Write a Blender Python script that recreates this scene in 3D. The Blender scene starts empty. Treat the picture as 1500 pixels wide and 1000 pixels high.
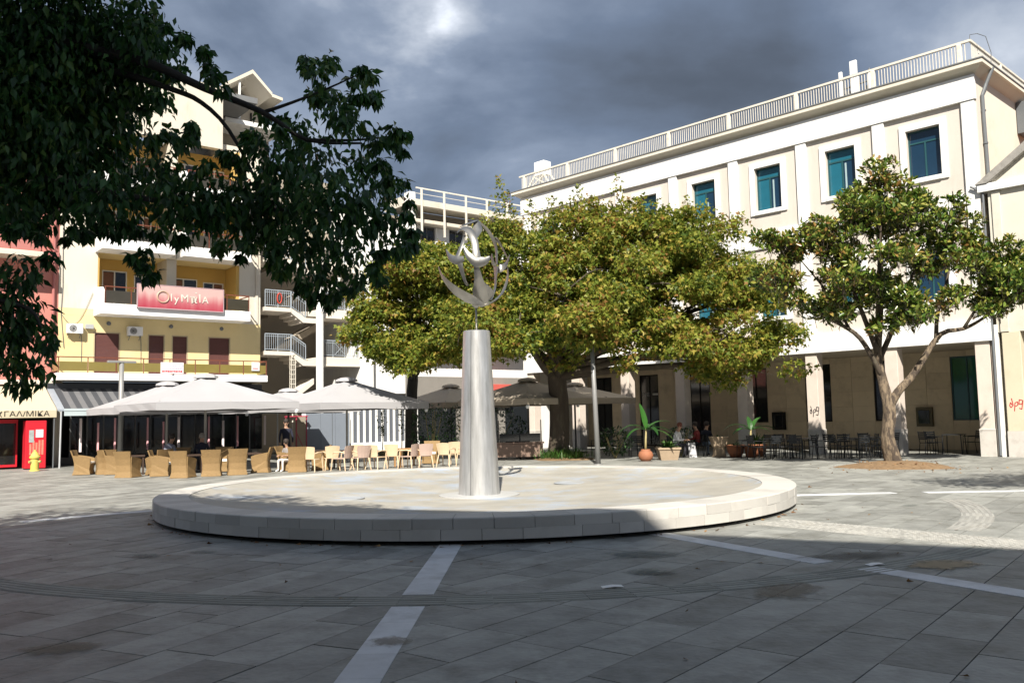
import bpy, bmesh, math, random
import numpy as np
from mathutils import Vector, Matrix

random.seed(7)
RNG = np.random.default_rng(11)
SC = bpy.context.scene
COL = SC.collection
PI = math.pi
R = math.radians

# ---------------------------------------------------------------- camera
PITCH, ROLL, CAM_H = .0856, -.0207, 1.75
fw = Vector((0, math.cos(PITCH), math.sin(PITCH)))
up0 = Vector((0, -math.sin(PITCH), math.cos(PITCH)))
rt0 = Vector((1, 0, 0))
rt = rt0 * math.cos(ROLL) + up0 * math.sin(ROLL)
up = up0 * math.cos(ROLL) - rt0 * math.sin(ROLL)
cam_data = bpy.data.cameras.new('camera')
cam_data.sensor_width = 36
cam_data.lens = 36 * 1279.65 / 1500
cam_data.clip_start = .05
cam_data.clip_end = 3000
cam = bpy.data.objects.new('camera', cam_data)
COL.objects.link(cam)
m3 = Matrix((rt, up, -fw)).transposed()
cam.matrix_world = Matrix.Translation((0, 0, CAM_H)) @ m3.to_4x4()
SC.camera = cam

# ---------------------------------------------------------------- light
SUN_EL, SUN_AZ = R(42), R(2.5)          # shadows fall towards azimuth 2.5 degrees from +Y
sd = bpy.data.lights.new('sun', 'SUN')
sd.energy = 4.9
sd.angle = R(.53)
sd.color = (1, .94, .84)
sun = bpy.data.objects.new('sun', sd)
COL.objects.link(sun)
sun_dir = Vector((math.sin(SUN_AZ) * math.cos(SUN_EL), math.cos(SUN_AZ) * math.cos(SUN_EL), -math.sin(SUN_EL)))
sun.rotation_euler = sun_dir.to_track_quat('-Z', 'Y').to_euler()

world = bpy.data.worlds.new('World')
SC.world = world
world.use_nodes = True
wn, wl = world.node_tree.nodes, world.node_tree.links
wn.clear()


def nd(nodes, typ, **kw):
    n = nodes.new(typ)
    for k, v in kw.items():
        setattr(n, k, v)
    return n


w_out = nd(wn, 'ShaderNodeOutputWorld')
w_bg = nd(wn, 'ShaderNodeBackground')
w_bg.inputs['Strength'].default_value = .1
wl.new(w_bg.outputs[0], w_out.inputs[0])
sky = nd(wn, 'ShaderNodeTexSky', sky_type='NISHITA', sun_disc=False)
sky.sun_elevation = SUN_EL
sky.sun_rotation = math.atan2(-sun_dir.x, -sun_dir.y)
w_tc = nd(wn, 'ShaderNodeTexCoord')
w_sep = nd(wn, 'ShaderNodeSeparateXYZ')
wl.new(w_tc.outputs['Generated'], w_sep.inputs[0])


def wmath(op, a, b=None, c=None, clamp=False):
    n = nd(wn, 'ShaderNodeMath', operation=op)
    n.use_clamp = clamp
    for i, v in enumerate((a, b, c)):
        if v is None:
            continue
        if isinstance(v, (int, float)):
            n.inputs[i].default_value = v
        else:
            wl.new(v, n.inputs[i])
    return n.outputs[0]


zz = wmath('ADD', wmath('MAXIMUM', w_sep.outputs[2], 0.0), .28)
w_p = nd(wn, 'ShaderNodeCombineXYZ')
wl.new(wmath('DIVIDE', w_sep.outputs[0], zz), w_p.inputs[0])
wl.new(wmath('DIVIDE', w_sep.outputs[1], zz), w_p.inputs[1])
noi = nd(wn, 'ShaderNodeTexNoise')
noi.inputs['Scale'].default_value = 1.7
noi.inputs['Detail'].default_value = 8
noi.inputs['Roughness'].default_value = .52
noi.inputs['Distortion'].default_value = .35
wl.new(w_p.outputs[0], noi.inputs['Vector'])
noi2 = nd(wn, 'ShaderNodeTexNoise')
noi2.inputs['Scale'].default_value = 3.6
noi2.inputs['Detail'].default_value = 6
noi2.inputs['Roughness'].default_value = .55
wl.new(w_p.outputs[0], noi2.inputs['Vector'])


def sky_blob(px, py, deg, amt):
    """a cloud mass: a soft round patch of the sky around one direction"""
    d = (rt * ((px - 750) / 1279.65) - up * ((py - 500) / 1279.65) + fw).normalized()
    n = nd(wn, 'ShaderNodeVectorMath', operation='DOT_PRODUCT')
    wl.new(w_tc.outputs['Generated'], n.inputs[0])
    n.inputs[1].default_value = d
    ang2 = wmath('MULTIPLY', wmath('SUBTRACT', 1.0, n.outputs['Value']), 2.0)   # ~ angle squared
    g = wmath('POWER', 2.718, wmath('MULTIPLY', ang2, -1.0 / (R(deg) ** 2)))
    tear = wmath('MULTIPLY', wmath('SUBTRACT', noi2.outputs[0], .33), 3.2) if amt > .15 else 1.0
    return wmath('MULTIPLY', wmath('MULTIPLY', g, amt), tear)


val = wmath('ADD', wmath('MULTIPLY', wmath('SUBTRACT', noi.outputs[0], .5), 1.2),
            wmath('MULTIPLY', wmath('SUBTRACT', noi2.outputs[0], .5), .38))
val = wmath('ADD', val, .555)
for b in ((650, 25, 2.6, .27), (600, 60, 4.8, .20), (540, 20, 4, .05), (940, -10, 5, .12), (960, 140, 5.2, -.34), (1130, 100, 4.5, -.20), (1250, 70, 4, -.10), (820, 140, 3.2, -.10), (690, 265, 5, -.12),
          (1450, 60, 4.5, .10), (775, 205, 2.2, .09), (1250, 30, 3, .06)):
    val = wmath('ADD', val, sky_blob(*b))
ramp = nd(wn, 'ShaderNodeValToRGB')
cr = ramp.color_ramp
cr.elements[0].position = .0
cr.elements[0].color = (.36, .42, .52, 1)
cr.elements[1].position = 1.0
cr.elements[1].color = (6.2, 6.5, 7.0, 1)
for p, c in ((.22, (.55, .66, .86, 1)), (.45, (.90, 1.15, 1.62, 1)), (.62, (1.5, 1.82, 2.4, 1)), (.8, (3.1, 3.4, 3.9, 1))):
    e = cr.elements.new(p)
    e.color = c
wl.new(val, ramp.inputs[0])
w_mix = nd(wn, 'ShaderNodeMix', data_type='RGBA')
w_mix.inputs['Factor'].default_value = .95
wl.new(sky.outputs[0], w_mix.inputs['A'])
wl.new(ramp.outputs[0], w_mix.inputs['B'])
wl.new(w_mix.outputs['Result'], w_bg.inputs['Color'])

SC.view_settings.view_transform = 'Standard'
SC.view_settings.look = 'None'
SC.view_settings.exposure = .93
SC.view_settings.gamma = 1
SC.view_settings.use_curve_mapping = False
SC.cycles.max_bounces = 6
SC.cycles.diffuse_bounces = 3
SC.cycles.glossy_bounces = 3
SC.cycles.transmission_bounces = 4
SC.cycles.transparent_max_bounces = 8

# ---------------------------------------------------------------- materials
MATS = {}


def M(name, col, rough=.7, var=.12, scale=2.5, bump=0., bscale=40, metal=0., spec=.4, piece=0., stain=None, sscale=1.2, stretch=None):
    """procedural surface: base colour varied by two noises, optional per-piece tone, stains and bump"""
    if name in MATS:
        return MATS[name]
    m = bpy.data.materials.new(name)
    m.use_nodes = True
    n, l = m.node_tree.nodes, m.node_tree.links
    b = n['Principled BSDF']
    b.inputs['Roughness'].default_value = rough
    b.inputs['Metallic'].default_value = metal
    b.inputs['Specular IOR Level'].default_value = spec
    tc = nd(n, 'ShaderNodeTexCoord')
    vec = tc.outputs['Object']
    if stretch:
        mp = nd(n, 'ShaderNodeMapping')
        mp.inputs['Scale'].default_value = stretch
        l.new(vec, mp.inputs[0])
        vec = mp.outputs[0]
    oi = nd(n, 'ShaderNodeObjectInfo')
    geo = nd(n, 'ShaderNodeNewGeometry')
    off = nd(n, 'ShaderNodeVectorMath', operation='ADD')
    l.new(vec, off.inputs[0])
    l.new(oi.outputs['Location'], off.inputs[1])
    vec = off.outputs[0]
    t = nd(n, 'ShaderNodeTexNoise')
    t.inputs['Scale'].default_value = scale
    t.inputs['Detail'].default_value = 6
    t.inputs['Roughness'].default_value = .62
    l.new(vec, t.inputs['Vector'])

    def mth(op, a, c):
        q = nd(n, 'ShaderNodeMath', operation=op)
        for i, v in enumerate((a, c)):
            if isinstance(v, (int, float)):
                q.inputs[i].default_value = v
            else:
                l.new(v, q.inputs[i])
        return q.outputs[0]
    f = mth('ADD', mth('MULTIPLY', mth('SUBTRACT', t.outputs[0], .5), 2.2 * var), 1.0)
    if piece:
        r = mth('FRACT', mth('ADD', oi.outputs['Random'], geo.outputs['Random Per Island']), 0)
        f = mth('ADD', f, mth('MULTIPLY', mth('SUBTRACT', r, .5), 2 * piece))
    vm = nd(n, 'ShaderNodeVectorMath', operation='SCALE')
    vm.inputs[0].default_value = col
    l.new(f, vm.inputs['Scale'])
    out = vm.outputs[0]
    if stain:
        t2 = nd(n, 'ShaderNodeTexNoise')
        t2.inputs['Scale'].default_value = sscale
        t2.inputs['Detail'].default_value = 7
        t2.inputs['Roughness'].default_value = .7
        l.new(vec, t2.inputs['Vector'])
        mr = nd(n, 'ShaderNodeMapRange')
        mr.inputs['From Min'].default_value = stain[4] if len(stain) > 4 else .5
        mr.inputs['From Max'].default_value = stain[5] if len(stain) > 4 else .72
        mr.inputs['To Max'].default_value = stain[3]
        l.new(t2.outputs[0], mr.inputs[0])
        mx = nd(n, 'ShaderNodeMix', data_type='RGBA')
        l.new(mr.outputs[0], mx.inputs['Factor'])
        l.new(out, mx.inputs['A'])
        mx.inputs['B'].default_value = (*stain[:3], 1)
        out = mx.outputs['Result']
    l.new(out, b.inputs['Base Color'])
    if bump:
        t3 = nd(n, 'ShaderNodeTexNoise')
        t3.inputs['Scale'].default_value = bscale
        t3.inputs['Detail'].default_value = 4
        l.new(vec, t3.inputs['Vector'])
        bp = nd(n, 'ShaderNodeBump')
        bp.inputs['Strength'].default_value = bump
        bp.inputs['Distance'].default_value = .02
        l.new(t3.outputs[0], bp.inputs['Height'])
        l.new(bp.outputs[0], b.inputs['Normal'])
    MATS[name] = m
    return m


def leaf_mat(name, stops, rough=.42, trans=.25, spec=.4):
    m = bpy.data.materials.new(name)
    m.use_nodes = True
    n, l = m.node_tree.nodes, m.node_tree.links
    b = n['Principled BSDF']
    b.inputs['Roughness'].default_value = rough
    b.inputs['Specular IOR Level'].default_value = spec
    geo = nd(n, 'ShaderNodeNewGeometry')
    oi = nd(n, 'ShaderNodeObjectInfo')
    add = nd(n, 'ShaderNodeMath', operation='ADD')
    l.new(geo.outputs['Random Per Island'], add.inputs[0])
    l.new(oi.outputs['Random'], add.inputs[1])
    fr = nd(n, 'ShaderNodeMath', operation='FRACT')
    l.new(add.outputs[0], fr.inputs[0])
    tc = nd(n, 'ShaderNodeTexCoord')
    t = nd(n, 'ShaderNodeTexNoise')
    t.inputs['Scale'].default_value = .55
    t.inputs['Detail'].default_value = 3
    l.new(tc.outputs['Object'], t.inputs['Vector'])
    a2 = nd(n, 'ShaderNodeMath', operation='MULTIPLY_ADD')
    l.new(t.outputs[0], a2.inputs[0])
    a2.inputs[1].default_value = 1.1
    a2.inputs[2].default_value = -.55
    a3 = nd(n, 'ShaderNodeMath', operation='ADD', use_clamp=True)
    l.new(fr.outputs[0], a3.inputs[0])
    l.new(a2.outputs[0], a3.inputs[1])
    rp = nd(n, 'ShaderNodeValToRGB')
    rp.color_ramp.elements[0].color = (*stops[0][1], 1)
    rp.color_ramp.elements[0].position = stops[0][0]
    rp.color_ramp.elements[1].color = (*stops[-1][1], 1)
    rp.color_ramp.elements[1].position = stops[-1][0]
    for p, c in stops[1:-1]:
        e = rp.color_ramp.elements.new(p)
        e.color = (*c, 1)
    l.new(a3.outputs[0], rp.inputs[0])
    l.new(rp.outputs[0], b.inputs['Base Color'])
    tr = nd(n, 'ShaderNodeBsdfTranslucent')
    l.new(rp.outputs[0], tr.inputs[0])
    mx = nd(n, 'ShaderNodeMixShader')
    mx.inputs[0].default_value = trans
    l.new(b.outputs[0], mx.inputs[1])
    l.new(tr.outputs[0], mx.inputs[2])
    l.new(mx.outputs[0], n['Material Output'].inputs[0])
    MATS[name] = m
    return m


# ---------------------------------------------------------------- mesh helpers
class MB:
    def __init__(s):
        s.v, s.f, s.m = [], [], []
        s.mi = 0

    def add(s, vs, fs):
        o = len(s.v)
        s.v.extend([tuple(p) for p in vs])
        for f in fs:
            s.f.append(tuple(i + o for i in f))
            s.m.append(s.mi)
        return s

    def box(s, x0, x1, y0, y1, z0, z1, mat=None):
        vs = [(x0, y0, z0), (x1, y0, z0), (x1, y1, z0), (x0, y1, z0), (x0, y0, z1), (x1, y0, z1), (x1, y1, z1), (x0, y1, z1)]
        if mat is not None:
            vs = [mat @ Vector(p) for p in vs]
        return s.add(vs, [(0, 3, 2, 1), (4, 5, 6, 7), (0, 1, 5, 4), (1, 2, 6, 5), (2, 3, 7, 6), (3, 0, 4, 7)])

    def bbox(s, x0, x1, y0, y1, z0, z1, b=.01, mat=None):
        """box with chamfered vertical and top edges"""
        r = [(x0 + b, y0), (x1 - b, y0), (x1, y0 + b), (x1, y1 - b), (x1 - b, y1), (x0 + b, y1), (x0, y1 - b), (x0, y0 + b)]
        c = ((x0 + x1) / 2, (y0 + y1) / 2)
        vs = [(x, y, z0) for x, y in r] + [(x, y, z1 - b) for x, y in r]
        fx = max(1e-3, (x1 - x0 - 2 * b) / (x1 - x0))
        fy = max(1e-3, (y1 - y0 - 2 * b) / (y1 - y0))
        vs += [(c[0] + (x - c[0]) * fx, c[1] + (y - c[1]) * fy, z1) for x, y in r]
        if mat is not None:
            vs = [mat @ Vector(p) for p in vs]
        fs = [tuple(range(7, -1, -1)), tuple(range(16, 24))]
        for k in (0, 8):
            fs += [(k + i, k + (i + 1) % 8, k + 8 + (i + 1) % 8, k + 8 + i) for i in range(8)]
        return s.add(vs, fs)

    def bar(s, a, b, w, h=None, upv=(0, 0, 1)):
        """square bar from a to b"""
        a, b = Vector(a), Vector(b)
        h = h or w
        d = (b - a).normalized()
        u = Vector(upv)
        if abs(d.dot(u)) > .98:
            u = Vector((1, 0, 0))
        sx = d.cross(u).normalized() * (w / 2)
        sy = sx.cross(d).normalized() * (h / 2)
        vs = [a - sx - sy, a + sx - sy, a + sx + sy, a - sx + sy, b - sx - sy, b + sx - sy, b + sx + sy, b - sx + sy]
        return s.add(vs, [(0, 1, 2, 3), (4, 7, 6, 5), (0, 4, 5, 1), (1, 5, 6, 2), (2, 6, 7, 3), (3, 7, 4, 0)])

    def tube(s, pts, rad, n=8, cap=True):
        pts = [Vector(p) for p in pts]
        if isinstance(rad, (int, float)):
            rad = [rad] * len(pts)
        o = len(s.v)
        ref = Vector((0, 0, 1))
        d0 = (pts[1] - pts[0]).normalized()
        if abs(d0.z) > .9:
            ref = Vector((1, 0, 0))
        u = d0.cross(ref).normalized()
        vs = []
        for i, p in enumerate(pts):
            d = (pts[min(i + 1, len(pts) - 1)] - pts[max(i - 1, 0)])
            d = d.normalized() if d.length > 1e-9 else d0
            u = (u - d * u.dot(d))
            u = u.normalized() if u.length > 1e-6 else d.orthogonal().normalized()
            w = d.cross(u)
            for k in range(n):
                a = 2 * PI * k / n
                vs.append(p + (u * math.cos(a) + w * math.sin(a)) * rad[i])
        fs = []
        for i in range(len(pts) - 1):
            for k in range(n):
                fs.append((i * n + k, i * n + (k + 1) % n, (i + 1) * n + (k + 1) % n, (i + 1) * n + k))
        if cap:
            fs.append(tuple(range(n - 1, -1, -1)))
            fs.append(tuple((len(pts) - 1) * n + k for k in range(n)))
        return s.add(vs, fs)

    def lathe(s, prof, n=16, c=(0, 0, 0), cap=True, ph=0):
        vs = []
        for r, z in prof:
            for k in range(n):
                a = 2 * PI * k / n + ph
                vs.append((c[0] + r * math.cos(a), c[1] + r * math.sin(a), c[2] + z))
        fs = []
        for i in range(len(prof) - 1):
            for k in range(n):
                fs.append((i * n + k, i * n + (k + 1) % n, (i + 1) * n + (k + 1) % n, (i + 1) * n + k))
        if cap:
            fs.append(tuple(range(n - 1, -1, -1)))
            fs.append(tuple((len(prof) - 1) * n + k for k in range(n)))
        return s.add(vs, fs)

    def prism(s, poly, z0, z1):
        n = len(poly)
        vs = [(x, y, z0) for x, y in poly] + [(x, y, z1) for x, y in poly]
        fs = [tuple(range(n - 1, -1, -1)), tuple(range(n, 2 * n))]
        fs += [(i, (i + 1) % n, n + (i + 1) % n, n + i) for i in range(n)]
        return s.add(vs, fs)

    def xprism(s, poly, x0, x1):
        """extrude a (y, z) outline along x"""
        n = len(poly)
        vs = [(x0, y, z) for y, z in poly] + [(x1, y, z) for y, z in poly]
        fs = [tuple(range(n - 1, -1, -1)), tuple(range(n, 2 * n))]
        fs += [(i, (i + 1) % n, n + (i + 1) % n, n + i) for i in range(n)]
        return s.add(vs, fs)

    def yprism(s, poly, y0, y1):
        """extrude an (x, z) outline along y"""
        n = len(poly)
        vs = [(x, y0, z) for x, z in poly] + [(x, y1, z) for x, z in poly]
        fs = [tuple(range(n)), tuple(range(2 * n - 1, n - 1, -1))]
        fs += [(i, n + i, n + (i + 1) % n, (i + 1) % n) for i in range(n)]
        return s.add(vs, fs)

    def wall(s, x0, x1, z0, z1, y0, y1, holes=()):
        """wall from y0 (front) to y1 with rectangular openings (hx0, hx1, hz0, hz1)"""
        xs = sorted({x0, x1, *[min(max(h[k], x0), x1) for h in holes for k in (0, 1)]})
        zs = sorted({z0, z1, *[min(max(h[k], z0), z1) for h in holes for k in (2, 3)]})

        def hole(i, j):
            if i < 0 or j < 0 or i >= len(xs) - 1 or j >= len(zs) - 1:
                return True
            cx, cz = (xs[i] + xs[i + 1]) / 2, (zs[j] + zs[j + 1]) / 2
            return any(h[0] < cx < h[1] and h[2] < cz < h[3] for h in holes)
        for i in range(len(xs) - 1):
            for j in range(len(zs) - 1):
                if hole(i, j):
                    continue
                a, b, c, d = xs[i], xs[i + 1], zs[j], zs[j + 1]
                vs = [(a, y0, c), (b, y0, c), (b, y0, d), (a, y0, d), (a, y1, c), (b, y1, c), (b, y1, d), (a, y1, d)]
                fs = [(0, 1, 2, 3), (5, 4, 7, 6)]
                if hole(i - 1, j):
                    fs.append((0, 3, 7, 4))
                if hole(i + 1, j):
                    fs.append((1, 5, 6, 2))
                if hole(i, j - 1):
                    fs.append((0, 4, 5, 1))
                if hole(i, j + 1):
                    fs.append((3, 2, 6, 7))
                s.add(vs, fs)
        return s

    def mesh(s, name, mats, smooth=False):
        me = bpy.data.meshes.new(name)
        me.from_pydata(s.v, [], s.f)
        if not isinstance(mats, (list, tuple)):
            mats = [mats]
        for m in mats:
            me.materials.append(m)
        if len(mats) > 1:
            me.polygons.foreach_set('material_index', s.m)
        if smooth:
            me.polygons.foreach_set('use_smooth', [True] * len(me.polygons))
        me.update()
        return me

    def build(s, name, mats, parent=None, smooth=False, loc=None, rotz=None, kind=None):
        return link(name, s.mesh(name, mats, smooth), parent, loc, rotz, kind)


def link(name, me, parent=None, loc=None, rotz=None, kind=None, label=None):
    o = bpy.data.objects.new(name, me)
    COL.objects.link(o)
    if parent:
        o.parent = parent
    if loc:
        o.location = loc
    if rotz is not None:
        o.rotation_euler = (0, 0, rotz)
    if kind:
        o['kind'] = kind
    if label:
        o['label'] = label
    return o


def smooth_by_angle(o, deg=40):
    me = o.data
    me.polygons.foreach_set('use_smooth', [True] * len(me.polygons))
    try:
        me.set_sharp_from_angle(angle=R(deg))
    except Exception:
        pass
    return o


def tag(o, label=None, cat=None, group=None, kind=None):
    if label:
        o['label'] = label
    if cat:
        o['category'] = cat
    if group:
        o['group'] = group
    if kind:
        o['kind'] = kind
    return o


def thing(name, label, cat, loc=(0, 0, 0), rotz=0, group=None):
    o = bpy.data.objects.new(name, None)
    COL.objects.link(o)
    o.location = loc
    o.rotation_euler = (0, 0, rotz)
    o.empty_display_size = .2
    return tag(o, label, cat, group)


def dup(root, loc, rotz, label=None, group=None):
    """copy a thing with its parts and sub-parts (mesh data shared)"""
    r = root.copy()
    COL.objects.link(r)
    r.location = loc
    r.rotation_euler = (0, 0, rotz)
    if label:
        r['label'] = label
    if group:
        r['group'] = group
    for ch in list(root.children):
        c = ch.copy()
        COL.objects.link(c)
        c.parent = r
        for g in ch.children:
            d = g.copy()
            COL.objects.link(d)
            d.parent = c
    return r


def structure(o):
    o['kind'] = 'structure'
    return o


def lerp(a, b, t):
    return a + (b - a) * t


# frames of the two rows of houses: A runs along the right side, B along the left side of the square
dB = Vector((math.sin(.8881), math.cos(.8881), 0))
nB = Vector((-dB.y, dB.x, 0))
OB = Vector((-20.4, 38.3, 0))
ROT_B = math.atan2(dB.y, dB.x)
dA = Vector((math.sin(.7626), -math.cos(.7626), 0))
nA = Vector((-dA.y, dA.x, 0))
OA = Vector((16.61, 30.78, 0))
ROT_A = math.atan2(dA.y, dA.x)


def PB(s, y, z=0.):
    return OB + dB * s + nB * y + Vector((0, 0, z))


def PA(x, y, z=0.):
    return OA + dA * x + nA * y + Vector((0, 0, z))

# ================================================================ THE GROUND
PAVE = M('paving_stone', (.25, .252, .232), rough=.6, var=.5, scale=2.6, bump=.5, bscale=18, piece=.22, stain=(.10, .098, .08, .75), sscale=1.5)
JOINT = M('joint_dirt', (.075, .07, .058), rough=.95, var=.6, scale=6)
STRIP = M('pale_strip_stone', (.55, .565, .58), rough=.6, var=.2, scale=4, bump=.2, bscale=25, piece=.07, stain=(.30, .29, .27, .55), sscale=2.2)
TACT = M('tactile_stone', (.25, .255, .225), rough=.7, var=.35, scale=3, piece=.22, bump=.2, stain=(.1, .09, .08, .5), sscale=3)
TACT2 = M('tactile_stone_pale', (.31, .305, .28), rough=.75, var=.5, scale=3, piece=.2, bump=.2, stain=(.16, .14, .11, .6), sscale=3)
FC = Vector((-.748, 18.433, 0))
FR = 6.308

gm = MB()
gm.add([(-400, -300, 0), (400, -300, 0), (400, 700, 0), (-400, 700, 0)], [(0, 1, 2, 3)])
ground = structure(gm.build('plaza_ground', JOINT))


def clip(poly, n, c):
    """keep the side where n.p <= c"""
    out = []
    for i in range(len(poly)):
        a, b = poly[i], poly[(i + 1) % len(poly)]
        da, db = n[0] * a[0] + n[1] * a[1] - c, n[0] * b[0] + n[1] * b[1] - c
        if da <= 0:
            out.append(a)
        if da * db < 0:
            t = da / (da - db)
            out.append((lerp(a[0], b[0], t), lerp(a[1], b[1], t)))
    return out


def polar(r, deg):
    a = R(deg)
    return (FC.x + r * math.sin(a), FC.y - r * math.cos(a))


# slabs: rows run obliquely, at one angle left of the pale strip and at another right of it
slabs = []
seam = polar(30, -1.5)
sn = Vector((seam[1] - FC.y, -(seam[0] - FC.x))).normalized()      # normal of the strip's line
if sn.x < 0:
    sn = -sn
sc_ = sn.x * FC.x + sn.y * FC.y
for side, az in ((-1, 25), (1, 39)):
    ua = Vector((math.sin(R(az)), math.cos(R(az))))
    va = Vector((ua.y, -ua.x))
    rows = .49
    for i in range(-90, 110):
        rr = random.Random(i * 31 + side)
        t = -30 + rr.random()
        while t < 62:
            ln = rr.choice((.75, .9, 1.0, 1.1, 1.3))
            g = rr.uniform(.003, .007)
            c = ua * (t + ln / 2) + va * (i * rows + rows / 2)
            t += ln
            if not (1.0 < c.y < 47) or abs(c.x) > .66 * c.y + 2.5:
                continue
            if (c - Vector((FC.x, FC.y))).length < 5.7:
                continue
            q = [ua * (t - ln + g) + va * (i * rows + g), ua * (t - ln + g) + va * ((i + 1) * rows - g),
                 ua * (t - g) + va * ((i + 1) * rows - g), ua * (t - g) + va * (i * rows + g)]
            q = [(p.x, p.y) for p in q]
            q = clip(q, (sn.x, sn.y), sc_ - .002) if side < 0 else clip(q, (-sn.x, -sn.y), -sc_ - .002)
            if len(q) < 3:
                continue
            slabs.append((c, q))


def seen(c):
    return c.y > 2.6 and abs(c.x) < .6 * c.y + .3


slabs.sort(key=lambda s: (not seen(s[0]), s[0].length))
rest = MB()
for k, (c, q) in enumerate(slabs):
    dz = random.uniform(-.002, .002)
    if k < 298:
        mb = MB()
        mb.prism([(x - c.x, y - c.y) for x, y in q], 0, .012 + dz)
        mb.build('paving_slab', PAVE, ground, loc=(c.x, c.y, .001))
    else:
        rest.prism(q, .001, .013 + dz)
rest.build('paving_slabs', PAVE, ground, kind='stuff')

# pale radial strips, one stone after the other
def radial_strip(r0, r1, deg0, deg1, w=.31):
    r = r0
    k = 0
    while r < r1:
        ln = min(random.choice((.62, .8, 1.0)), r1 - r)
        t0, t1 = (r - r0) / (r1 - r0), (r + ln - r0) / (r1 - r0)
        a = Vector(polar(r, lerp(deg0, deg1, t0)))
        b = Vector(polar(r + ln - .004, lerp(deg0, deg1, t1)))
        d = (b - a).normalized()
        nn = Vector((d.y, -d.x)) * w / 2
        c = (a + b) / 2
        mb = MB()
        mb.prism([tuple(p - c) for p in (a - nn, a + nn, b + nn, b - nn)], 0, .0175)
        mb.build('pale_strip_stone', STRIP, ground, loc=(c.x, c.y, .001))
        r += ln


radial_strip(6.2, 9.62, -1.4, -1.4)
radial_strip(10.16, 17.2, -1.5, -1.5)
radial_strip(6.2, 9.3, 26.8, 27.3)
radial_strip(9.8, 16, 27.9, 29.2)
radial_strip(6.2, 8.6, 88.2, 89.3)
radial_strip(9.2, 13.5, 88.8, 88.4)
radial_strip(6.3, 8.6, -85.5, -75)

# ribbed guide tiles in a ring round the fountain
def ring_tiles(r0, r1, d0, d1, mat, dstep):
    deg = d0
    while deg < d1:
        mb = MB()
        e = deg + dstep - .03
        cx, cy = polar((r0 + r1) / 2, (deg + e) / 2)
        K = 2
        pts_in = [polar(r0, lerp(deg, e, i / K)) for i in range(K + 1)]
        pts_out = [polar(r1, lerp(deg, e, i / K)) for i in range(K + 1)]
        mb.prism([(x - cx, y - cy) for x, y in pts_in + pts_out[::-1]], 0, .0155)
        nr = 5
        for j in range(nr):
            ra = lerp(r0, r1, (j + .28) / nr)
            rb = lerp(r0, r1, (j + .72) / nr)
            p_in = [polar(ra, lerp(deg, e, i / K)) for i in range(K + 1)]
            p_out = [polar(rb, lerp(deg, e, i / K)) for i in range(K + 1)]
            mb.prism([(x - cx, y - cy) for x, y in p_in + p_out[::-1]], .0157, .0187)
        mb.build('ribbed_tile', mat, ground, loc=(cx, cy, .001))
        deg += dstep


ring_tiles(9.66, 10.1, -62, 40, TACT, 2.6)
ring_tiles(8.95, 9.42, 50.5, 78, TACT2, 2.9)

# studded warning tiles running out from the fountain on the sunny side
a0, a1 = Vector((4.35, 13.95)), Vector((8.0, 9.4))
dd = (a1 - a0).normalized()
ang = math.atan2(dd.y, dd.x)
st = MB()
st.box(-.222, .222, -.222, .222, 0, .0155)
for i in range(7):
    for j in range(7):
        x, y = -.19 + i * .0635, -.19 + j * .0635
        st.add([(x - .022, y - .022, .0157), (x + .022, y - .022, .0157), (x + .022, y + .022, .0157), (x - .022, y + .022, .0157),
                (x - .012, y - .012, .023), (x + .012, y - .012, .023), (x + .012, y + .012, .023), (x - .012, y + .012, .023)],
               [(4, 5, 6, 7), (0, 1, 5, 4), (1, 2, 6, 5), (2, 3, 7, 6), (3, 0, 4, 7)])
st_me = st.mesh('studded_tile', TACT2)
for row in (0, 1):
    for k in range(12):
        p = a0 + dd * (k * .45) + Vector((dd.y, -dd.x)) * (row * .45)
        link('studded_tile', st_me, ground, (p.x, p.y, .001), ang)


def blotch(name, cx, cy, rx, ry, mat, z, seed, n=28, rough=.35, rot=0.):
    rr = random.Random(seed)
    ph = [rr.uniform(0, 6.3) for _ in range(4)]
    vs = []
    for k in range(n):
        a = 2 * PI * k / n
        f = 1 + rough * (math.sin(2 * a + ph[0]) * .45 + math.sin(3 * a + ph[1]) * .4 + math.sin(5 * a + ph[2]) * .3) + rr.uniform(-.08, .08)
        x, y = rx * f * math.cos(a), ry * f * math.sin(a)
        vs.append((cx + x * math.cos(rot) - y * math.sin(rot), cy + x * math.sin(rot) + y * math.cos(rot), z))
    mb = MB()
    mb.add(vs, [tuple(range(n))])
    o = mb.build(name, mat)
    return structure(o)


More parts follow.
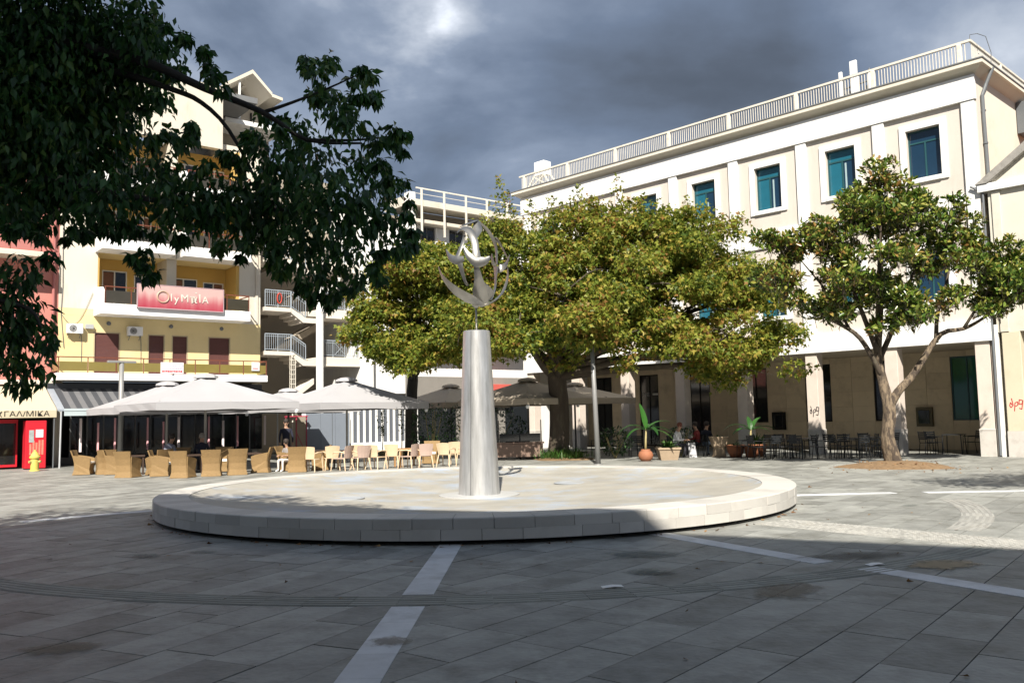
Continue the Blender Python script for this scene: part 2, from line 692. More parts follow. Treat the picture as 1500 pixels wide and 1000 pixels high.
def soft_stain(name, col, rough, strength=.5):
    """stain whose edge frays out over the stone"""
    m = bpy.data.materials.new(name)
    m.use_nodes = True
    n, l = m.node_tree.nodes, m.node_tree.links
    b = n['Principled BSDF']
    b.inputs['Base Color'].default_value = (*col, 1)
    b.inputs['Roughness'].default_value = rough
    tc = nd(n, 'ShaderNodeTexCoord')
    ln = nd(n, 'ShaderNodeVectorMath', operation='LENGTH')
    l.new(tc.outputs['Object'], ln.inputs[0])
    t = nd(n, 'ShaderNodeTexNoise')
    t.inputs['Scale'].default_value = 2.2
    t.inputs['Detail'].default_value = 7
    t.inputs['Roughness'].default_value = .65
    l.new(tc.outputs['Object'], t.inputs['Vector'])
    a = nd(n, 'ShaderNodeMath', operation='MULTIPLY_ADD')
    l.new(t.outputs[0], a.inputs[0])
    a.inputs[1].default_value = -2.2
    l.new(ln.outputs['Value'], a.inputs[2])
    mr = nd(n, 'ShaderNodeMapRange', interpolation_type='SMOOTHSTEP')
    mr.inputs['From Min'].default_value = -.15
    mr.inputs['From Max'].default_value = -.75
    mr.inputs['To Max'].default_value = strength
    l.new(a.outputs[0], mr.inputs[0])
    tr = nd(n, 'ShaderNodeBsdfTransparent')
    mx = nd(n, 'ShaderNodeMixShader')
    l.new(mr.outputs[0], mx.inputs[0])
    l.new(tr.outputs[0], mx.inputs[1])
    l.new(b.outputs[0], mx.inputs[2])
    l.new(mx.outputs[0], n['Material Output'].inputs[0])
    return m


STAINS = [soft_stain('wet_stain', (.07, .058, .042), .35, .85), soft_stain('oily_stain', (.035, .036, .036), .6), soft_stain('moss_stain', (.13, .15, .135), .7), soft_stain('rust_stain', (.2, .155, .10), .8)]
srr = random.Random(12)
spots = [(4.72, 9.85, .42, .3, 0, .5), (4.0, 10.55, .62, .3, 1, .2), (1.55, 11.0, .45, .3, 2, 0), (2.6, 8.6, .45, .3, 3, .9), (-3.6, 7.0, .3, .2, 3, .3), (-1.0, 7.0, .16, .16, 3, 0)]
for _ in range(9):
    y = srr.uniform(4, 16)
    spots.append((srr.uniform(-.5, .5) * y, y, srr.uniform(.1, .3), srr.uniform(.1, .25), srr.choice((1, 2, 2, 3)), srr.uniform(0, 3)))
for k, (x, y, rx, ry, mi, ro) in enumerate(spots):
    if math.hypot(x - FC.x, y - FC.y) < FR + .6:
        continue
    q = MB()
    q.add([(1.25 * math.cos(a), 1.25 * math.sin(a), 0) for a in np.linspace(0, 2 * PI, 17)[:-1]], [tuple(range(16))])
    o = q.build('pavement_stain', STAINS[mi], ground, loc=(x, y, .0232 + .0004 * k), rotz=ro)
    o.scale = (rx * 1.3, ry * 1.3, 1)

# soil and dry leaves round the two trunks
MULCH = M('mulch', (.20, .13, .07), rough=.95, var=.5, scale=9, bump=1, bscale=30)


def mound(name, cx, cy, r, h, mat, seed, n=26):
    rr = random.Random(seed)
    mb = MB()
    vs = [(cx, cy, h)]
    rings = (.3, .6, .85, 1.0)
    for t in rings:
        for k in range(n):
            a = 2 * PI * k / n
            f = 1 + .14 * math.sin(2 * a + seed) + .08 * math.sin(5 * a) + rr.uniform(-.05, .05)
            vs.append((cx + r * t * f * math.cos(a), cy + r * t * f * .85 * math.sin(a), h * (1 - t ** 1.6) + (rr.uniform(0, .03) if t < 1 else .005)))
    fs = [(0, 1 + k, 1 + (k + 1) % n) for k in range(n)]
    for j in range(len(rings) - 1):
        for k in range(n):
            fs.append((1 + j * n + k, 1 + (j + 1) * n + k, 1 + (j + 1) * n + (k + 1) % n, 1 + j * n + (k + 1) % n))
    mb.add(vs, fs)
    return structure(mb.build(name, mat))


mound('soil_mound', 11.35, 26.3, 1.55, .2, MULCH, 3)
mound('soil_bed', 1.9, 35.3, 1.5, .12, MULCH, 4)

# ================================================================ FOUNTAIN
STONE = M('fountain_stone', (.50, .48, .44), rough=.62, var=.08, scale=3, bump=.12, bscale=30, piece=.11, stain=(.36, .33, .28, .45), sscale=1.4)
BASIN = M('basin_plaster', (.35, .33, .285), rough=.6, var=.4, scale=1.1, stain=(.33, .40, .50, 1.0), sscale=.9, bump=.15)
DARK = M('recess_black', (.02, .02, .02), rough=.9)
ft = thing('fountain', 'wide low round fountain of pale stone blocks with a dry shallow basin', 'fountain', (FC.x, FC.y, 0))
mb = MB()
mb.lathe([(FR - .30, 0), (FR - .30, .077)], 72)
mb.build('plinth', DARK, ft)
NB_ = 70
Z0, Z1, Z2 = .078, .230, .383
for course in (0, 1):
    k = 0.
    rr = random.Random(5 + course)
    while k < NB_ - .01:
        w = rr.choice((1, 1, 1, 1, 1.5, .7)) if course == 0 else 1.0
        w = min(w, NB_ - k)
        if NB_ - k - w < .5:
            w = NB_ - k
        a0_, a1_ = 2 * PI * (k + .5 * course * 0 + .3 * course) / NB_ + .0006, 2 * PI * (k + w + .3 * course) / NB_ - .0006
        k += w
        b = MB()
        K = 3
        ro = FR + rr.uniform(-.004, .004)
        ri = FR - .62
        za, zb = (Z0, Z1 - .002) if course == 0 else (Z1, Z2)
        ch = .014 if course else .003
        prof = [(ri, za), (ro, za), (ro, zb - ch), (ro - ch, zb), (ri, zb)]
        vs = []
        for i in range(K + 1):
            a = lerp(a0_, a1_, i / K)
            vs += [(r * math.cos(a), r * math.sin(a), z) for r, z in prof]
        n = len(prof)
        fs = [tuple(range(n)), tuple(K * n + j for j in range(n - 1, -1, -1))]
        for i in range(K):
            for j in range(n):
                fs.append((i * n + j, (i + 1) * n + j, (i + 1) * n + (j + 1) % n, i * n + (j + 1) % n))
        b.add(vs, fs)
        b.build('rim_block', STONE, ft)
mb = MB()
mb.lathe([(FR - .61, .372), (FR - .75, .335), (FR - 1.2, .29), (3.2, .22), (1.6, .15), (.75, .13), (.2, .13)], 72, cap=False)
o = mb.build('basin', BASIN, ft, smooth=True)
mb = MB()
mb.lathe([(.84, .132), (.84, .152), (.8, .158), (.46, .158)], 40)
mb.build('base_plate', M('plate_grey', (.42, .42, .41), rough=.5, var=.1), ft)
for x, y in ((2.0, 1.9), (-2.6, -.9)):
    r_ = math.hypot(x, y)
    mb = MB()
    mb.lathe([(.36, 0), (.36, .012), (.3, .016), (.3, .006), (0.02, .006)], 24)
    z = np.interp(r_, [.75, 1.6, 3.2, 5.1], [.13, .15, .21, .29]) + .006
    mb.build('drain_cover', M('drain_metal', (.36, .38, .40), rough=.6, metal=.1), ft, loc=(x, y, z))

# ================================================================ SCULPTURE
STEEL = M('brushed_steel', (.37, .36, .335), rough=.4, metal=.95, var=.25, scale=6, bump=.12, bscale=14, stretch=(1, 1, .25))
STEELP = M('pedestal_steel', (.55, .55, .545), rough=.40, metal=.75, var=.5, scale=2.6, stretch=(3.5, 3.5, .4), stain=(.30, .30, .28, .7), sscale=1.5, bump=.1, bscale=6)
sc = thing('steel_sculpture', 'polished steel sphere of flying swallows on a tapering steel column in the fountain', 'sculpture', (FC.x, FC.y, .158))
mb = MB()
mb.lathe([(.43, -.03), (.432, 0), (.283, 3.40), (.27, 3.41), (.05, 3.405)], 48)
p = mb.build('column', STEELP, sc)
smooth_by_angle(p, 30)
mb = MB()
for a in (-1.95, 1.1):     # weld seams down the column
    mb.tube([(.431 * math.cos(a), .431 * math.sin(a), .01), (.284 * math.cos(a), .284 * math.sin(a), 3.39)], .007, 6)
mb.build('weld_seam', M('weld', (.16, .16, .16), rough=.5, metal=.7), p)
mb = MB()
mb.tube([(0, 0, 3.40), (0, 0, 3.92)], .022, 10)
mb.lathe([(.06, 3.40), (.06, 3.43), (.03, 3.45)], 12)
mb.build('rod', STEEL, sc, smooth=True)


def sp(u, v, front):
    """a point of the sphere seen at (u, v) in a 160 x 200 sketch of it; front -1 near side, +1 far side, scaled depth"""
    x = (620 + u / 5 - 694) * .01455
    z = 5.96 - (300 + v / 5 - 322) * .01473 - .158
    q = 1 - (x / .8) ** 2 - ((z - 4.84) / .99) ** 2
    y = front * .78 * math.sqrt(max(.02, q))
    return Vector((x, y, z))


def blade(mb, pts, widths, thick=.03, sub=6):
    """a curved wing: a lens-shaped section swept through pts, wide along the sphere and thin across it"""
    P = [Vector(p) for p in pts]
    n = len(P)
    path, ws = [], []
    for i in range(n - 1):
        p0, p1, p2, p3 = P[max(i - 1, 0)], P[i], P[i + 1], P[min(i + 2, n - 1)]
        for k in range(sub):
            t = k / sub
            path.append(.5 * ((2 * p1) + (p2 - p0) * t + (2 * p0 - 5 * p1 + 4 * p2 - p3) * t * t + (3 * p1 - p0 - 3 * p2 + p3) * t ** 3))
            ws.append(lerp(widths[i], widths[i + 1], t))
    path.append(P[-1])
    ws.append(widths[-1])
    ctr = Vector((0, 0, 4.84))
    vs = []
    for i, p_ in enumerate(path):
        d = (path[min(i + 1, len(path) - 1)] - path[max(i - 1, 0)]).normalized()
        rad = (p_ - ctr).normalized()
        rad = (rad - d * rad.dot(d)).normalized()
        w = d.cross(rad) * (ws[i] * .56 + .008)
        th = rad * (thick * min(1, .25 + ws[i] * 4) / 2)
        vs += [p_ - w, p_ - w * .5 + th * .8, p_ + th, p_ + w * .5 + th * .8, p_ + w, p_ + w * .5 - th * .5, p_ - th * .4, p_ - w * .5 - th * .5]
    fs = []
    for i in range(len(path) - 1):
        for k in range(8):
            fs.append((i * 8 + k, i * 8 + (k + 1) % 8, (i + 1) * 8 + (k + 1) % 8, (i + 1) * 8 + k))
    L = (len(path) - 1) * 8
    fs += [tuple(range(7, -1, -1)), tuple(L + k for k in range(8))]
    mb.add(vs, fs)


def px_path(lst, f):
    return [sp(u, v, f[i] if isinstance(f, (list, tuple)) else f) for i, (u, v) in enumerate(lst)]


birds = []
b = MB()   # the lowest bird, wings cupped upwards
blade(b, px_path([(103, 455), (140, 545), (225, 640), (330, 705), (415, 742)], [-.75, -.8, -.85, -.8, -.5]), [.01, .14, .27, .30, .12], .05)
blade(b, px_path([(420, 745), (500, 700), (560, 640), (600, 540), (607, 440)], [-.4, .3, .6, .8, .8]), [.14, .26, .2, .12, .02], .05)
blade(b, px_path([(405, 745), (405, 650), (398, 570), (385, 485)], [-.45, -.6, -.8, -.9]), [.30, .26, .14, .07], .07)
blade(b, px_path([(430, 745), (470, 670), (430, 590)], [-.3, -.35, -.5]), [.06, .2, .03], .04)
b.lathe([(.03, 3.9), (.09, 3.97), (.05, 4.03)], 10)
birds.append(b)
b = MB()   # the middle bird
blade(b, px_path([(298, 350), (335, 420), (395, 462), (450, 455), (485, 425)], [-.95] * 5), [.01, .11, .2, .13, .02], .06)
blade(b, px_path([(390, 450), (385, 380), (370, 290), (330, 215), (285, 195), (245, 225)], [-.95, -.95, -.9, -.8, -.7, -.6]), [.17, .11, .12, .15, .14, .02], .06)
birds.append(b)
b = MB()   # left bird
blade(b, px_path([(165, 345), (195, 405), (245, 435), (298, 430)], [-.7, -.7, -.75, -.8]), [.01, .1, .16, .08], .05)
blade(b, px_path([(262, 430), (275, 490), (300, 580), (320, 610)], [-.75, -.75, -.7, -.6]), [.15, .08, .05, .04], .05)
blade(b, px_path([(245, 415), (280, 330), (300, 245)], [-.75, -.7, -.5]), [.08, .06, .05], .04)
birds.append(b)
b = MB()   # right bird
blade(b, px_path([(490, 350), (502, 420), (540, 448), (590, 428), (623, 362)], [.3, .4, .6, .7, .75]), [.02, .11, .17, .12, .01], .05)
blade(b, px_path([(520, 440), (515, 520), (508, 600), (480, 690)], [.4, .45, .5, .4]), [.2, .08, .06, .06], .05)
birds.append(b)
b = MB()   # topmost bird and its long tail
blade(b, px_path([(268, 178), (330, 150), (390, 118)], [-.6, -.5, -.2]), [.05, .2, .06], .05)
blade(b, px_path([(385, 120), (395, 190), (385, 250), (370, 290)], [-.2, -.4, -.6, -.8]), [.1, .17, .1, .06], .05)
blade(b, px_path([(393, 118), (450, 160), (500, 230), (522, 300), (525, 420)], [.0, .4, .6, .6, .55]), [.04, .09, .1, .07, .05], .05)
blade(b, px_path([(513, 225), (560, 280), (605, 375)], [.6, .75, .8]), [.14, .07, .03], .04)
birds.append(b)
for b in birds:
    smooth_by_angle(b.build('swallow', STEEL, sc), 50)

# ================================================================ BUILDINGS
WHITE = M('white_render', (.76, .755, .735), rough=.8, var=.07, scale=1.2, stain=(.50, .47, .42, .45), sscale=1.2, bump=.05, stretch=(1.5, 1.5, .25))
BEIGE = M('beige_render', (.585, .53, .47), rough=.85, var=.08, scale=1.5, bump=.06, stain=(.46, .41, .34, .45), sscale=1.1, stretch=(1.5, 1.5, .3))
ENDWALL = M('end_wall_render', (.66, .615, .52), rough=.85, var=.07, scale=.9, stain=(.5, .42, .32, .4), sscale=.6)
PILLAR = M('pillar_render', (.60, .525, .46), rough=.8, var=.08, scale=1.8, stain=(.42, .35, .29, .4), sscale=1.4)
MARBLE = M('plinth_marble', (.52, .49, .45), rough=.5, var=.14, scale=4, stain=(.3, .27, .23, .5), sscale=3)
CLAD = M('cladding_stone', (.62, .52, .37), rough=.7, var=.1, scale=2.5, piece=.06, stain=(.22, .17, .11, .4), sscale=1.2)
RAILW = M('weathered_white_paint', (.66, .62, .54), rough=.6, var=.12, scale=5, stain=(.4, .3, .2, .4), sscale=6)
ROOFG = M('roof_grey', (.16, .165, .17), rough=.7, var=.15)
TEALF = M('teal_frame', (.02, .075, .085), rough=.4, var=.1)
GLASS_T = M('teal_glass', (.013, .11, .16), rough=.12, var=.25, scale=1.2, spec=.6)
GLASS_D = M('dark_blue_glass', (.008, .03, .06), rough=.06, var=.2, spec=.7)
GLASS_K = M('dark_glass', (.012, .014, .016), rough=.07, var=.2, spec=.6)
GREEN_G = M('green_glass', (.006, .10, .065), rough=.08, var=.2, spec=.6)
BLACK = M('black_interior', (.012, .011, .010), rough=.9, var=.2)
PIPE = M('grey_pipe', (.13, .14, .15), rough=.45, var=.12)
WPAINT = M('white_paint', (.78, .78, .77), rough=.45, var=.04)


def tri_letters(mb, strokes, w, y, th=.004):
    """flat painted strokes on a wall at depth y"""
    for pts in strokes:
        for (x0, z0), (x1, z1) in zip(pts[:-1], pts[1:]):
            mb.bar((x0, y, z0), (x1, y, z1), th, w, upv=(0, 1, 0)) if False else mb.bar((x0, y, z0), (x1, y, z1), w, th, upv=(0, 1, 0))


def text_obj(name, body, size, mat, parent, loc, rot=(PI / 2, 0, 0), ext=.012, align='CENTER', sx=1.0):
    cu = bpy.data.curves.new(name, 'FONT')
    cu.body = body
    cu.size = size
    cu.extrude = ext
    cu.align_x = align
    cu.align_y = 'CENTER'
    cu.resolution_u = 3
    cu.materials.append(mat)
    tmp = bpy.data.objects.new(name, cu)
    COL.objects.link(tmp)
    dg = bpy.context.evaluated_depsgraph_get()
    me = bpy.data.meshes.new_from_object(tmp.evaluated_get(dg))
    bpy.data.objects.remove(tmp)
    me.materials.clear()
    me.materials.append(mat)
    o = link(name, me, parent, loc)
    o.rotation_euler = rot
    o.scale = (sx, 1, 1)
    return o


# ---------------------------------------------------------------- the white arcaded building on the right
A = thing('arcaded_building', 'long white three storey building with ground floor arcade and teal windows', 'building', OA, ROT_A)
XL, XR = -23.1, .3
BAY = [-1.62 - 3.235 * i for i in range(7)]
PIL = [-.02 - 3.235 * i for i in range(8)]
HW = .615
holes = [(c - HW, c + HW, z, z + 1.88) for c in BAY for z in (10.32, 5.72)]
mb = MB()
mb.wall(XL, XR, 4.06, 13.69, .10, .42, holes)
mb.build('facade_wall', BEIGE, A)
mb = MB()
mb.box(XR - .3, XR, .425, 16, 4.06, 13.69)
mb.box(XR - .3, XR, 4.8, 16, 0, 4.055)
mb.build('end_wall', ENDWALL, A)
mb = MB()
mb.box(XL, XL + .3, .425, 16, 0, 13.69)
mb.box(XL + .3, XR - .3, 15.7, 16, 0, 13.69)
mb.build('rear_walls', WHITE, A)
mb = MB()
mb.bbox(XL, XR + .06, -.10, .097, 4.06, 4.82, .015)
mb.build('fascia', WHITE, A)
pm = MB()
pm.bbox(-.235, .235, -.01, .097, 4.823, 12.775, .012)
pme = pm.mesh('pilaster', WHITE)
for c in PIL:
    link('pilaster', pme, A, (c + (.05 if c > -.5 else 0), 0, 0))
sm_ = MB()
sm_.box(-1.36, 1.36, .02, .097, 8.66, 9.42)
sme = sm_.mesh('spandrel', WHITE)
for c in BAY:
    link('spandrel', sme, A, (c, 0, 0))
mb = MB()
mb.bbox(XL, XR + .02, -.05, .097, 12.778, 13.688, .012)
mb.build('frieze', WHITE, A)
mb = MB()
o0, o1 = (XL, XR, .10, 16), (XL - .34, XR + .34, -.26, 16.3)
vs = []
for (a, b, c, d), z in ((o0, 13.69), (o1, 13.93), ((XL - .42, XR + .42, -.34, 16.3), 13.935), ((XL - .42, XR + .42, -.34, 16.3), 14.08)):
    vs += [(a, c, z), (b, c, z), (b, d, z), (a, d, z)]
mb.add(vs, [(0, 3, 2, 1)] + [(4 * k + i, 4 * k + (i + 1) % 4, 4 * k + 4 + (i + 1) % 4, 4 * k + 4 + i) for k in range(3) for i in range(4)] + [(12, 13, 14, 15)])
cn = mb.build('cornice', ENDWALL, A)
mb = MB()
mb.box(XL - .45, XR + .45, -.37, 16.3, 14.083, 14.125)
mb.build('roof_edge', ROOFG, cn)
# roof railing
rl = MB()
RY = -.12
rl.box(XL + .05, XR + .02, RY - .045, RY + .045, 14.86, 14.94)
rl.box(XR - .06, XR + .03, RY + .05, 16, 14.86, 14.94)
rail = rl.build('roof_rail', RAILW, A)
pm = MB()
pm.bbox(-.08, .08, -.06, .06, 14.126, 14.858, .01)
pme = pm.mesh('rail_post', RAILW)
for c in PIL:
    link('rail_post', pme, rail, (max(c - (.06 if c > -1 else 0), XL + .12), RY, 0))
for y in (3.2, 6.4, 9.6, 12.8):
    link('rail_post', pme, rail, (XR - .02, RY + y, 0), PI / 2)
bm_ = MB()
bm_.box(-.012, .012, -.012, .012, 14.126, 14.859)
bme = bm_.mesh('baluster', RAILW)
x = XL + .25
while x < XR - .15:
    if min(abs(x - c) for c in PIL) > .12:
        link('baluster', bme, rail, (x, RY, 0))
    x += .112
y = RY + .16
while y < 8:
    link('baluster', bme, rail, (XR - .02, y, 0))
    y += .125

# upper windows
wm = MB()
for (a, b, c, d) in ((-.86, -.617, -.17, 2.12), (.617, .86, -.17, 2.12), (-.616, .616, 1.882, 2.12)):
    wm.bbox(a, b, .035, .102, c, d, .01)
wm.bbox(-.616, .616, .0, .103, -.17, -.002, .01)
for (a, b, c, d) in ((-.614, -.56, 0, 1.88), (.56, .614, 0, 1.88), (-.03, .03, .056, 1.38), (-.559, .559, 0, .055), (-.559, .559, 1.82, 1.88), (-.559, .559, 1.38, 1.44)):
    wm.mi = 1
    wm.box(a, b, .27, .33, c, d)
wme = wm.mesh('window', [WHITE, TEALF])
pan = {}
for nm, mt in (('t', GLASS_T), ('d', GLASS_D)):
    q = MB()
    q.box(-.262, .262, .295, .305, .057, 1.378)
    pan[nm] = q.mesh('pane', mt)
q = MB()
q.box(-.557, .557, .295, .305, 1.442, 1.818)
pan['top'] = q.mesh('pane', GLASS_T)
q2 = MB()
q2.box(-.557, .557, .295, .305, 1.442, 1.818)
pan['topd'] = q2.mesh('pane', GLASS_D)
q = MB()
for k in range(3):
    q.box(-.2 + .02 * k, -.05, .5, .505, .1, 1.3)
for i, c in enumerate(BAY):
    for z in (10.32, 5.72):
        w = link('window', wme, A, (c, 0, z))
        l_, r_ = ('t', 'd') if i else ('d', 'd')
        link('pane', pan[l_], w, (-.296, 0, 0))
        link('pane', pan[r_], w, (.296, 0, 0))
        link('pane', pan['topd' if i == 0 else 'top'], w, (0, 0, 0))
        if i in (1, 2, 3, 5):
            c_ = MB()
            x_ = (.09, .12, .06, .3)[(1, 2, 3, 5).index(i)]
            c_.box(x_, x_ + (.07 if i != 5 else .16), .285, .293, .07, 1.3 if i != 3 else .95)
            c_.build('frame_reflection', M('reflection_white', (.30, .40, .42), rough=.8, var=.1), w)  # pale strip on the pane, painted in for the white frame's reflection
mb = MB()
mb.box(XL + .31, XR - .31, 1.2, 1.25, 4.5, 13.6)
mb.build('dark_rooms', BLACK, A)
# arcade
mb = MB()
mb.box(XL, XR - .305, .425, 4.79, 4.09, 4.3)
mb.build('arcade_ceiling', M('arcade_ceiling', (.56, .48, .37), var=.08), A)
pm = MB()
pm.bbox(-.245, .245, -.0, .5, .93, 4.058, .012)
pme = pm.mesh('pillar', PILLAR)
pl = MB()
pl.bbox(-.265, .265, -.02, .52, 0, .925, .01)
pl.mi = 0
pl.bbox(-.275, .275, -.03, .53, .926, .975, .01)
plm = pl.mesh('pillar_plinth', MARBLE)
for c in PIL:
    o = link('pillar', pme, A, (c, 0, 0))
    link('plinth', plm, o)
gz0, gz1 = 1.22, 3.84
gh = []
for i, c in enumerate(BAY):
    cx = c - .6
    gh.append((cx - .63, cx + .63, 0.02 if i in (4, 5, 6) else gz0, gz1))
mb = MB()
mb.wall(XL + .3, XR - .3, 0, 4.089, 4.8, 5.1, gh)
mb.build('arcade_wall', CLAD, A)
# stone cladding panels, cut round the openings
px = [XL + .3]
for g in sorted(gh):
    m_ = (px[-1] + g[0]) / 2
    px += [m_, g[0], (g[0] + g[1]) / 2, g[1]]
px += [XR - .3]
zr = [.02, .62, 1.22, 1.88, 2.54, 3.2, 3.84, 4.08]
for i in range(len(px) - 1):
    for j in range(len(zr) - 1):
        a, b, c, d = px[i], px[i + 1], zr[j], zr[j + 1]
        if b - a < .05 or any(g[0] - .01 < (a + b) / 2 < g[1] + .01 and g[2] - .01 < (c + d) / 2 < g[3] + .01 for g in gh):
            continue
        q = MB()
        w_, h_ = (b - a) / 2 - .004, (d - c) / 2 - .004
        q.bbox(-w_, w_, -.022, -.002, -h_, h_, .004)
        q.build('wall_panel', CLAD, A, loc=((a + b) / 2, 4.8 + random.uniform(-.003, 0), (c + d) / 2))
for i, g in enumerate(gh):
    w_, h_ = (g[1] - g[0]) / 2, g[3] - g[2]
    q = MB()
    fm = TEALF if i == 0 else BLACK
    for (a, b, c, d) in ((-w_, -w_ + .06, 0, h_), (w_ - .06, w_, 0, h_), (-w_ + .06, w_ - .06, 0, .06), (-w_ + .06, w_ - .06, h_ - .06, h_), (-.025, .025, .06, h_ - .06)):
        q.box(a, b, 4.83, 4.9, c, d)
    o = q.build('door' if g[2] < 1 else 'window', fm, A, loc=((g[0] + g[1]) / 2, 0, g[2]))
    for s in (-1, 1):
        p = MB()
        p.box(-(w_ - .085) / 2, (w_ - .085) / 2, 4.86, 4.87, .062, h_ - .062)
        p.build('pane', GREEN_G if i == 0 else GLASS_K, o, loc=(s * (w_ - .035) / 2, 0, 0))
    if i == 0:
        p = MB()
        p.box(-.09, .02, 5.3, 5.31, .1, 2.5)
        p.build('curtain', M('curtain_cloth', (.5, .55, .5), var=.1), o)
mb = MB()
mb.box(XL + .31, XR - .31, 5.9, 5.95, .01, 4.05)
mb.build('dark_shop', BLACK, A)
# white lattice mark and plate on the glass door of the fifth bay
mb = MB()
g = gh[5]
for k in range(4):
    x0 = g[0] + .15 + k * .13
    for z0 in (2.68, 2.8):
        mb.bar((x0, 4.845, z0), (x0 + .1, 4.845, z0 + .1), .02, .006, upv=(0, 1, 0))
        mb.bar((x0 + .1, 4.843, z0), (x0, 4.843, z0 + .1), .02, .006, upv=(0, 1, 0))
mb.box(g[0] + .82, g[0] + 1.18, 4.84, 4.85, 2.74, 2.84)
mb.build('door_decal', M('decal_white', (.5, .5, .5), var=.05), A)
# boxes on the arcade wall
for (x0, x1, z0, z1, mt, nm, lb) in ((-4.28, -3.62, .98, 1.78, M('bronze_box', (.10, .085, .05), rough=.5, metal=.3), 'meter_cabinet', 'framed bronze cabinet on the arcade wall right of the magnolia trunk'),
                                     (-11.02, -10.36, .86, 1.70, BLACK, 'meter_cabinet', 'black cabinet on the arcade wall left of the graffiti pillar')):
    c = thing(nm, lb, 'cabinet', PA((x0 + x1) / 2, 4.77, z0), ROT_A)
    w_, h_ = (x1 - x0) / 2, z1 - z0
    q = MB()
    q.bbox(-w_, w_, -.14, 0, 0, h_, .01)
    q.build('body', mt, c)
    q = MB()
    q.bbox(-w_ + .1, w_ - .1, -.165, -.141, .12, h_ - .12, .01)
    q.build('door', GLASS_K, c)
# rainwater pipe at the corner
mb = MB()
mb.tube([(XR + .42, .75, 14.0), (XR + .2, .62, 13.4), (XR + .09, .5, 13.0), (XR + .09, .5, 12.0), (XR + .09, .55, 10.5), (XR + .09, .55, 4.9)], .065, 10)
mb.tube([(-.02, -.1, 9.6), (.36, -.06, 9.3), (.37, -.06, .05)], .04, 8)
for z in (12.4, 11.2, 10):
    mb.tube([(XR + .09, .52, z), (XR + .09, .52, z + .06)], .085, 10)
mb.build('drainpipe', PIPE, A, smooth=False)
mb = MB()
mb.tube([(XR - .02, -.1, 14.93), (XR - .0, -.1, 15.12), (XR + .15, .2, 15.2), (XR + .35, .45, 15.1), (XR + .45, .6, 14.5), (XR + .42, .6, 14.1)], .014, 6)
mb.build('roof_cable', PIPE, A)
# graffiti
mb = MB()
gx, gz = PIL[2] - .13, 1.62
tri_letters(mb, [[(gx + .07, gz + .07), (gx + .02, gz + .16), (gx - .01, gz + .06), (gx + .03, gz - .01), (gx + .08, gz + .05), (gx + .03, gz + .3)],
                 [(gx + .12, gz - .14), (gx + .15, gz + .14), (gx + .22, gz + .18), (gx + .24, gz + .08), (gx + .16, gz + .03)],
                 [(gx + .38, gz + .24), (gx + .28, gz + .26), (gx + .27, gz + .1), (gx + .36, gz + .1), (gx + .38, gz + .24), (gx + .33, gz - .08), (gx + .24, gz - .04)]], .028, -.004)
mb.build('graffiti', M('black_spray', (.012, .01, .012), rough=.6), A)

# rooftop things
an = thing('cell_antenna', 'cluster of white phone mast panels behind the roof railing', 'antenna', PA(-4.62, 1.5, 14.126), ROT_A)
mb = MB()
mb.tube([(0, 0, 0), (0, 0, 2.0)], .05, 8)
mb.tube([(-.62, .1, .2), (.62, -.1, .2)], .03, 6)
mb.tube([(-.62, .1, 1.0), (.62, -.1, 1.0)], .03, 6)
for s in (-1, 1):
    mb.tube([(s * .58, -s * .1, .0), (s * .58, -s * .1, 1.5)], .035, 6)
    mb.box(s * .42 - .09, s * .42 + .09, .0, .15, .45, .85)
mb.build('mast', PIPE, an)
for x, z0, z1, w in ((-.02, .42, 1.28, .16), (-.06, 1.42, 2.0, .15), (-.62, .55, 1.68, .075), (.62, .35, 1.3, .075)):
    q = MB()
    q.bbox(-w, w, -.12, -.02, z0, z1, .015)
    q.build('antenna_panel', WPAINT, an, loc=(x, -.06, 0))
wt = thing('water_tank', 'white water tank on a braced trestle at the far roof corner', 'water tank', PA(-22.2, .85, 14.126), ROT_A)
mb = MB()
mb.bbox(-.38, .38, -.3, .3, .85, 1.62, .03)
mb.build('tank', WPAINT, wt)
mb = MB()
mb.lathe([(.15, 0), (.15, .06), (.05, .08)], 12, c=(0, 0, 1.62))
mb.build('tank_lid', ROOFG, wt)
mb = MB()
for sx in (-1, 1):
    for sy in (-1, 1):
        mb.bar((sx * .95, sy * .4, 0), (sx * .36, sy * .28, .85), .07)
    mb.bar((sx * .95, -.4, .02), (-sx * .4, -.29, .8), .05)
mb.bar((-.9, -.4, .04), (.9, -.4, .04), .06)
mb.build('trestle', RAILW, wt)
hv = thing('ventilation_box', 'grey ventilation box high on the end wall of the white building', 'vent box', PA(XR + .02, 5.0, 12.45), ROT_A)
mb = MB()
mb.bbox(0, .4, -.45, .45, 0, 1.25, .02)
mb.build('box', PIPE, hv)
mb = MB()
for k in range(6):
    mb.box(.41, .43, -.38, .38, .15 + k * .17, .25 + k * .17)
mb.build('louvre', ROOFG, hv)

# ---------------------------------------------------------------- the gabled neighbour at the far right
G = thing('gabled_building', 'cream building with a stone pediment at the right edge of the square', 'building', OA, ROT_A)
CREAM2 = M('cream_render', (.60, .565, .485), rough=.85, var=.08, scale=1.1, stain=(.45, .38, .28, .45), sscale=.7)
YEL2 = M('ochre_pillar', (.56, .50, .375), rough=.8, var=.08, scale=1.5, stain=(.42, .34, .22, .4), sscale=1.2)
LICH = M('weathered_stone', (.30, .285, .26), rough=.9, var=.25, scale=6, stain=(.1, .09, .08, .7), sscale=5)
mb = MB()
mb.box(.5, 9, .0, .35, 4.32, 9.32)
mb.box(.5, .8, .355, 12, 0, 9.3)
mb.build('wall', CREAM2, G)
mb = MB()
mb.bbox(.62, .9, -.06, -.002, 4.33, 9.3, .01)
mb.build('pilaster', CREAM2, G)
mb = MB()
mb.yprism([(.55, 9.62), (8.45, 9.62), (4.5, 12.38)], .02, .3)
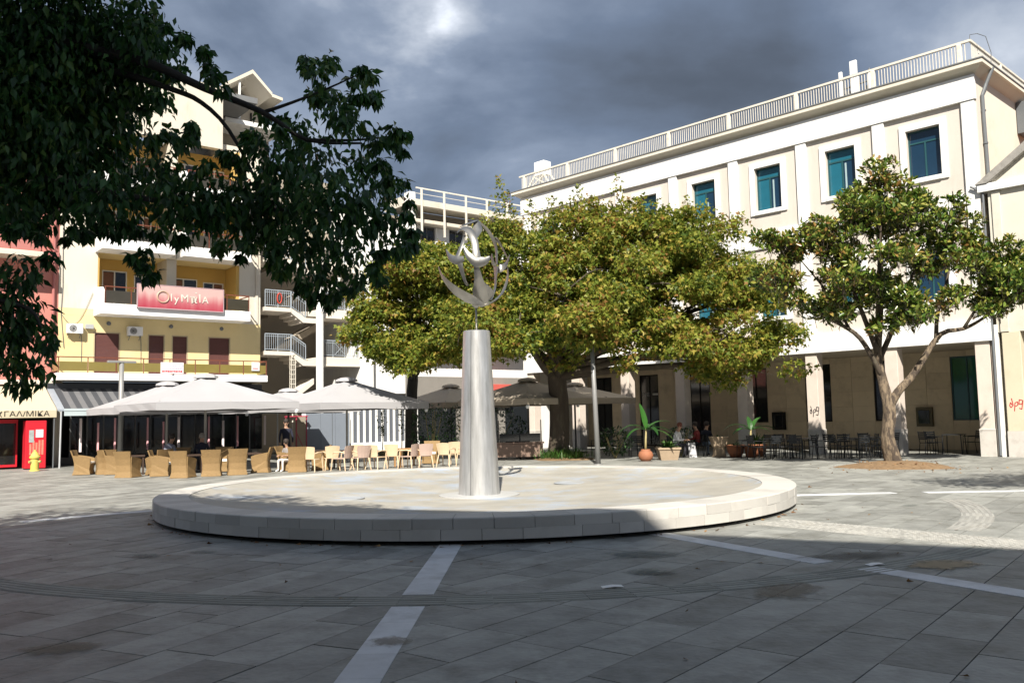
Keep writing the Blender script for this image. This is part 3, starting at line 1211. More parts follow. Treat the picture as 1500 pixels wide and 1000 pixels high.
mb.build('tympanum', CREAM2, G)
mb = MB()
mb.bbox(.2, 8.8, -.16, .3, 9.325, 9.6, .02)
mb.build('pediment_cornice', WHITE, G)
mb = MB()
mb.yprism([(.15, 9.603), (.55, 9.603), (4.5, 12.39), (8.45, 9.603), (8.85, 9.603), (4.5, 12.75)], -.2, .5)
mb.build('raking_cornice', LICH, G)
mb = MB()
mb.yprism([(.3, 9.9), (4.5, 12.752), (8.7, 9.9), (8.7, 9.98), (4.5, 12.85), (.3, 9.98)], .505, 14)
mb.build('roof', M('roof_tile', (.25, .12, .07), rough=.9, var=.2), G)
for x0 in (.64, 4.6, 8.3):
    q = MB()
    q.bbox(0, .58, -.03, .5, .9, 4.315, .015)
    p = q.build('pillar', YEL2, G, loc=(x0, 0, 0))
    q = MB()
    q.bbox(-.02, .6, -.05, .52, 0, .895, .01)
    q.build('plinth', MARBLE, p)
mb = MB()
mb.box(.81, 9, 4.4, 4.6, 0, 4.31)
mb.box(.81, 9, .36, 4.39, 4.2, 4.31)
mb.build('porch_wall', CLAD, G)
mb = MB()
mb.bbox(.4, .52, -.02, .2, .0, 4.6, .01)
mb.build('corner_strip', WHITE, G)
mb = MB()
gx, gz = .76, 1.72
tri_letters(mb, [[(gx + .07, gz + .07), (gx + .02, gz + .16), (gx - .01, gz + .05), (gx + .03, gz - .02), (gx + .1, gz + .06), (gx + .06, gz + .3)],
                 [(gx + .13, gz - .14), (gx + .16, gz + .14), (gx + .24, gz + .18), (gx + .25, gz + .07), (gx + .17, gz + .02)],
                 [(gx + .4, gz + .22), (gx + .3, gz + .25), (gx + .28, gz + .1), (gx + .37, gz + .09), (gx + .41, gz + .22), (gx + .36, gz - .08), (gx + .28, gz - .04)]], .028, -.034)
mb.build('graffiti', M('red_spray', (.45, .03, .03), rough=.6), G)

# ---------------------------------------------------------------- the yellow building with the cafe
YEL = M('yellow_render', (.66, .54, .29), rough=.85, var=.06, scale=1.2, stain=(.5, .38, .18, .3), sscale=.8)
CRM = M('cream_wall', (.60, .555, .47), rough=.85, var=.08, scale=.9, stain=(.44, .36, .27, .6), sscale=.9, stretch=(1.4, 1.4, .35))
ORNG = M('ochre_loggia', (.55, .36, .11), rough=.85, var=.07, scale=1.2)
BROWN = M('brown_shutter', (.10, .038, .033), rough=.6, var=.12, scale=3)
BRAIL = M('brown_rail', (.16, .05, .03), rough=.45, var=.1)
AMBER = M('amber_glass', (.20, .16, .05), rough=.15, var=.15, spec=.6)
SMOKE = M('smoked_glass', (.045, .04, .03), rough=.12, var=.2, spec=.6)
ALU = M('white_aluminium', (.7, .7, .7), rough=.4, var=.04)

B = thing('hotel_building', 'yellow and cream building with recessed balconies and a cafe on the ground floor', 'building', OB, ROT_B)
mb = MB()
dh = [(1.83, 2.97, 4.03, 5.98), (4.2, 4.98, 4.03, 5.96), (5.3, 6.07, 4.03, 5.96), (7.05, 8.16, 4.03, 5.96)]
mb.wall(.35, 9.72, 3.7, 6.68, 0, .3, dh)
mb.wall(.35, 1.94, 6.683, 7.0, 0, .3)
mb.build('first_floor_wall', YEL, B)
mb = MB()
mb.box(.35, 1.95, 0.003, 8, 7.003, 18.75)
mb.box(1.953, 7.7, 0.0, .4, 15.5, 18.75)
mb.box(8.6, 9.72, .0, 8, 6.683, 15.5)
mb.box(5.02, 5.48, 0, 1.5, 7.16, 9.617)
mb.box(5.06, 5.38, -.3, 1.5, 9.62, 15.49)
mb.box(7.7, 9.72, .4, 8, 15.503, 15.9)
mb.build('upper_wall', CRM, B)
mb = MB()
mb.bbox(9.45, 9.58, -.06, -.002, 6.7, 15.4, .01)
mb.build('pier_strip', CRM, B)
mb = MB()
mb.box(9.42, 9.72, .31, 8, 0, 6.68)
mb.box(.35, .65, .31, 8, 0, 6.99)
mb.box(1.96, 8.59, 7.5, 7.9, 6, 15.5)
mb.build('side_walls', CRM, B)
mb = MB()
mb.box(1.96, 9.7, .41, 8, 18.4, 18.7)
mb.build('roof', ROOFG, B)
for i, h in enumerate(dh):
    w = (h[1] - h[0]) / 2
    q = MB()
    hh = h[3] - h[2]
    for a, b, c, d in ((-w, -w + .05, 0, hh), (w - .05, w, 0, hh), (-w + .05, w - .05, hh - .05, hh)):
        q.box(a, b, .0 - .01, .1, c, d)
    o = q.build('shutter_frame', M('beige_frame', (.42, .34, .22), var=.1), B, loc=((h[0] + h[1]) / 2, 0, h[2]))
    q = MB()
    z = .0
    while z < hh - .06:
        q.bbox(-w + .055, w - .055, .05, .075, z, z + .058, .008)
        z += .06
    q.build('roller_shutter', BROWN, o)


def balcony_rail(parent, x0, x1, z0, ztop, glass, y=-1.2, posts=(), ret=True, gz=None, sides=(1, 1)):
    m_ = MB()
    m_.box(x0, x1, y - .025, y + .025, ztop - .045, ztop)
    for s, xx in zip(sides, (x0, x1)):
        if s:
            m_.box(xx - .025, xx + .025, y + .026, -.01, ztop - .045, ztop)
    n = max(1, round((x1 - x0) / 1.15))
    xs = [lerp(x0 + .02, x1 - .02, i / n) for i in range(n + 1)]
    for xx in xs:
        m_.box(xx - .018, xx + .018, y - .018, y + .018, z0, ztop - .046)
    o = m_.build('balcony_rail', BRAIL, parent)
    ga, gb = gz or (z0 + .08, ztop - .2)
    for a, b in zip(xs[:-1], xs[1:]):
        q = MB()
        w = (b - a) / 2 - .03
        q.box(-w, w, -.008, .008, ga, gb)
        q.build('glass_panel', glass, o, loc=((a + b) / 2, y, 0))
    for s, xx in zip(sides, (x0, x1)):
        if s:
            q = MB()
            q.box(-.008, .008, y + .08, -.06, ga, gb)
            q.build('glass_panel', glass, o, loc=(xx, 0, 0))
    return o


mb = MB()
mb.bbox(.10, 9.58, -1.27, -.004, 3.72, 4.03, .012)
mb.build('balcony_slab', WPAINT, B)
balcony_rail(B, .14, 9.54, 4.03, 4.74, AMBER, -1.22, gz=(4.12, 4.52))


def loggia(z, cheeks, fronts):
    """a storey of recessed balconies between the end piers; z is the underside of its parapet"""
    m_ = MB()
    m_.box(1.953, 8.597, .0, 1.9, z, z + .30)
    m_.build('loggia_floor', YEL, B)
    m_ = MB()
    hs = [(1.98, 2.36, z + .32, z + 2.35), (2.5, 3.62, z + .32, z + 2.4), (3.95, 4.72, z + .32, z + 2.25), (5.62, 7.0, z + .32, z + 2.3), (7.3, 8.35, z + .32, z + 2.2)]
    m_.wall(1.953, 8.597, z + .303, z + 2.93, 1.5, 1.8, hs)
    m_.box(8.45, 8.596, .02, 1.49, z + .303, z + 2.92)
    m_.box(1.954, 2.02, .02, 1.49, z + .303, z + 2.92)
    m_.build('loggia_wall', ORNG, B)
    for k, h in enumerate(hs):
        w, hh = (h[1] - h[0]) / 2, h[3] - h[2]
        q = MB()
        for a, b, c, d in ((-w, -w + .05, 0, hh), (w - .05, w, 0, hh), (-w + .05, w - .05, hh - .05, hh), (-.03, .03, .01, hh - .051)):
            q.box(a, b, 1.48, 1.58, c, d)
        o = q.build('balcony_door', ALU, B, loc=((h[0] + h[1]) / 2, 0, h[2]))
        for s in (-1, 1):
            q = MB()
            pw = (w - .085) / 2
            if (k + (s > 0)) % 2 and k:
                zz_ = 0.02
                while zz_ < hh - .1:
                    q.bbox(-pw, pw, 1.52, 1.545, zz_, zz_ + .058, .008)
                    zz_ += .06
                q.build('roller_shutter', M('loggia_shutter', (.19, .09, .06), rough=.6, var=.1), o, loc=(s * (.03 + pw), 0, 0))
            else:
                q.box(-pw, pw, 1.53, 1.54, .02, hh - .06)
                q.build('pane', GLASS_K, o, loc=(s * (.03 + pw), 0, 0))
    q = MB()
    q.box(2, 8.55, 2.6, 2.65, z + .3, z + 2.9)
    q.build('dark_rooms', BLACK, B)
    for x0, x1 in fronts:
        q = MB()
        q.bbox(x0, x1, -1.28, -.004, z + .0, z + .38, .012)
        q.box(x0, x1, -1.28, -1.2, z + .381, z + .47)
        if cheeks:
            q.xprism([(-1.278, z + .381), (-.004, z + .381), (-.004, z + 1.32), (-1.1, z + 1.2), (-1.278, z + 1.05)], x0, x0 + .14)
            q.box(x1 - .1, x1, -1.19, -.004, z + .381, z + .62)
        q.build('balcony_parapet', WPAINT, B)
        balcony_rail(B, x0 + .17, x1 - .04, z + .47, z + 1.26, SMOKE, -1.2, gz=(z + .5, z + 1.06), sides=(0, 1))


loggia(6.685, True, [(1.80, 8.68)])
loggia(9.625, True, [(1.82, 5.03), (5.41, 8.72)])
loggia(12.565, True, [(1.82, 5.03), (5.41, 8.72)])
# cafe front under the awning
PINK = M('pink_post', (.80, .42, .45), rough=.5, var=.12)
mb = MB()
mb.box(.66, 9.41, .9, .95, 0, 3.65)
mb.box(.66, 9.41, .31, .9, 3.55, 3.69)
mb.build('dark_cafe', BLACK, B)
mb = MB()
mb.box(.66, 9.41, .2, .6, .002, .35)
mb.build('cafe_sill', M('sill_grey', (.12, .115, .11), var=.1), B)
for k in range(13):
    x = 1.0 + k * .69
    q = MB()
    q.box(-.03, .03, .22, .28, .351, 2.9)
    o = q.build('door_frame', ROOFG, B, loc=(x, 0, 0))
    q = MB()
    q.box(-.31, .31, .245, .252, .38, 2.85)
    q.build('pane', GLASS_K, o, loc=(.345, 0, 0))
    if k % 4 != 3:
        q = MB()
        q.bbox(-.035 - .02 * (k % 3 == 0), .035, -1.7, -1.62, .62, 2.05 - .2 * (k % 2), .008)
        q.build('screen_post', PINK if k % 3 else M('pale_post', (.85, .74, .74), var=.1), o)  # pale free-standing post, well in front of the glass doors
# striped awning of the cafe
AWG = M('awning_dark', (.055, .058, .065), rough=.85, var=.12)
AWL = M('awning_light', (.135, .135, .14), rough=.85, var=.12)
mb = MB()
mb.bbox(-.10, 9.6, -.55, -.006, 3.36, 3.60, .02)
aw = mb.build('awning', M('awning_box', (.03, .033, .04), rough=.5), B)
x = .16
k = 0
while x < 9.5:
    w = .23
    q = MB()
    q.mi = 0
    a = Vector((x, -.5, 3.40))
    b = Vector((x, -2.62, 2.46))
    q.add([(0, -.5, 3.40), (w, -.5, 3.40), (w, -1.6, 2.90), (0, -1.6, 2.90), (0, -2.62, 2.46), (w, -2.62, 2.46),
           (0, -.5, 3.385), (w, -.5, 3.385), (w, -1.6, 2.885), (0, -1.6, 2.885), (0, -2.62, 2.445), (w, -2.62, 2.445)],
          [(0, 3, 2, 1), (3, 4, 5, 2), (6, 7, 8, 9), (9, 8, 11, 10)])
    q.build('awning_stripe', AWL if k % 2 else AWG, aw, loc=(x, 0, 0))
    x += w
    k += 1
mb = MB()
mb.box(.12, 9.62, -2.68, -2.62, 2.36, 2.46)
mb.box(.12, 9.62, -2.66, -2.655, 2.16, 2.359)
mb.build('front_bar', M('pale_awning_bar', (.42, .48, .5), rough=.4, var=.08), aw)
mb = MB()
mb.add([(-.12, -.4, 3.42), (.14, -.4, 3.42), (.14, -2.66, 2.44), (-.12, -2.66, 2.44), (-.12, -.4, 3.36), (.14, -.4, 3.36), (.14, -2.66, 2.36), (-.12, -2.66, 2.36)],
       [(0, 1, 2, 3), (4, 7, 6, 5), (0, 4, 5, 1), (1, 5, 6, 2), (2, 6, 7, 3), (3, 7, 4, 0)])
mb.build('arm_cover', M('arm_cover', (.36, .40, .45), rough=.4, metal=.3), aw)
mb = MB()
mb.tube([(.0, -2.6, 0), (.02, -2.62, 2.36)], .035, 8)
mb.tube([(9.5, -2.6, 0), (9.5, -2.62, 2.36)], .035, 8)
mb.build('support_pole', M('pole_grey', (.5, .52, .54), rough=.4, metal=.3), aw)

# sign board over the balcony
sg = thing('sign_board', 'pink and red sign board reading OlyMpIA hung on the balcony front', 'sign', PB(5.29, -1.36, 7.06), ROT_B)
SIGN = bpy.data.materials.new('sign_print')
SIGN.use_nodes = True
n_, l_ = SIGN.node_tree.nodes, SIGN.node_tree.links
tc = nd(n_, 'ShaderNodeTexCoord')
sepx = nd(n_, 'ShaderNodeSeparateXYZ')
l_.new(tc.outputs['Object'], sepx.inputs[0])
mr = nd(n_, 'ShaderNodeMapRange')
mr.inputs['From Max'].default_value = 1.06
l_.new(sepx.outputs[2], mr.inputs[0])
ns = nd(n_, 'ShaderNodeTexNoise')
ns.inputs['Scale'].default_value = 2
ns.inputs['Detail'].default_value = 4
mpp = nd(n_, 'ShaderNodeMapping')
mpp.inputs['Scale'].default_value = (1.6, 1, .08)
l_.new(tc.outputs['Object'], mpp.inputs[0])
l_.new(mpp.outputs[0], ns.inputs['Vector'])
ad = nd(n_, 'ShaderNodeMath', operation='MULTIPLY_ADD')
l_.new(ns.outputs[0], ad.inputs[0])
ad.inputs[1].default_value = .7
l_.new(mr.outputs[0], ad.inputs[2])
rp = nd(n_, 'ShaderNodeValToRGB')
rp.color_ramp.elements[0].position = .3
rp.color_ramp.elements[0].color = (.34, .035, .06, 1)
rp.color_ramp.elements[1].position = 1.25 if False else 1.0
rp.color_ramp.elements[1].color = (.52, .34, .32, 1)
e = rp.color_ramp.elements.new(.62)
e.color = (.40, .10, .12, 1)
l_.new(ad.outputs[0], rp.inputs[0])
l_.new(rp.outputs[0], n_['Principled BSDF'].inputs['Base Color'])
n_['Principled BSDF'].inputs['Roughness'].default_value = .45
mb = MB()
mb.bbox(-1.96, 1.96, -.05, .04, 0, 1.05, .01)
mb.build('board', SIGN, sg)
mb = MB()
for a, b, c, d in ((-2.0, -1.962, -.02, 1.07), (1.962, 2.0, -.02, 1.07), (-1.961, 1.961, -.05, -.002), (-1.961, 1.961, 1.052, 1.075)):
    mb.box(a, b, -.06, .05, c, d)
mb.build('board_frame', M('sign_frame', (.4, .28, .3), rough=.4), sg)
LET = M('sign_letters', (.66, .57, .50), rough=.5, var=.05)
GOLD = M('sign_ring', (.46, .30, .22), rough=.5, var=.1)
ring = MB()
rp_ = [(-.86 + .26 * math.cos(a), -.064, .52 + .26 * math.sin(a)) for a in np.linspace(0, 2 * PI, 29)]
ring.tube(rp_, .035, 6)
ring.build('letter', GOLD, sg)
xx = -.56
for ch, s_, dx, dz in (('l', .5, .16, .0), ('y', .5, .27, -.04), ('M', .5, .44, .0), ('\u03c0', .56, .36, -.02), ('I', .58, .17, .03), ('A', .46, .3, -.02)):
    text_obj('letter', ch, s_, LET, sg, (xx + dx / 2, -.062, .5 + dz))
    xx += dx + .02
q = MB()
q.box(-.04, .04, -.066, -.054, 0, .05)
q.build('letter', LET, sg, loc=(.66, 0, .78))


def ac_unit(loc, label, rot, w=.66, hgt=.42):
    t = thing('ac_unit', label, 'air conditioner', loc, rot, 'air conditioners on the yellow building')
    q = MB()
    q.bbox(-w / 2, w / 2, -.30, -.03, 0, hgt, .02)
    q.build('body', ALU, t)
    q = MB()
    cx = -w * .14
    for r0 in (.05, .10, .15):
        q.tube([(cx + r0 * math.cos(a), -.308, hgt / 2 + r0 * math.sin(a)) for a in np.linspace(0, 2 * PI, 17)], .008, 4)
    q.build('fan_grille', ALU, t)
    q = MB()
    q.lathe([(.165, 0), (.165, .012), (.04, .014), (.04, .03), (.0, .03)], 20)
    o = q.build('fan', M('fan_dark', (.05, .05, .05)), t, loc=(cx, -.296, hgt / 2))
    o.rotation_euler = (PI / 2, 0, 0)
    q = MB()
    for s in (-1, 1):
        q.bar((s * w * .35, -.3, -.02), (s * w * .35, 0, -.02), .03)
        q.bar((s * w * .35, -.25, -.02), (s * w * .35, 0, -.2), .02)
    q.build('bracket', PIPE, t)
    q = MB()
    q.tube([(w * .45, -.03, .05), (w * .5, -.02, -.4), (w * .5, -.02, -1.6)], .014, 5)
    q.build('hose', PIPE, t)
    return t


ac_unit(PB(1.0, 0, 5.85), 'white air conditioner left of the wide brown shutter', ROT_B)
ac_unit(PB(3.56, 0, 5.85), 'white air conditioner between the wide brown shutter and the narrow ones', ROT_B)
jb = thing('junction_box', 'small grey junction box beside the left air conditioner', 'box', PB(1.62, 0, 6.1), ROT_B)
q = MB()
q.bbox(-.16, .16, -.16, -.0, 0, .18, .01)
q.build('body', M('grey_plastic', (.35, .36, .37), var=.05), jb)
q = MB()
q.bbox(-.17, .17, -.17, -.161, -.01, .19, .005)
q.build('lid', M('grey_plastic', (.35, .36, .37)), jb)
# banners on the first floor rail
bn = thing('banner', 'white banner with red and blue lines of print on the first floor railing', 'banner', PB(4.93, -1.27, 4.05), ROT_B)
q = MB()
q.bbox(-.52, .52, -.012, .012, 0, .52, .004)
q.build('sheet', M('banner_white', (.72, .70, .70), var=.04), bn)
q = MB()
rr = random.Random(4)
for z, h, x0, x1 in ((.06, .085, -.47, .47),):
    x = x0
    while x < x1:
        w = rr.uniform(.03, .075)
        q.box(x, min(x + w, x1), -.018, -.0125, z + rr.uniform(0, .02), z + h)
        x += w + .018
q.lathe([(.03, 0), (.085, 0)], 16, cap=False)
o = q.build('red_print', M('red_print', (.55, .02, .04)), bn)
q = MB()
for z in (.2, .27, .34):
    x = -.1
    while x < .46:
        w = rr.uniform(.03, .08)
        q.box(x, x + w, -.018, -.0125, z, z + .03)
        x += w + .02
q.build('blue_print', M('grey_print', (.25, .25, .4)), bn)
bn2 = thing('banner', 'small white sign with red print near the right end of the railing', 'sign', PB(8.95, -1.27, 4.25), ROT_B)
q = MB()
q.bbox(-.2, .2, -.012, .012, 0, .42, .004)
q.build('sheet', M('banner_white', (.72, .70, .70)), bn2)
q = MB()
for k in range(5):
    q.box(-.15 + .06 * k, -.11 + .06 * k, -.018, -.0125, .08, .14)
q.build('red_print', M('red_print', (.55, .02, .04)), bn2)
# cables on the facade
mb = MB()
cab = [(.42, -.03, 6.9 - .55 * math.sin(PI * t) + t * .9 + .1) for t in ()]
mb.tube([(.45 + 1.3 * t, -.04, 6.75 + 1.0 * t ** 2 - .75 * math.sin(PI * t) * (1 - .3 * t)) for t in np.linspace(0, 1, 14)], .012, 5)
mb.tube([(.46, -.04, 10.5), (.5, -.04, 8), (.45, -.04, 6.75), (.6, -.04, 5.2)], .012, 5)
mb.build('facade_cable', PIPE, B)
for x in (2.45, 5.25, 7.7):
    q = MB()
    q.lathe([(.0, 0), (.09, .0), (.10, .05), (.05, .09), (0, .09)], 10, cap=False)
    o = q.build('wall_lamp', PIPE, B, loc=(x, 0, 6.38))
    o.rotation_euler = (PI / 2, 0, 0)

# ---------------------------------------------------------------- the pink house
PNK = M('pink_render', (.50, .20, .165), rough=.85, var=.08, scale=1.1, stain=(.4, .15, .12, .4), sscale=.8)
Cb = thing('pink_house', 'pink rendered house with a beige shop awning at the left edge', 'building', OB, ROT_B)
mb = MB()
mb.wall(-12, .34, 3.55, 14, .02, .35, [(-3.4, -2.2, 4.9, 7.2), (-6, -4.8, 4.9, 7.2), (-3.4, -2.2, 9.3, 11.5)])
mb.build('wall', PNK, Cb)
mb = MB()
mb.box(-12, .34, .36, 9, 13.6, 14)
mb.box(-12, .34, 1.2, 1.3, 0, 13.5)
mb.build('roof_and_core', BLACK, Cb)
mb = MB()
mb.bbox(-9, -.5, -1.15, .015, 9.0, 9.22, .02)
mb.build('balcony_slab', CRM, Cb)
mb = MB()
mb.bbox(-9, .3, -.2, .015, 3.56, 3.75, .02)
mb.build('string_course', CRM, Cb)
balcony_rail(Cb, -8.9, -.56, 9.22, 10.1, M('pink_panel', (.42, .16, .14), var=.1), -1.1, gz=(9.25, 9.75))
mb = MB()
mb.tube([(.12, -.1, 13.5), (.12, -.1, 3.8)], .06, 8)
mb.build('drainpipe', M('pink_pipe', (.36, .13, .12)), Cb)
mb = MB()
mb.bbox(-.3, .33, -.12, .015, 9.25, 9.45, .02)
mb.build('ledge', M('pink_pipe', (.36, .13, .12)), Cb)
for a_, b_, w_ in (((-2.2, -.25, 7.2), (.1, -.06, 5.2), .09), ((-2.2, -.25, 7.0), (.1, -.06, 5.0), .06), ((-1.4, -.3, 11.3), (.25, -.06, 9.5), .09), ((-1.4, -.3, 11.1), (.25, -.06, 9.3), .05)):
    mb = MB()
    mb.bar(a_, b_, w_)
    mb.build('stay_bar', M('pink_pipe', (.36, .13, .12)), Cb)
AWB = M('awning_beige', (.50, .43, .31), rough=.9, var=.06, scale=2)
mb = MB()
n = 8
x0, x1 = -8, -.13
prof = [(0.0, 3.52), (-1.2, 2.98), (-2.42, 2.46), (-2.5, 2.40), (-2.5, 2.11)]
vs = []
for y, z in prof:
    vs += [(x0, y, z), (x1, y, z)]
for y, z in prof:
    vs += [(x0, y + .012, z - .012), (x1, y + .012, z - .012)]
fs = []
for i in range(4):
    fs += [(2 * i, 2 * i + 2, 2 * i + 3, 2 * i + 1), (10 + 2 * i, 10 + 2 * i + 1, 10 + 2 * i + 3, 10 + 2 * i + 2)]
mb.add(vs, fs)
mb.add([(x1 + .001, .0, 3.5), (x1 + .001, -2.5, 2.4), (x1 + .001, -2.5, 2.11), (x1 + .001, -2.3, 2.11)], [(0, 1, 2, 3)])
ab = mb.build('awning', AWB, Cb)
BLK = M('black_print', (.02, .018, .015), rough=.7)
text_obj('lettering', '\u0393\u0391\u039b/\u039c\u0399\u039a\u0391', .30, BLK, ab, (-1.22, -2.506, 2.255), ext=.004, sx=1.18)
mb = MB()
mb.bar((-2.28, -2.506, 2.15), (-2.12, -2.506, 2.36), .05, .006, upv=(0, 1, 0))
mb.bar((-2.12, -2.506, 2.15), (-2.26, -2.506, 2.36), .03, .006, upv=(0, 1, 0))
mb.build('lettering', BLK, ab)
mb = MB()
mb.tube([(-.2, -2.4, 0), (-.2, -2.45, 2.2)], .025, 6)
mb.build('support_pole', PIPE, ab)
mb = MB()
mb.box(-12, .3, .5, .55, 0, 3.5)
mb.build('dark_shop', BLACK, Cb)
# red drinks cabinet and open red-framed door
RED = M('red_panel', (.55, .018, .03), rough=.35, var=.06)
rc = thing('drinks_cabinet', 'tall red drinks cabinet with blurred pictures in front of the dark shop', 'cabinet', PB(-.86, -2.2, 0), ROT_B)
q = MB()
q.bbox(-.38, .38, -.28, .35, .06, 1.98, .02)
q.build('body', RED, rc)
q = MB()
q.box(-.34, .34, -.26, .3, 0, .058)
q.build('base', DARK, rc)
q = MB()
rr = random.Random(3)
for k in range(5):
    x = -.24 + k * .11
    h = rr.uniform(.35, .75)
    q.box(x, x + .075, -.290, -.281, .6, .6 + h)
q.build('picture', M('cabinet_picture', (.6, .2, .14), var=.5, scale=9), rc)
q = MB()
q.bbox(-.02, .26, -.295, -.281, 1.3, 1.62, .003)
q.build('sticker', M('sticker_white', (.6, .62, .62), var=.1), rc)
q = MB()
q.bbox(-.26, -.08, -.293, -.281, 1.1, 1.6, .003)
q.build('picture', M('grey_picture', (.3, .34, .33), var=.4, scale=8), rc)
dr = thing('shop_door', 'red framed glass door left of the red drinks cabinet', 'door', PB(-1.82, -1.2, 0), ROT_B)
q = MB()
for a, b, c, d in ((-.5, -.44, .1, 2.05), (.44, .5, .1, 2.05), (-.439, .439, .1, .2), (-.439, .439, 1.9, 2.05)):
    q.box(a, b, -.04, .04, c, d)
q.build('frame', RED, dr)
q = MB()
q.box(-.438, .438, -.01, .01, .21, 1.89)
q.build('pane', GLASS_K, dr)
# yellow hydrant
hy = thing('fire_hydrant', 'small yellow hydrant with a domed cap before the red cabinet', 'hydrant', (-18.75, 34.4, 0))
q = MB()
q.lathe([(.19, 0), (.19, .05), (.155, .07), (.155, .5), (.2, .52), (.2, .58), (.15, .62), (.11, .72), (.05, .78), (.05, .84), (0, .84)], 18)
smooth_by_angle(q.build('barrel', M('hydrant_yellow', (.55, .44, .10), rough=.5, var=.15, stain=(.35, .33, .22, .5), sscale=6), hy), 35)
for a in (0, 2.2, 4.2):
    q = MB()
    q.tube([(.1 * math.cos(a), .1 * math.sin(a), .38), (.24 * math.cos(a), .24 * math.sin(a), .38)], .05, 8)
    q.build('nozzle', M('hydrant_nozzle', (.4, .34, .12), var=.2), hy)

# ---------------------------------------------------------------- open stair tower
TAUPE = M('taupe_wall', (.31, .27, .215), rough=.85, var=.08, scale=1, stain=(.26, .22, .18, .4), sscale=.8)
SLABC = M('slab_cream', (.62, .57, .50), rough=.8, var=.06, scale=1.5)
STRL = M('grey_blue_rail', (.30, .34, .38), rough=.45, var=.08)
D = thing('stair_tower', 'cream open stair tower with a round white column and metal railings', 'building', OB, ROT_B)
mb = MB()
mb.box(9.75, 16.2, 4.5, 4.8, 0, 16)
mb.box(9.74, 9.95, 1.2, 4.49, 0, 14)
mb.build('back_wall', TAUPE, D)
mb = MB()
mb.box(15.45, 16.3, -.02, 4.49, 0, 14)
mb.build('pier', WHITE, D)
mb = MB()
mb.lathe([(.2, 0), (.2, 9.8)], 20, c=(12.9, -.3, 0))
smooth_by_angle(mb.build('column', WHITE, D), 40)


def railing(x0, z0, x1, z1, y, hgt=.9, panel=True):
    q = MB()
    q.bar((x0, y, z0 + hgt), (x1, y, z1 + hgt), .045)
    q.bar((x0, y, z0 + .1), (x1, y, z1 + .1), .03)
    q.bar((x0, y, z0 + hgt - .12), (x1, y, z1 + hgt - .12), .025)
    n_ = max(2, int(abs(x1 - x0) / .115))
    for k in range(n_ + 1):
        t = k / n_
        q.bar((lerp(x0, x1, t), y, lerp(z0, z1, t) - (.02 if k % 6 == 0 else -.1)), (lerp(x0, x1, t), y, lerp(z0, z1, t) + hgt - .02), .035 if k % 6 == 0 else .018)
    if panel:
        xm, zm = (x0 + x1) / 2, (z0 + z1) / 2
        for s in (-1, 1):
            q.bar((xm - .28, y - .02, zm + .45 + s * .28), (xm + .28, y - .02, zm + .45 - s * .28), .02)
    return q.build('railing', STRL, D)


for zt in (5.14, 7.72, 10.3):
    mb = MB()
    mb.bbox(13.1, 15.44, 0, 1.8, zt - .46, zt, .01)
    mb.bbox(13.1, 15.44, -.07, 0, zt - .50, zt - .42, .01)
    mb.box(12.2, 13.09, .3, 1.8, zt - .40, zt - .16)
    mb.build('landing', SLABC, D)
    railing(13.15, zt, 15.4, zt, .08)
for zt in (5.36, 7.64, 10.2):
    mb = MB()
    mb.bbox(9.96, 11.45, 0, 1.8, zt - .2, zt, .01)
    mb.build('half_landing', SLABC, D)
    railing(10.0, zt, 11.4, zt, .06, panel=False)
    st_ = MB()
    for k in range(3):
        st_.box(11.455 + k * .25, 11.455 + (k + 1) * .25, .12, 1.6, zt - .17 * (k + 1) - .22, zt - .17 * (k + 1))
    st_.yprism([(11.4, zt - .22), (11.5, zt - .02), (12.25, zt - .46), (13.05, zt - .46), (13.05, zt - .72), (12.1, zt - .72)], .02, .11)
    st_.build('steps', SLABC, D)
    railing(11.45, zt, 12.25, zt - .5, .06, panel=False)
    # the return flight behind, its soffit seen from below
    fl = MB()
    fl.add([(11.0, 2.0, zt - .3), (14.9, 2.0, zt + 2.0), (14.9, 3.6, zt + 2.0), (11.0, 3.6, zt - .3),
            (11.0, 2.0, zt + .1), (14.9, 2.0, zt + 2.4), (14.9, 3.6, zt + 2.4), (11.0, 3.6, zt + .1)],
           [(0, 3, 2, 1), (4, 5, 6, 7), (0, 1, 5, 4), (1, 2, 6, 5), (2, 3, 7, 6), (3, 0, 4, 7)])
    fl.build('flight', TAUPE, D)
fl = MB()
fl.add([(11.0, .4, 2.3), (12.9, .4, 3.7), (12.9, 2, 3.7), (11, 2, 2.3), (11, .4, 2.6), (12.9, .4, 4.0), (12.9, 2, 4.0), (11, 2, 2.6)],
       [(0, 3, 2, 1), (4, 5, 6, 7), (0, 1, 5, 4), (1, 2, 6, 5), (2, 3, 7, 6), (3, 0, 4, 7)])
fl.build('flight', SLABC, D)
mb = MB()
mb.box(10.2, 11.0, 1.205, 1.215, 5.37, 7.3) if False else mb.box(10.2, 11.0, 4.47, 4.495, 5.37, 7.3)
mb.build('door', M('blue_grey_door', (.07, .09, .12), var=.1), D)
hr = thing('hose_reel', 'small red hose coil hanging on the upper landing railing', 'hose', PB(10.75, .0, 8.12), ROT_B)
q = MB()
q.tube([(.12 * math.cos(a) , -.03 + a * .002, .26 * math.sin(a)) for a in np.linspace(0, 12.5, 50)], .03, 6)
q.build('coil', M('hose_red', (.45, .05, .03)), hr)
q = MB()
q.bar((0, 0, -.1), (0, 0, .4), .03)
q.build('hook', PIPE, hr)
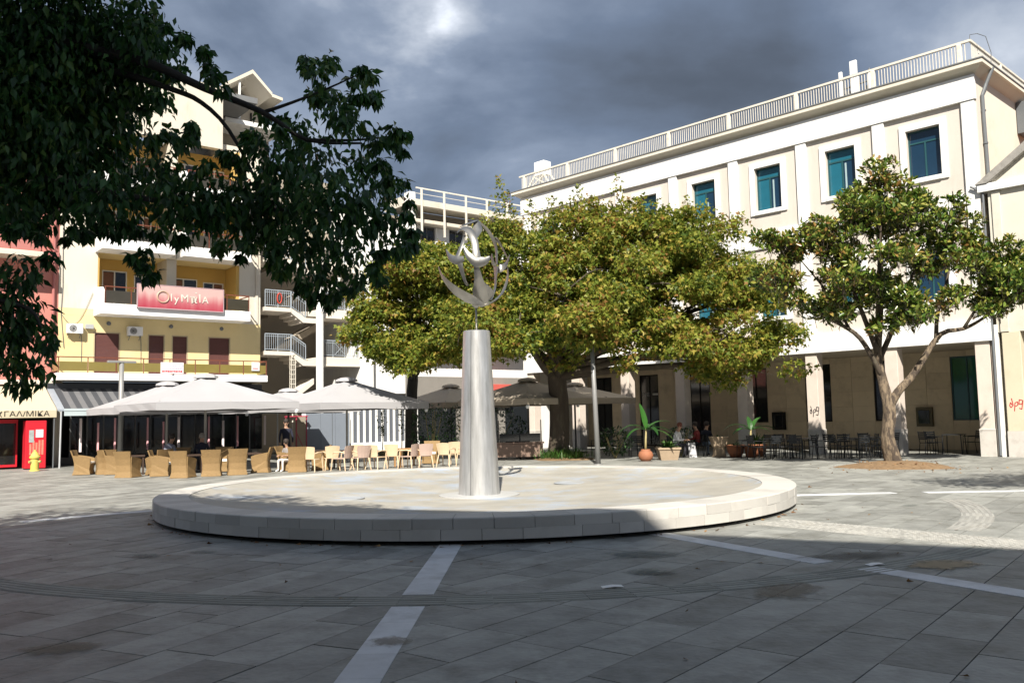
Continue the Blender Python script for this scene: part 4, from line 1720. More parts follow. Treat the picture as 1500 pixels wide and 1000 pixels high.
# slim lattice post in front of the stair tower
lp = thing('lattice_post', 'slim white lattice post standing before the dark stair tower', 'post', PB(10.75, -1.6, 0), ROT_B)
q = MB()
q.tube([(0, 0, 0), (0, 0, 3.35)], .035, 8)
q.build('pole', RAILW, lp)
q = MB()
for sx in (-1, 1):
    for sy in (-1, 1):
        q.bar((sx * .1, sy * .1, 3.35), (sx * .1, sy * .1, 5.05), .03)
for k in range(8):
    z = 3.36 + k * .24
    for sx in (-1, 1):
        q.bar((sx * .1, -.1, z), (sx * .1, .1, z), .03)
        q.bar((-.1, sx * .1, z), (.1, sx * .1, z), .03)
q.lathe([(.15, 5.05), (.15, 5.08), (.02, 5.2)], 8)
q.build('lattice_head', RAILW, lp)

# ---------------------------------------------------------------- gabled block behind
E_ = thing('gabled_block', 'tall taupe block with a gabled roof rising behind the yellow building', 'building', OB, ROT_B)
mb = MB()
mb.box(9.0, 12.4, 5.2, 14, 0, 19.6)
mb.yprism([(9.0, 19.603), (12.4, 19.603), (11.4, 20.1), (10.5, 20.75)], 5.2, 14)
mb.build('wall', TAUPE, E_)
mb = MB()
ap = (10.5, 21.2)
mb.add([(8.85, 3.0, 19.95), (10.5, 3.0, 21.1), (11.65, 3.0, 20.05), (8.85, 3.0, 20.15), (10.5, 3.0, 21.32), (11.65, 3.0, 20.25),
        (8.85, 14, 19.95), (10.5, 14, 21.1), (11.65, 14, 20.05), (8.85, 14, 20.15), (10.5, 14, 21.32), (11.65, 14, 20.25)],
       [(0, 1, 4, 3), (1, 2, 5, 4), (6, 9, 10, 7), (7, 10, 11, 8), (3, 4, 10, 9), (4, 5, 11, 10), (0, 6, 7, 1), (1, 7, 8, 2), (0, 3, 9, 6), (2, 8, 11, 5)])
mb.add([(10.6, 4.6, 20.9), (13.0, 4.6, 20.55), (13.0, 4.6, 20.72), (10.6, 4.6, 21.1), (10.6, 14, 20.9), (13.0, 14, 20.55), (13.0, 14, 20.72), (10.6, 14, 21.1)],
       [(0, 1, 2, 3), (4, 7, 6, 5), (0, 4, 5, 1), (3, 2, 6, 7), (1, 5, 6, 2)])
mb.build('roof', CRM, E_)
mb = MB()
mb.box(9.75, 9.85, 3.1, 3.2, 18.4, 20.5)
mb.box(9.0, 12.4, 3.1, 5.19, 18.1, 18.35)
mb.build('loggia', WHITE, E_)
mb = MB()
mb.box(11.25, 11.33, 5.1, 5.19, 19.0, 19.6)
mb.build('slit_window', BLACK, E_)

# ---------------------------------------------------------------- far white building behind the trees
F_ = thing('terrace_building', 'far white building with a roof terrace railing behind the trees', 'building', OB, ROT_B)
mb = MB()
fh = [(x, x + 1.1, z, z + 1.5) for x in (19.9, 22.0, 24.1, 26.2) for z in (8.0, 11.7)]
mb.wall(16.35, 30, 4.2, 13.2, .6, .9, fh)
mb.box(18.8, 19.2, .0, .59, 5, 15.0)
mb.box(16.35, 18.7, .5, .59, 3.2, 12.5)
mb.build('wall', WHITE, F_)
mb = MB()
for a_ in ((18.8, 30, -.5, .9, 14.1, 14.46, .02), (16.35, 30, -.4, .59, 5.9, 6.34, .02), (18.8, 30, -.1, .9, 13.22, 13.42, .02)):
    mb = MB()
    mb.bbox(*a_)
    mb.build('floor_slab', CRM, F_)
mb = MB()
mb = MB()
mb.box(16.4, 30, 2.2, 2.4, 0, 14)
mb.box(19, 30, .95, 1.0, 13.43, 14.09)
mb.build('dark_rooms', TAUPE, F_)
mb = MB()
mb.box(18.95, 30, -.48, -.42, 15.10, 15.18)
mb.box(18.95, 30, -.46, -.44, 14.80, 14.83)
fr_ = mb.build('terrace_rail', RAILW, F_)
for k in range(8):
    q = MB()
    q.box(-.045, .045, -.5, -.4, 12.4, 15.1)
    q.build('terrace_post', RAILW, fr_, loc=(19.3 + 1.6 * k, -.06, 0))
mb = MB()
mb.box(19.2, 21, 1.5, 3.5, 14.47, 15.05)
mb.build('stair_head', CRM, F_)
mb = MB()
mb.wall(16.35, 30, 0, 4.19, .6, .9, [(19.2, 22.4, 0, 3), (22.9, 25.6, 0, 3), (26.1, 28.6, 0, 3)])
mb.build('street_wall', M('grey_street_wall', (.22, .205, .185), rough=.85, var=.1), F_)
for x0_, x1_ in ((19.2, 22.4), (22.9, 25.6), (26.1, 28.6)):
    q = MB()
    q.box(x0_ + .01, x1_ - .01, .72, .75, 0, 2.98)
    q.build('shop_window', GLASS_K, F_)
q = MB()
q.bbox(23.4, 26.0, -.25, .58, 3.15, 3.75, .02)
q.build('red_shop_sign', M('red_shop_sign', (.5, .10, .08), rough=.6, var=.1), F_)
for h in fh:
    q = MB()
    w_, h_ = .55, 1.5
    for a, b, c, d in ((-w_, -w_ + .06, 0, h_), (w_ - .06, w_, 0, h_), (-w_ + .06, w_ - .06, 0, .06), (-w_ + .06, w_ - .06, h_ - .06, h_), (-.025, .025, .061, h_ - .061)):
        q.box(a, b, .7, .78, c, d)
    o = q.build('window', ROOFG, F_, loc=(h[0] + .55, 0, h[2]))
    q = MB()
    q.box(-w_ + .062, w_ - .062, .735, .745, .062, h_ - .062)
    q.build('pane', GLASS_K, o)

# hoarding, red stall frame and slatted fence at street level
ho = thing('steel_hoarding', 'plain grey blue steel hoarding behind the beige chairs', 'hoarding', PB(12.85, -1.3, 0), ROT_B)
HB = M('hoarding_blue', (.19, .215, .255), rough=.55, var=.1, scale=2)
for k in range(3):
    q = MB()
    q.bbox(-.408, .408, -.03, .03, .05, 2.12, .008)
    q.build('panel', HB, ho, loc=(-.83 + .83 * k, 0, 0))
q = MB()
q.box(-1.25, 1.25, .035, .08, .4, .46)
q.box(-1.25, 1.25, .035, .08, 1.7, 1.76)
q.bar((.22, -.04, .0), (.22, -.04, 2.1), .02)
q.build('rail', PIPE, ho)
rs = thing('red_stall_frame', 'thin red metal frame beside the grey blue hoarding', 'frame', PB(10.9, -1.7, 0), ROT_B)
q = MB()
for x in (-.55, .0, .55):
    q.bar((x, 0, 0), (x, 0, 2.0), .05)
q.bar((-.6, 0, 1.98), (.6, 0, 1.98), .14, .05)
q.bar((-.55, 0, .9), (.0, 0, .05), .03)
q.bar((.0, 0, 1.2), (.55, 0, .05), .03)
q.build('bars', M('red_frame', (.42, .05, .09), rough=.4), rs)
q = MB()
q.box(.28, .5, -.04, -.03, 1.98, 2.16)
q.build('plate', WPAINT, rs)
fe = thing('slatted_fence', 'fence of white posts and dark grey slats on a low white wall', 'fence', PB(14.3, -1.0, 0), ROT_B)
q = MB()
q.bbox(0, 4.3, -.1, .1, 0, .52, .01)
q.build('low_wall', WHITE, fe)
q1, q2 = MB(), MB()
q1.bbox(-.06, .06, -.06, .06, .522, 2.6, .01)
q2.bbox(-.12, .12, -.02, .02, .525, 2.45, .006)
m1, m2 = q1.mesh('post', WHITE), q2.mesh('slat', M('slat_grey', (.10, .11, .13), var=.1))
for k in range(12):
    link('post', m1, fe, (.1 + .37 * k, 0, 0))
    if k < 11:
        link('slat', m2, fe, (.285 + .37 * k, .02, 0))
q = MB()
q.bbox(0, 4.3, -.08, .08, 2.605, 2.72, .01)
q.build('top_rail', WHITE, fe)

# ---------------------------------------------------------------- the block behind the photographer whose shade covers the foreground
sdir = Vector((-.884, .467, 0)).normalized()
Hb = 17.0
Lb = 1 / math.tan(SUN_EL) * Hb
pt = Vector((0, 14.07, 0)) - Vector((math.sin(SUN_AZ), math.cos(SUN_AZ), 0)) * Lb
rot = math.atan2(sdir.y, sdir.x)
blk = thing('unseen_apartment_block', 'unseen plain rendered apartment block facing the fountain from behind the viewpoint', 'building', pt, rot)
mb = MB()
bh = [(x, x + 1.2, z, z + 1.5) for x in np.arange(-10, 6, 3.0) for z in (4.6, 7.8, 11, 14)]
mb.wall(-11.5, 8.5, 0, 16.6, -.35, -.03, bh)
mb.wall(8.55, 20, 0, 6.2, -.35, -.03, [])  # unseen lower wing, added to shade the paving on the left
mb.build('wall', CRM, blk)
mb = MB()
mb.box(-11.5, 8.5, -.40 + .4, 10, 16.63, 17.0) if False else mb.box(-11.5, 8.5, 0.001, 10, 0, 16.62)
mb.box(8.55, 20, .001, 10, 0, 6.2)
mb.build('core', TAUPE, blk)
mb = MB()
mb.box(-11.5, 8.5, -.02, 10, 16.63, 17.0)
mb.build('roof', ROOFG, blk)

# ================================================================ STREET FURNITURE
CANV = M('grey_canvas', (.37, .365, .375), rough=.9, var=.05, scale=1.5, bump=.05, bscale=60)
CANV2 = M('taupe_canvas', (.36, .31, .245), rough=.9, var=.07, scale=1.5)
POLEG = M('umbrella_pole', (.40, .39, .36), rough=.5, var=.08)
POLED = M('umbrella_pole_dark', (.10, .095, .09), rough=.5, var=.08)


def umbrella(label, x, y, rot, half, apex, eave, canvas, pole, group):
    t = thing('parasol', label, 'parasol', (x, y, 0), rot, group)
    q = MB()
    q.tube([(0, 0, .08), (0, 0, apex - .05)], .045, 10)
    q.bbox(-.4, .4, -.4, .4, 0, .08, .02)
    o = q.build('pole', pole, t)
    q = MB()
    for k in range(8):
        a = PI / 4 * k
        r = half * (1.36 if k % 2 else .97)
        e = Vector((r * math.cos(a), r * math.sin(a), eave + .03))
        q.bar((0, 0, apex - .32), e, .03)
        q.bar((0, 0, eave - .1), e * .52 + Vector((0, 0, (apex - .3) * .5)), .035)
    q.lathe([(.08, eave - .2), (.08, eave - .02)], 8)
    q.build('ribs', pole, t)
    q = MB()
    N = 6
    nseg = 6
    dirs = []
    for side in range(4):
        for k in range(nseg):
            f = -1 + 2 * k / nseg
            p = [(1, f), (-f, 1), (-1, -f), (f, -1)][side]
            dirs.append((p, 1 - abs(abs(f) - .5) * 2 if False else math.sin(PI * ((f + 1) * 1.0 % 1.0))))
    vs = []
    rr = random.Random(int(x * 10))
    for j in range(N + 1):
        tt = .06 + .94 * j / N
        for (p, sag) in dirs:
            h = lerp(apex, eave, tt ** .93) - .08 * sag * math.sin(PI * tt) * tt
            
            vs.append((p[0] * half * tt, p[1] * half * tt, h))
    n = len(dirs)
    fs = []
    for j in range(N):
        for k in range(n):
            fs.append((j * n + k, (j + 1) * n + k, (j + 1) * n + (k + 1) % n, j * n + (k + 1) % n))
    q.add(vs, fs)
    c = q.build('canopy', canvas, t, smooth=True)
    c.data.set_sharp_from_angle(angle=R(35))
    q = MB()
    vs = []
    for (p, sag) in dirs:
        wob = rr.uniform(-.02, .02)
        z = eave - .004
        vs += [(p[0] * half * 1.002, p[1] * half * 1.002, z + .0), (p[0] * (half + wob), p[1] * (half + wob), z - .25 + rr.uniform(-.02, .02))]
    q.add(vs, [(2 * k, 2 * k + 1, (2 * k + 3) % (2 * n), (2 * k + 2) % (2 * n)) for k in range(n)])
    q.build('valance', canvas, t)
    q = MB()
    ph = [(.46, apex - .10), (.43, apex - .02), (.25, apex + .05), (.05, apex + .075)]
    q.lathe(ph, 8, ph=PI / 8)
    q.build('vent_cap', canvas, t)
    q = MB()
    q.lathe([(.06, 0), (.075, -.05), (.05, -.12), (0, -.13)], 8, c=(half * .97, -half * .97, eave - .28), cap=False)
    q.build('lamp_bulb', WPAINT, t)
    return t


GU = 'big grey square parasols over the cafe terrace'
umbrella('big grey parasol before the striped awning, nearest of the grey ones', -11.25, 32.0, ROT_B, 2.5, 3.48, 2.45, CANV, POLEG, GU)
umbrella('grey parasol with the street lamp behind it, close to the striped awning', *PB(3.4, -5.45).xy, ROT_B, 2.5, 3.42, 2.4, CANV, POLEG, GU)
umbrella('grey parasol in front of the slatted fence, dappled by leaf shadow', *PB(9.3, -9.9).xy, ROT_B, 2.45, 3.45, 2.42, CANV, POLEG, GU)
umbrella('grey parasol half hidden behind two others, near the red stall frame', *PB(9.15, -4.6).xy, ROT_B, 2.4, 3.2, 2.38, CANV, POLED, GU)
GT = 'taupe parasols under the big tree'
umbrella('taupe parasol over the brown planter bench right of the steel column', .62, 36.9, ROT_A, 2.1, 3.3, 2.45, CANV2, POLED, GT)
umbrella('taupe parasol behind the big tree trunk reaching towards the arcade', 2.85, 40.6, ROT_A, 2.0, 3.2, 2.5, CANV2, POLED, GT)
umbrella('taupe parasol in deep shade left of the steel column', -3.0, 42.2, ROT_A, 2.0, 3.3, 2.45, CANV2, POLED, GT)

# ---------------------------------------------------------------- chairs
WICK = M('wicker', (.25, .16, .068), rough=.7, var=.35, scale=14, bump=.5, bscale=70, stretch=(1, 1, 4))
CUSH = M('cushion_white', (.70, .68, .64), rough=.9, var=.05)


def wicker_chair():
    t = thing('wicker_armchair', 'x', 'chair', (0, 0, 0), 0, 'honey coloured wicker armchairs of the cafe')
    q = MB()

    def ring(z, w, d0, d1):
        return [(-w, d0, z), (w, d0, z), (w, d1, z), (-w, d1, z)]
    prof = [ring(.05, .25, -.27, .25), ring(.2, .225, -.24, .235), ring(.40, .235, -.24, .25)]
    vs = [p for r_ in prof for p in r_]
    q.add(vs, [(0, 3, 2, 1), (8, 9, 10, 11)] + [(4 * k + i, 4 * k + (i + 1) % 4, 4 * k + 4 + (i + 1) % 4, 4 * k + 4 + i) for k in range(2) for i in range(4)])
    q.build('seat_base', WICK, t)
    q = MB()
    rows = [(.02, .30, -.335), (.2, .255, -.29), (.42, .245, -.29), (.62, .27, -.33), (.84, .31, -.40), (.88, .315, -.415)]
    vs = []
    for z, w, y in rows:
        for k in range(5):
            f = -1 + k / 2
            vs.append((w * f, y - .03 * (1 - f * f), z))
        for k in range(5):
            f = 1 - k / 2
            vs.append((w * f, y + .045 - .03 * (1 - f * f), z))
    fs = [tuple(range(9, -1, -1)), tuple(range(50, 60))]
    for j in range(5):
        for k in range(10):
            fs.append((10 * j + k, 10 * j + (k + 1) % 10, 10 * j + 10 + (k + 1) % 10, 10 * j + 10 + k))
    q.add(vs, fs)
    q.build('backrest', WICK, t)
    for s in (-1, 1):
        q = MB()
        o_ = [(-.30, .03), (-.27, .2), (-.27, .42), (-.32, .70), (-.15, .68), (.12, .63), (.25, .58), (.26, .4), (.22, .2), (.26, .03)]
        n = len(o_)
        xo, xi = s * .315, s * .25
        vs = [(xo - s * .04 * (z < .5) * (z > .1), y, z) for y, z in o_] + [(xi, y, z) for y, z in o_]
        f1, f2 = tuple(range(n)), tuple(range(2 * n - 1, n - 1, -1))
        if s > 0:
            pass
        q.add(vs, [f1, f2] + [(i, n + i, n + (i + 1) % n, (i + 1) % n) for i in range(n)])
        q.build('armrest', WICK, t)
    q = MB()
    q.bbox(-.25, .25, -.23, .27, .402, .47, .02)
    q.build('cushion', CUSH, t)
    q = MB()
    q.box(-.025, .025, -.025, .025, 0, .06)
    fm_ = q.mesh('foot', POLED)
    for sx in (-1, 1):
        for sy in (-1, 1):
            link('foot', fm_, t, (sx * .27, sy * .24, 0))
    return t


proto = wicker_chair()
# x, y, facing (degrees, 0 = away from the viewer, negative turns right), label
WCH = [(-15.2, 31.15, -80, 'honey wicker armchair at the far left end of the terrace, facing right'),
       (-14.55, 31.3, 30, 'wicker armchair seen from behind, second from the left end'),
       (-14.0, 30.95, -75, 'wicker armchair with white cushion in view, third from the left end'),
       (-12.75, 29.1, -10, 'wicker armchair turned square to the viewer beside the seated man and his table'),
       (-12.2, 30.1, 60, 'wicker armchair in shadow left of the seated man'),
       (-11.75, 29.35, -78, 'wicker armchair side on with white cushion, just before the man in the pale shirt'),
       (-10.65, 28.35, -8, 'wicker armchair with its back to the viewer, nearest to the fountain rim'),
       (-9.95, 28.95, 14, 'wicker armchair with back to the viewer left of the parasol pole base'),
       (-9.25, 29.35, 22, 'wicker armchair with back to the viewer right of the parasol pole'),
       (-8.75, 30.3, 95, 'wicker armchair side on behind the rightmost of the row of backs'),
       (-7.95, 31.0, -100, 'wicker armchair in shadow beside the seated child'),
       (-7.45, 30.25, 10, 'wicker armchair with back to the viewer beside the first beige plastic chair'),
       (-6.9, 31.1, 100, 'wicker armchair partly hidden behind the first beige plastic chair'),
       (-12.1, 31.6, 170, 'wicker armchair facing the viewer from behind the low tables'),
       (-10.3, 31.0, 185, 'wicker armchair facing the viewer beside the man in dark clothes'),
       (-3.2, 33.6, 175, 'wicker armchair in front of the dark shrubs by the fence')]
for i, (x, y, a, lb) in enumerate(WCH):
    if i == 0:
        proto.location, proto.rotation_euler = (x, y, 0), (0, 0, R(a))
        proto['label'] = lb
    else:
        dup(proto, (x, y, 0), R(a), lb)

BEI = M('beige_plastic', (.60, .455, .30), rough=.5, var=.06)
BEI2 = M('taupe_plastic', (.44, .325, .27), rough=.5, var=.06)


def plastic_chair(back, leg):
    t = thing('plastic_armchair', 'x', 'chair', (0, 0, 0), 0, 'beige plastic armchairs between terrace and fountain')
    q = MB()
    q.bbox(-.23, .23, -.22, .24, .42, .445, .012)
    q.build('seat', back, t)
    q = MB()
    rows = [(.44, .20, -.235), (.6, .225, -.26), (.78, .25, -.30), (.85, .25, -.32)]
    vs = []
    for z, w, y in rows:
        for k in range(5):
            f = -1 + k / 2
            vs.append((w * f, y - .035 * (1 - f * f), z + (.02 * (1 - f * f) if z > .8 else 0)))
        for k in range(5):
            f = 1 - k / 2
            vs.append((w * f, y + .02 - .035 * (1 - f * f), z + (.02 * (1 - f * f) if z > .8 else 0)))
    fs = [tuple(range(9, -1, -1)), tuple(range(30, 40))]
    for j in range(3):
        for k in range(10):
            fs.append((10 * j + k, 10 * j + (k + 1) % 10, 10 * j + 10 + (k + 1) % 10, 10 * j + 10 + k))
    q.add(vs, fs)
    q.build('backrest', back, t)
    for sx in (-1, 1):
        q = MB()
        q.tube([(sx * .22, -.26, .62), (sx * .27, -.1, .66), (sx * .275, .15, .65), (sx * .26, .22, .6)], [.018, .024, .024, .02], 6)
        q.build('armrest', leg, t)
        q = MB()
        q.tube([(sx * .26, .22, .6), (sx * .25, .24, .42), (sx * .27, .29, 0)], [.02, .024, .017], 6)
        q.build('leg', leg, t)
        q = MB()
        q.tube([(sx * .2, -.22, .44), (sx * .235, -.27, .2), (sx * .26, -.31, 0)], [.026, .022, .017], 6)
        q.build('leg', leg, t)
    return t


pa, pb = plastic_chair(BEI, BEI), plastic_chair(BEI2, BEI)
used = set()
PCH = [(-6.95, 30.25, -15, 0, 'cream plastic chair at the left end of its row, back to the viewer'),
       (-6.4, 30.75, 20, 0, 'cream plastic chair second in its row, partly hidden'),
       (-5.95, 30.45, 65, 1, 'taupe backed plastic chair left of the dark parasol pole, angled left'),
       (-5.35, 30.6, 35, 1, 'taupe backed plastic chair right of the dark parasol pole'),
       (-5.5, 31.5, -10, 0, 'cream plastic chair behind the two taupe backed ones'),
       (-4.85, 30.9, -25, 0, 'cream plastic chair in mid row with its arm towards the low table'),
       (-4.3, 31.3, -8, 0, 'cream plastic chair just left of the tan low table'),
       (-3.7, 30.95, 60, 1, 'taupe backed plastic chair before the fence greenery, angled left'),
       (-3.15, 31.1, 12, 1, 'taupe backed plastic chair standing alone at the right of the row'),
       (-2.45, 31.7, -20, 0, 'cream plastic chair close to the steel column, lower of the pair'),
       (-2.15, 32.8, -5, 0, 'cream plastic chair close to the steel column, taller looking of the pair'),
       (-1.75, 32.0, 70, 0, 'cream plastic chair mostly hidden behind the steel column')]
for x, y, a, k, lb in PCH:
    src = (pa, pb)[k]
    if k in used:
        dup(src, (x, y, 0), R(a), lb)
    else:
        used.add(k)
        src.location, src.rotation_euler, src['label'] = (x, y, 0), (0, 0, R(a)), lb

BMET = M('black_metal', (.018, .02, .022), rough=.45, var=.15, spec=.4)


def black_chair():
    t = thing('metal_chair', 'x', 'chair', (0, 0, 0), 0, 'black metal chairs under and before the arcade')
    q = MB()
    for k in range(6):
        q.box(-.2, .2, -.2 + k * .072, -.2 + k * .072 + .055, .44, .455)
    q.build('seat', BMET, t)
    q = MB()
    for k in range(4):
        z = .58 + k * .075
        q.box(-.2, .2, -.245 - .25 * (z - .45) * .4, -.23 - .25 * (z - .45) * .4, z, z + .055)
    q.build('backrest', BMET, t)
    for sx in (-1, 1):
        q = MB()
        q.tube([(sx * .21, -.28, 0), (sx * .21, -.215, .45), (sx * .21, -.29, .88)], .014, 6)
        q.build('leg', BMET, t)
        q = MB()
        q.tube([(sx * .21, .24, 0), (sx * .21, .21, .45)], .014, 6)
        q.tube([(sx * .21, -.21, .445), (sx * .21, .22, .445)], .012, 6)
        q.build('leg', BMET, t)
        q = MB()
        q.tube([(sx * .21, .21, .45), (sx * .22, .2, .66), (sx * .22, -.24, .67)], .014, 6)
        q.build('armrest', BMET, t)
    return t


def black_table(r=.36):
    t = thing('cafe_table', 'x', 'table', (0, 0, 0), 0, 'small black cafe tables')
    q = MB()
    q.bbox(-r, r, -r, r, .72, .745, .02)
    q.build('tabletop', BMET, t)
    for sx in (-1, 1):
        for sy in (-1, 1):
            q = MB()
            q.bar((sx * (r - .05), sy * (r - .05), .72), (sx * (r - .02), sy * (r - .02), 0), .028)
            q.build('leg', BMET, t)
    return t


bc, bt = black_chair(), black_table()
first_c, first_t = [True], [True]


def put_chair(x, y, a, lb):
    if first_c[0]:
        first_c[0] = False
        bc.location, bc.rotation_euler, bc['label'] = (x, y, 0), (0, 0, R(a)), lb
    else:
        dup(bc, (x, y, 0), R(a), lb)


def put_table(x, y, a, lb):
    if first_t[0]:
        first_t[0] = False
        bt.location, bt.rotation_euler, bt['label'] = (x, y, 0), (0, 0, R(a)), lb
    else:
        dup(bt, (x, y, 0), R(a), lb)


L1 = 'black metal chair in the tangle between the second banana plant and the graffiti pillar'
L2 = 'black metal chair in the tangle between the graffiti pillar and the magnolia trunk'
L3 = 'black metal chair left of the table by the corner pillar'
for (x, y, a) in ((8.9, 32.3, -70), (9.35, 31.9, 20), (9.6, 33.0, 160), (9.95, 32.3, 75), (10.15, 31.7, -20), (10.45, 32.6, 200), (10.75, 32.0, 80), (11.0, 31.5, -85), (8.75, 33.4, 100), (10.3, 33.6, -160)):
    put_chair(x, y, a, L1)
for (x, y, a) in ((11.55, 31.3, -75), (11.9, 31.7, 165), (12.15, 30.9, 10), (12.4, 32.2, -120), (12.75, 31.6, 85), (12.9, 30.9, 30), (13.3, 31.7, 100), (13.1, 32.6, 190), (13.6, 32.2, 80), (11.8, 32.6, -50), (14.0, 32.8, 95)):
    put_chair(x, y, a, L2)
put_chair(15.55, 33.0, -75, 'black metal chair left of the table by the corner pillar, nearer the magnolia')
put_chair(15.95, 33.4, -60, 'black metal chair close against the left side of the table by the corner pillar')
put_chair(17.15, 33.0, 85, 'black metal chair right of the table by the corner pillar, sunlit wall behind it')
put_table(9.55, 32.6, 20, 'black table among the chairs left of the graffiti pillar, nearer the potted plants')
put_table(10.6, 32.15, 5, 'black table among the chairs left of the graffiti pillar, close to that pillar')
put_table(12.3, 31.5, 30, 'black table among the chairs right of the graffiti pillar, nearer that pillar')
put_table(13.35, 32.15, 10, 'black table among the chairs right of the graffiti pillar, nearer the magnolia')
put_table(16.55, 33.1, -40, 'black table standing under the green window by the corner pillar')
put_table(5.0, 37.0, 15, 'black table in deep shade behind the banana plant')
for (x, y, a) in ((4.3, 36.8, -80), (5.7, 37.1, 80), (5.0, 36.2, 0), (3.6, 37.6, 40), (6.4, 36.6, 60)):
    put_chair(x, y, a, 'dark metal chair in deep shade behind the terracotta banana pot')

# low dark tables of the terrace
DWOOD = M('dark_wood', (.05, .03, .02), rough=.5, var=.15)
for (x, y, r_, h, mt, lb) in ((-13.3, 30.6, .42, .68, DWOOD, 'dark low table between the leftmost wicker armchairs'),
                              (-11.2, 30.4, .42, .68, DWOOD, 'dark low table before the two seated men'),
                              (-9.3, 30.6, .45, .68, DWOOD, 'dark low table behind the right hand wicker backs'),
                              (-7.2, 31.9, .45, .68, DWOOD, 'dark low table beside the seated child'),
                              (-6.1, 31.9, .42, .66, DWOOD, 'dark red low table behind the first cream plastic chairs'),
                              (-3.9, 32.0, .42, .68, M('tan_wood', (.34, .19, .08), rough=.5, var=.1), 'tan low table between the taupe backed plastic chairs')):
    t = thing('low_table', lb, 'table', (x, y, 0), .4)
    q = MB()
    q.bbox(-r_, r_, -r_, r_, h - .05, h, .01)
    q.build('tabletop', mt, t)
    for sx in (-1, 1):
        for sy in (-1, 1):
            q = MB()
            q.box(sx * (r_ - .06) - .03, sx * (r_ - .06) + .03, sy * (r_ - .06) - .03, sy * (r_ - .06) + .03, 0, h - .051)
            q.build('leg', mt, t)

# ---------------------------------------------------------------- lamp posts
LGR = M('lamp_grey', (.25, .25, .245), rough=.5, metal=.3, var=.1, scale=4)
t = thing('lamp_post', 'plain grey lamp post rising into the big tree right of its trunk', 'lamp post', (2.92, 30.75, 0))
q = MB()
q.tube([(.0, 0, 0), (-.05, 0, 2.3), (-.12, 0, 4.8)], [.095, .085, .07], 12)
q.lathe([(.17, 0), (.17, .03), (.11, .05)], 12)
q.build('pole', LGR, t, smooth=True)
q = MB()
q.bbox(-.45, .2, -.09, .09, 4.8, 4.9, .02)
q.build('lamp_head', LGR, t)
pl = PB(2.3, -2.82)
t = thing('lamp_post', 'grey T shaped street lamp before the striped awning', 'lamp post', pl, ROT_B)
q = MB()
q.tube([(0, 0, 0), (0, 0, 4.42)], [.12, .1], 12)
q.build('pole', LGR, t, smooth=True)
q = MB()
q.bbox(-.58, .58, -.11, .11, 4.40, 4.49, .02)
q.build('lamp_head', LGR, t)

# ---------------------------------------------------------------- planter bench, pots, sign
BRW = M('brown_planter', (.20, .135, .105), rough=.7, var=.12, scale=4)
t = thing('planter_bench', 'long brown planter bench under the taupe parasol behind the steel column', 'bench', (-.0, 35.45, 0), .02)
q = MB()
q.bbox(-1.55, 1.15, -.3, .3, .14, .66, .015)
q.build('box', BRW, t)
q = MB()
q.bbox(-1.6, 1.2, -.34, .34, .661, .72, .01)
q.build('rim', BRW, t)
q = MB()
for x in (-1.3, .9):
    q.box(x - .05, x + .05, -.2, .2, 0, .139)
q.build('foot', BMET, t)
t = thing('wind_screen', 'dark glazed wind screen standing behind the planter bench', 'screen', (-.0, 35.95, 0), .02)
for k in range(4):
    q = MB()
    q.box(-.02, .02, -.02, .02, 0, 1.6)
    o = q.build('post', BMET, t, loc=(-1.5 + .87 * k, 0, 0))
    if k < 3:
        q = MB()
        q.box(.03, .84, -.005, .005, .72, 1.05)
        q.build('panel', GLASS_K, o)
TERR = M('terracotta', (.31, .12, .06), rough=.75, var=.18, scale=6, stain=(.25, .12, .08, .5), sscale=4)
STPOT = M('stone_pot', (.33, .25, .17), rough=.85, var=.15, scale=6, bump=.3, bscale=20)


def leaf_strip(mb, base, az, elev, L, W, droop, seg=7, fold=.25):
    """a long blade-shaped leaf that rises and droops"""
    p = Vector(base)
    th = elev
    pts = [p.copy()]
    for k in range(seg):
        d = Vector((math.cos(az) * math.cos(th), math.sin(az) * math.cos(th), math.sin(th)))
        p = p + d * (L / seg)
        th -= droop / seg
        pts.append(p.copy())
    side = Vector((-math.sin(az), math.cos(az), 0))
    vs = []
    for i, q_ in enumerate(pts):
        t_ = i / seg
        w = W * (min(1, t_ * 4 + .12) * (1 - t_ ** 3.5) + .01) / 2
        vs += [q_ + side * w + Vector((0, 0, fold * w)), q_, q_ - side * w + Vector((0, 0, fold * w))]
    fs = []
    for i in range(seg):
        a, b = 3 * i, 3 * i + 3
        fs += [(a, a + 1, b + 1, b), (a + 1, a + 2, b + 2, b + 1)]
    mb.add(vs, fs)


BANL = leaf_mat('banana_leaf', [(0, (.02, .075, .015)), (.6, (.035, .13, .02)), (1, (.09, .20, .03))], trans=.3)
BANS = M('banana_stem', (.34, .28, .13), rough=.7, var=.2, scale=8)


def banana(label, x, y, pot, h, leaves, potname):
    t = thing('banana_plant', label, 'plant', (x, y, 0))
    q = MB()
    if pot == 'round':
        q.lathe([(.17, 0), (.30, .12), (.34, .28), (.29, .42), (.2, .5), (.22, .54), (.19, .54), (.18, .46)], 22)
    else:
        q.lathe([(.22, 0), (.3, .5), (.34, .5), (.34, .56), (.29, .56), (.28, .48)], 20)
    q.build('pot', TERR, t, smooth=True)
    q = MB()
    q.tube([(0, 0, .45), (.02, 0, .45 + h * .5), (.06, .02, .45 + h)], [.055, .045, .03], 9)
    q.build('stem', BANS, t, smooth=True)
    for az, el, L, W, dr in leaves:
        q = MB()
        leaf_strip(q, (.06, .02, .45 + h - .05), R(az), R(el), L, W, dr)
        q.build('leaf', BANL, t)
    t.scale = (.82, .82, .82)
    return t


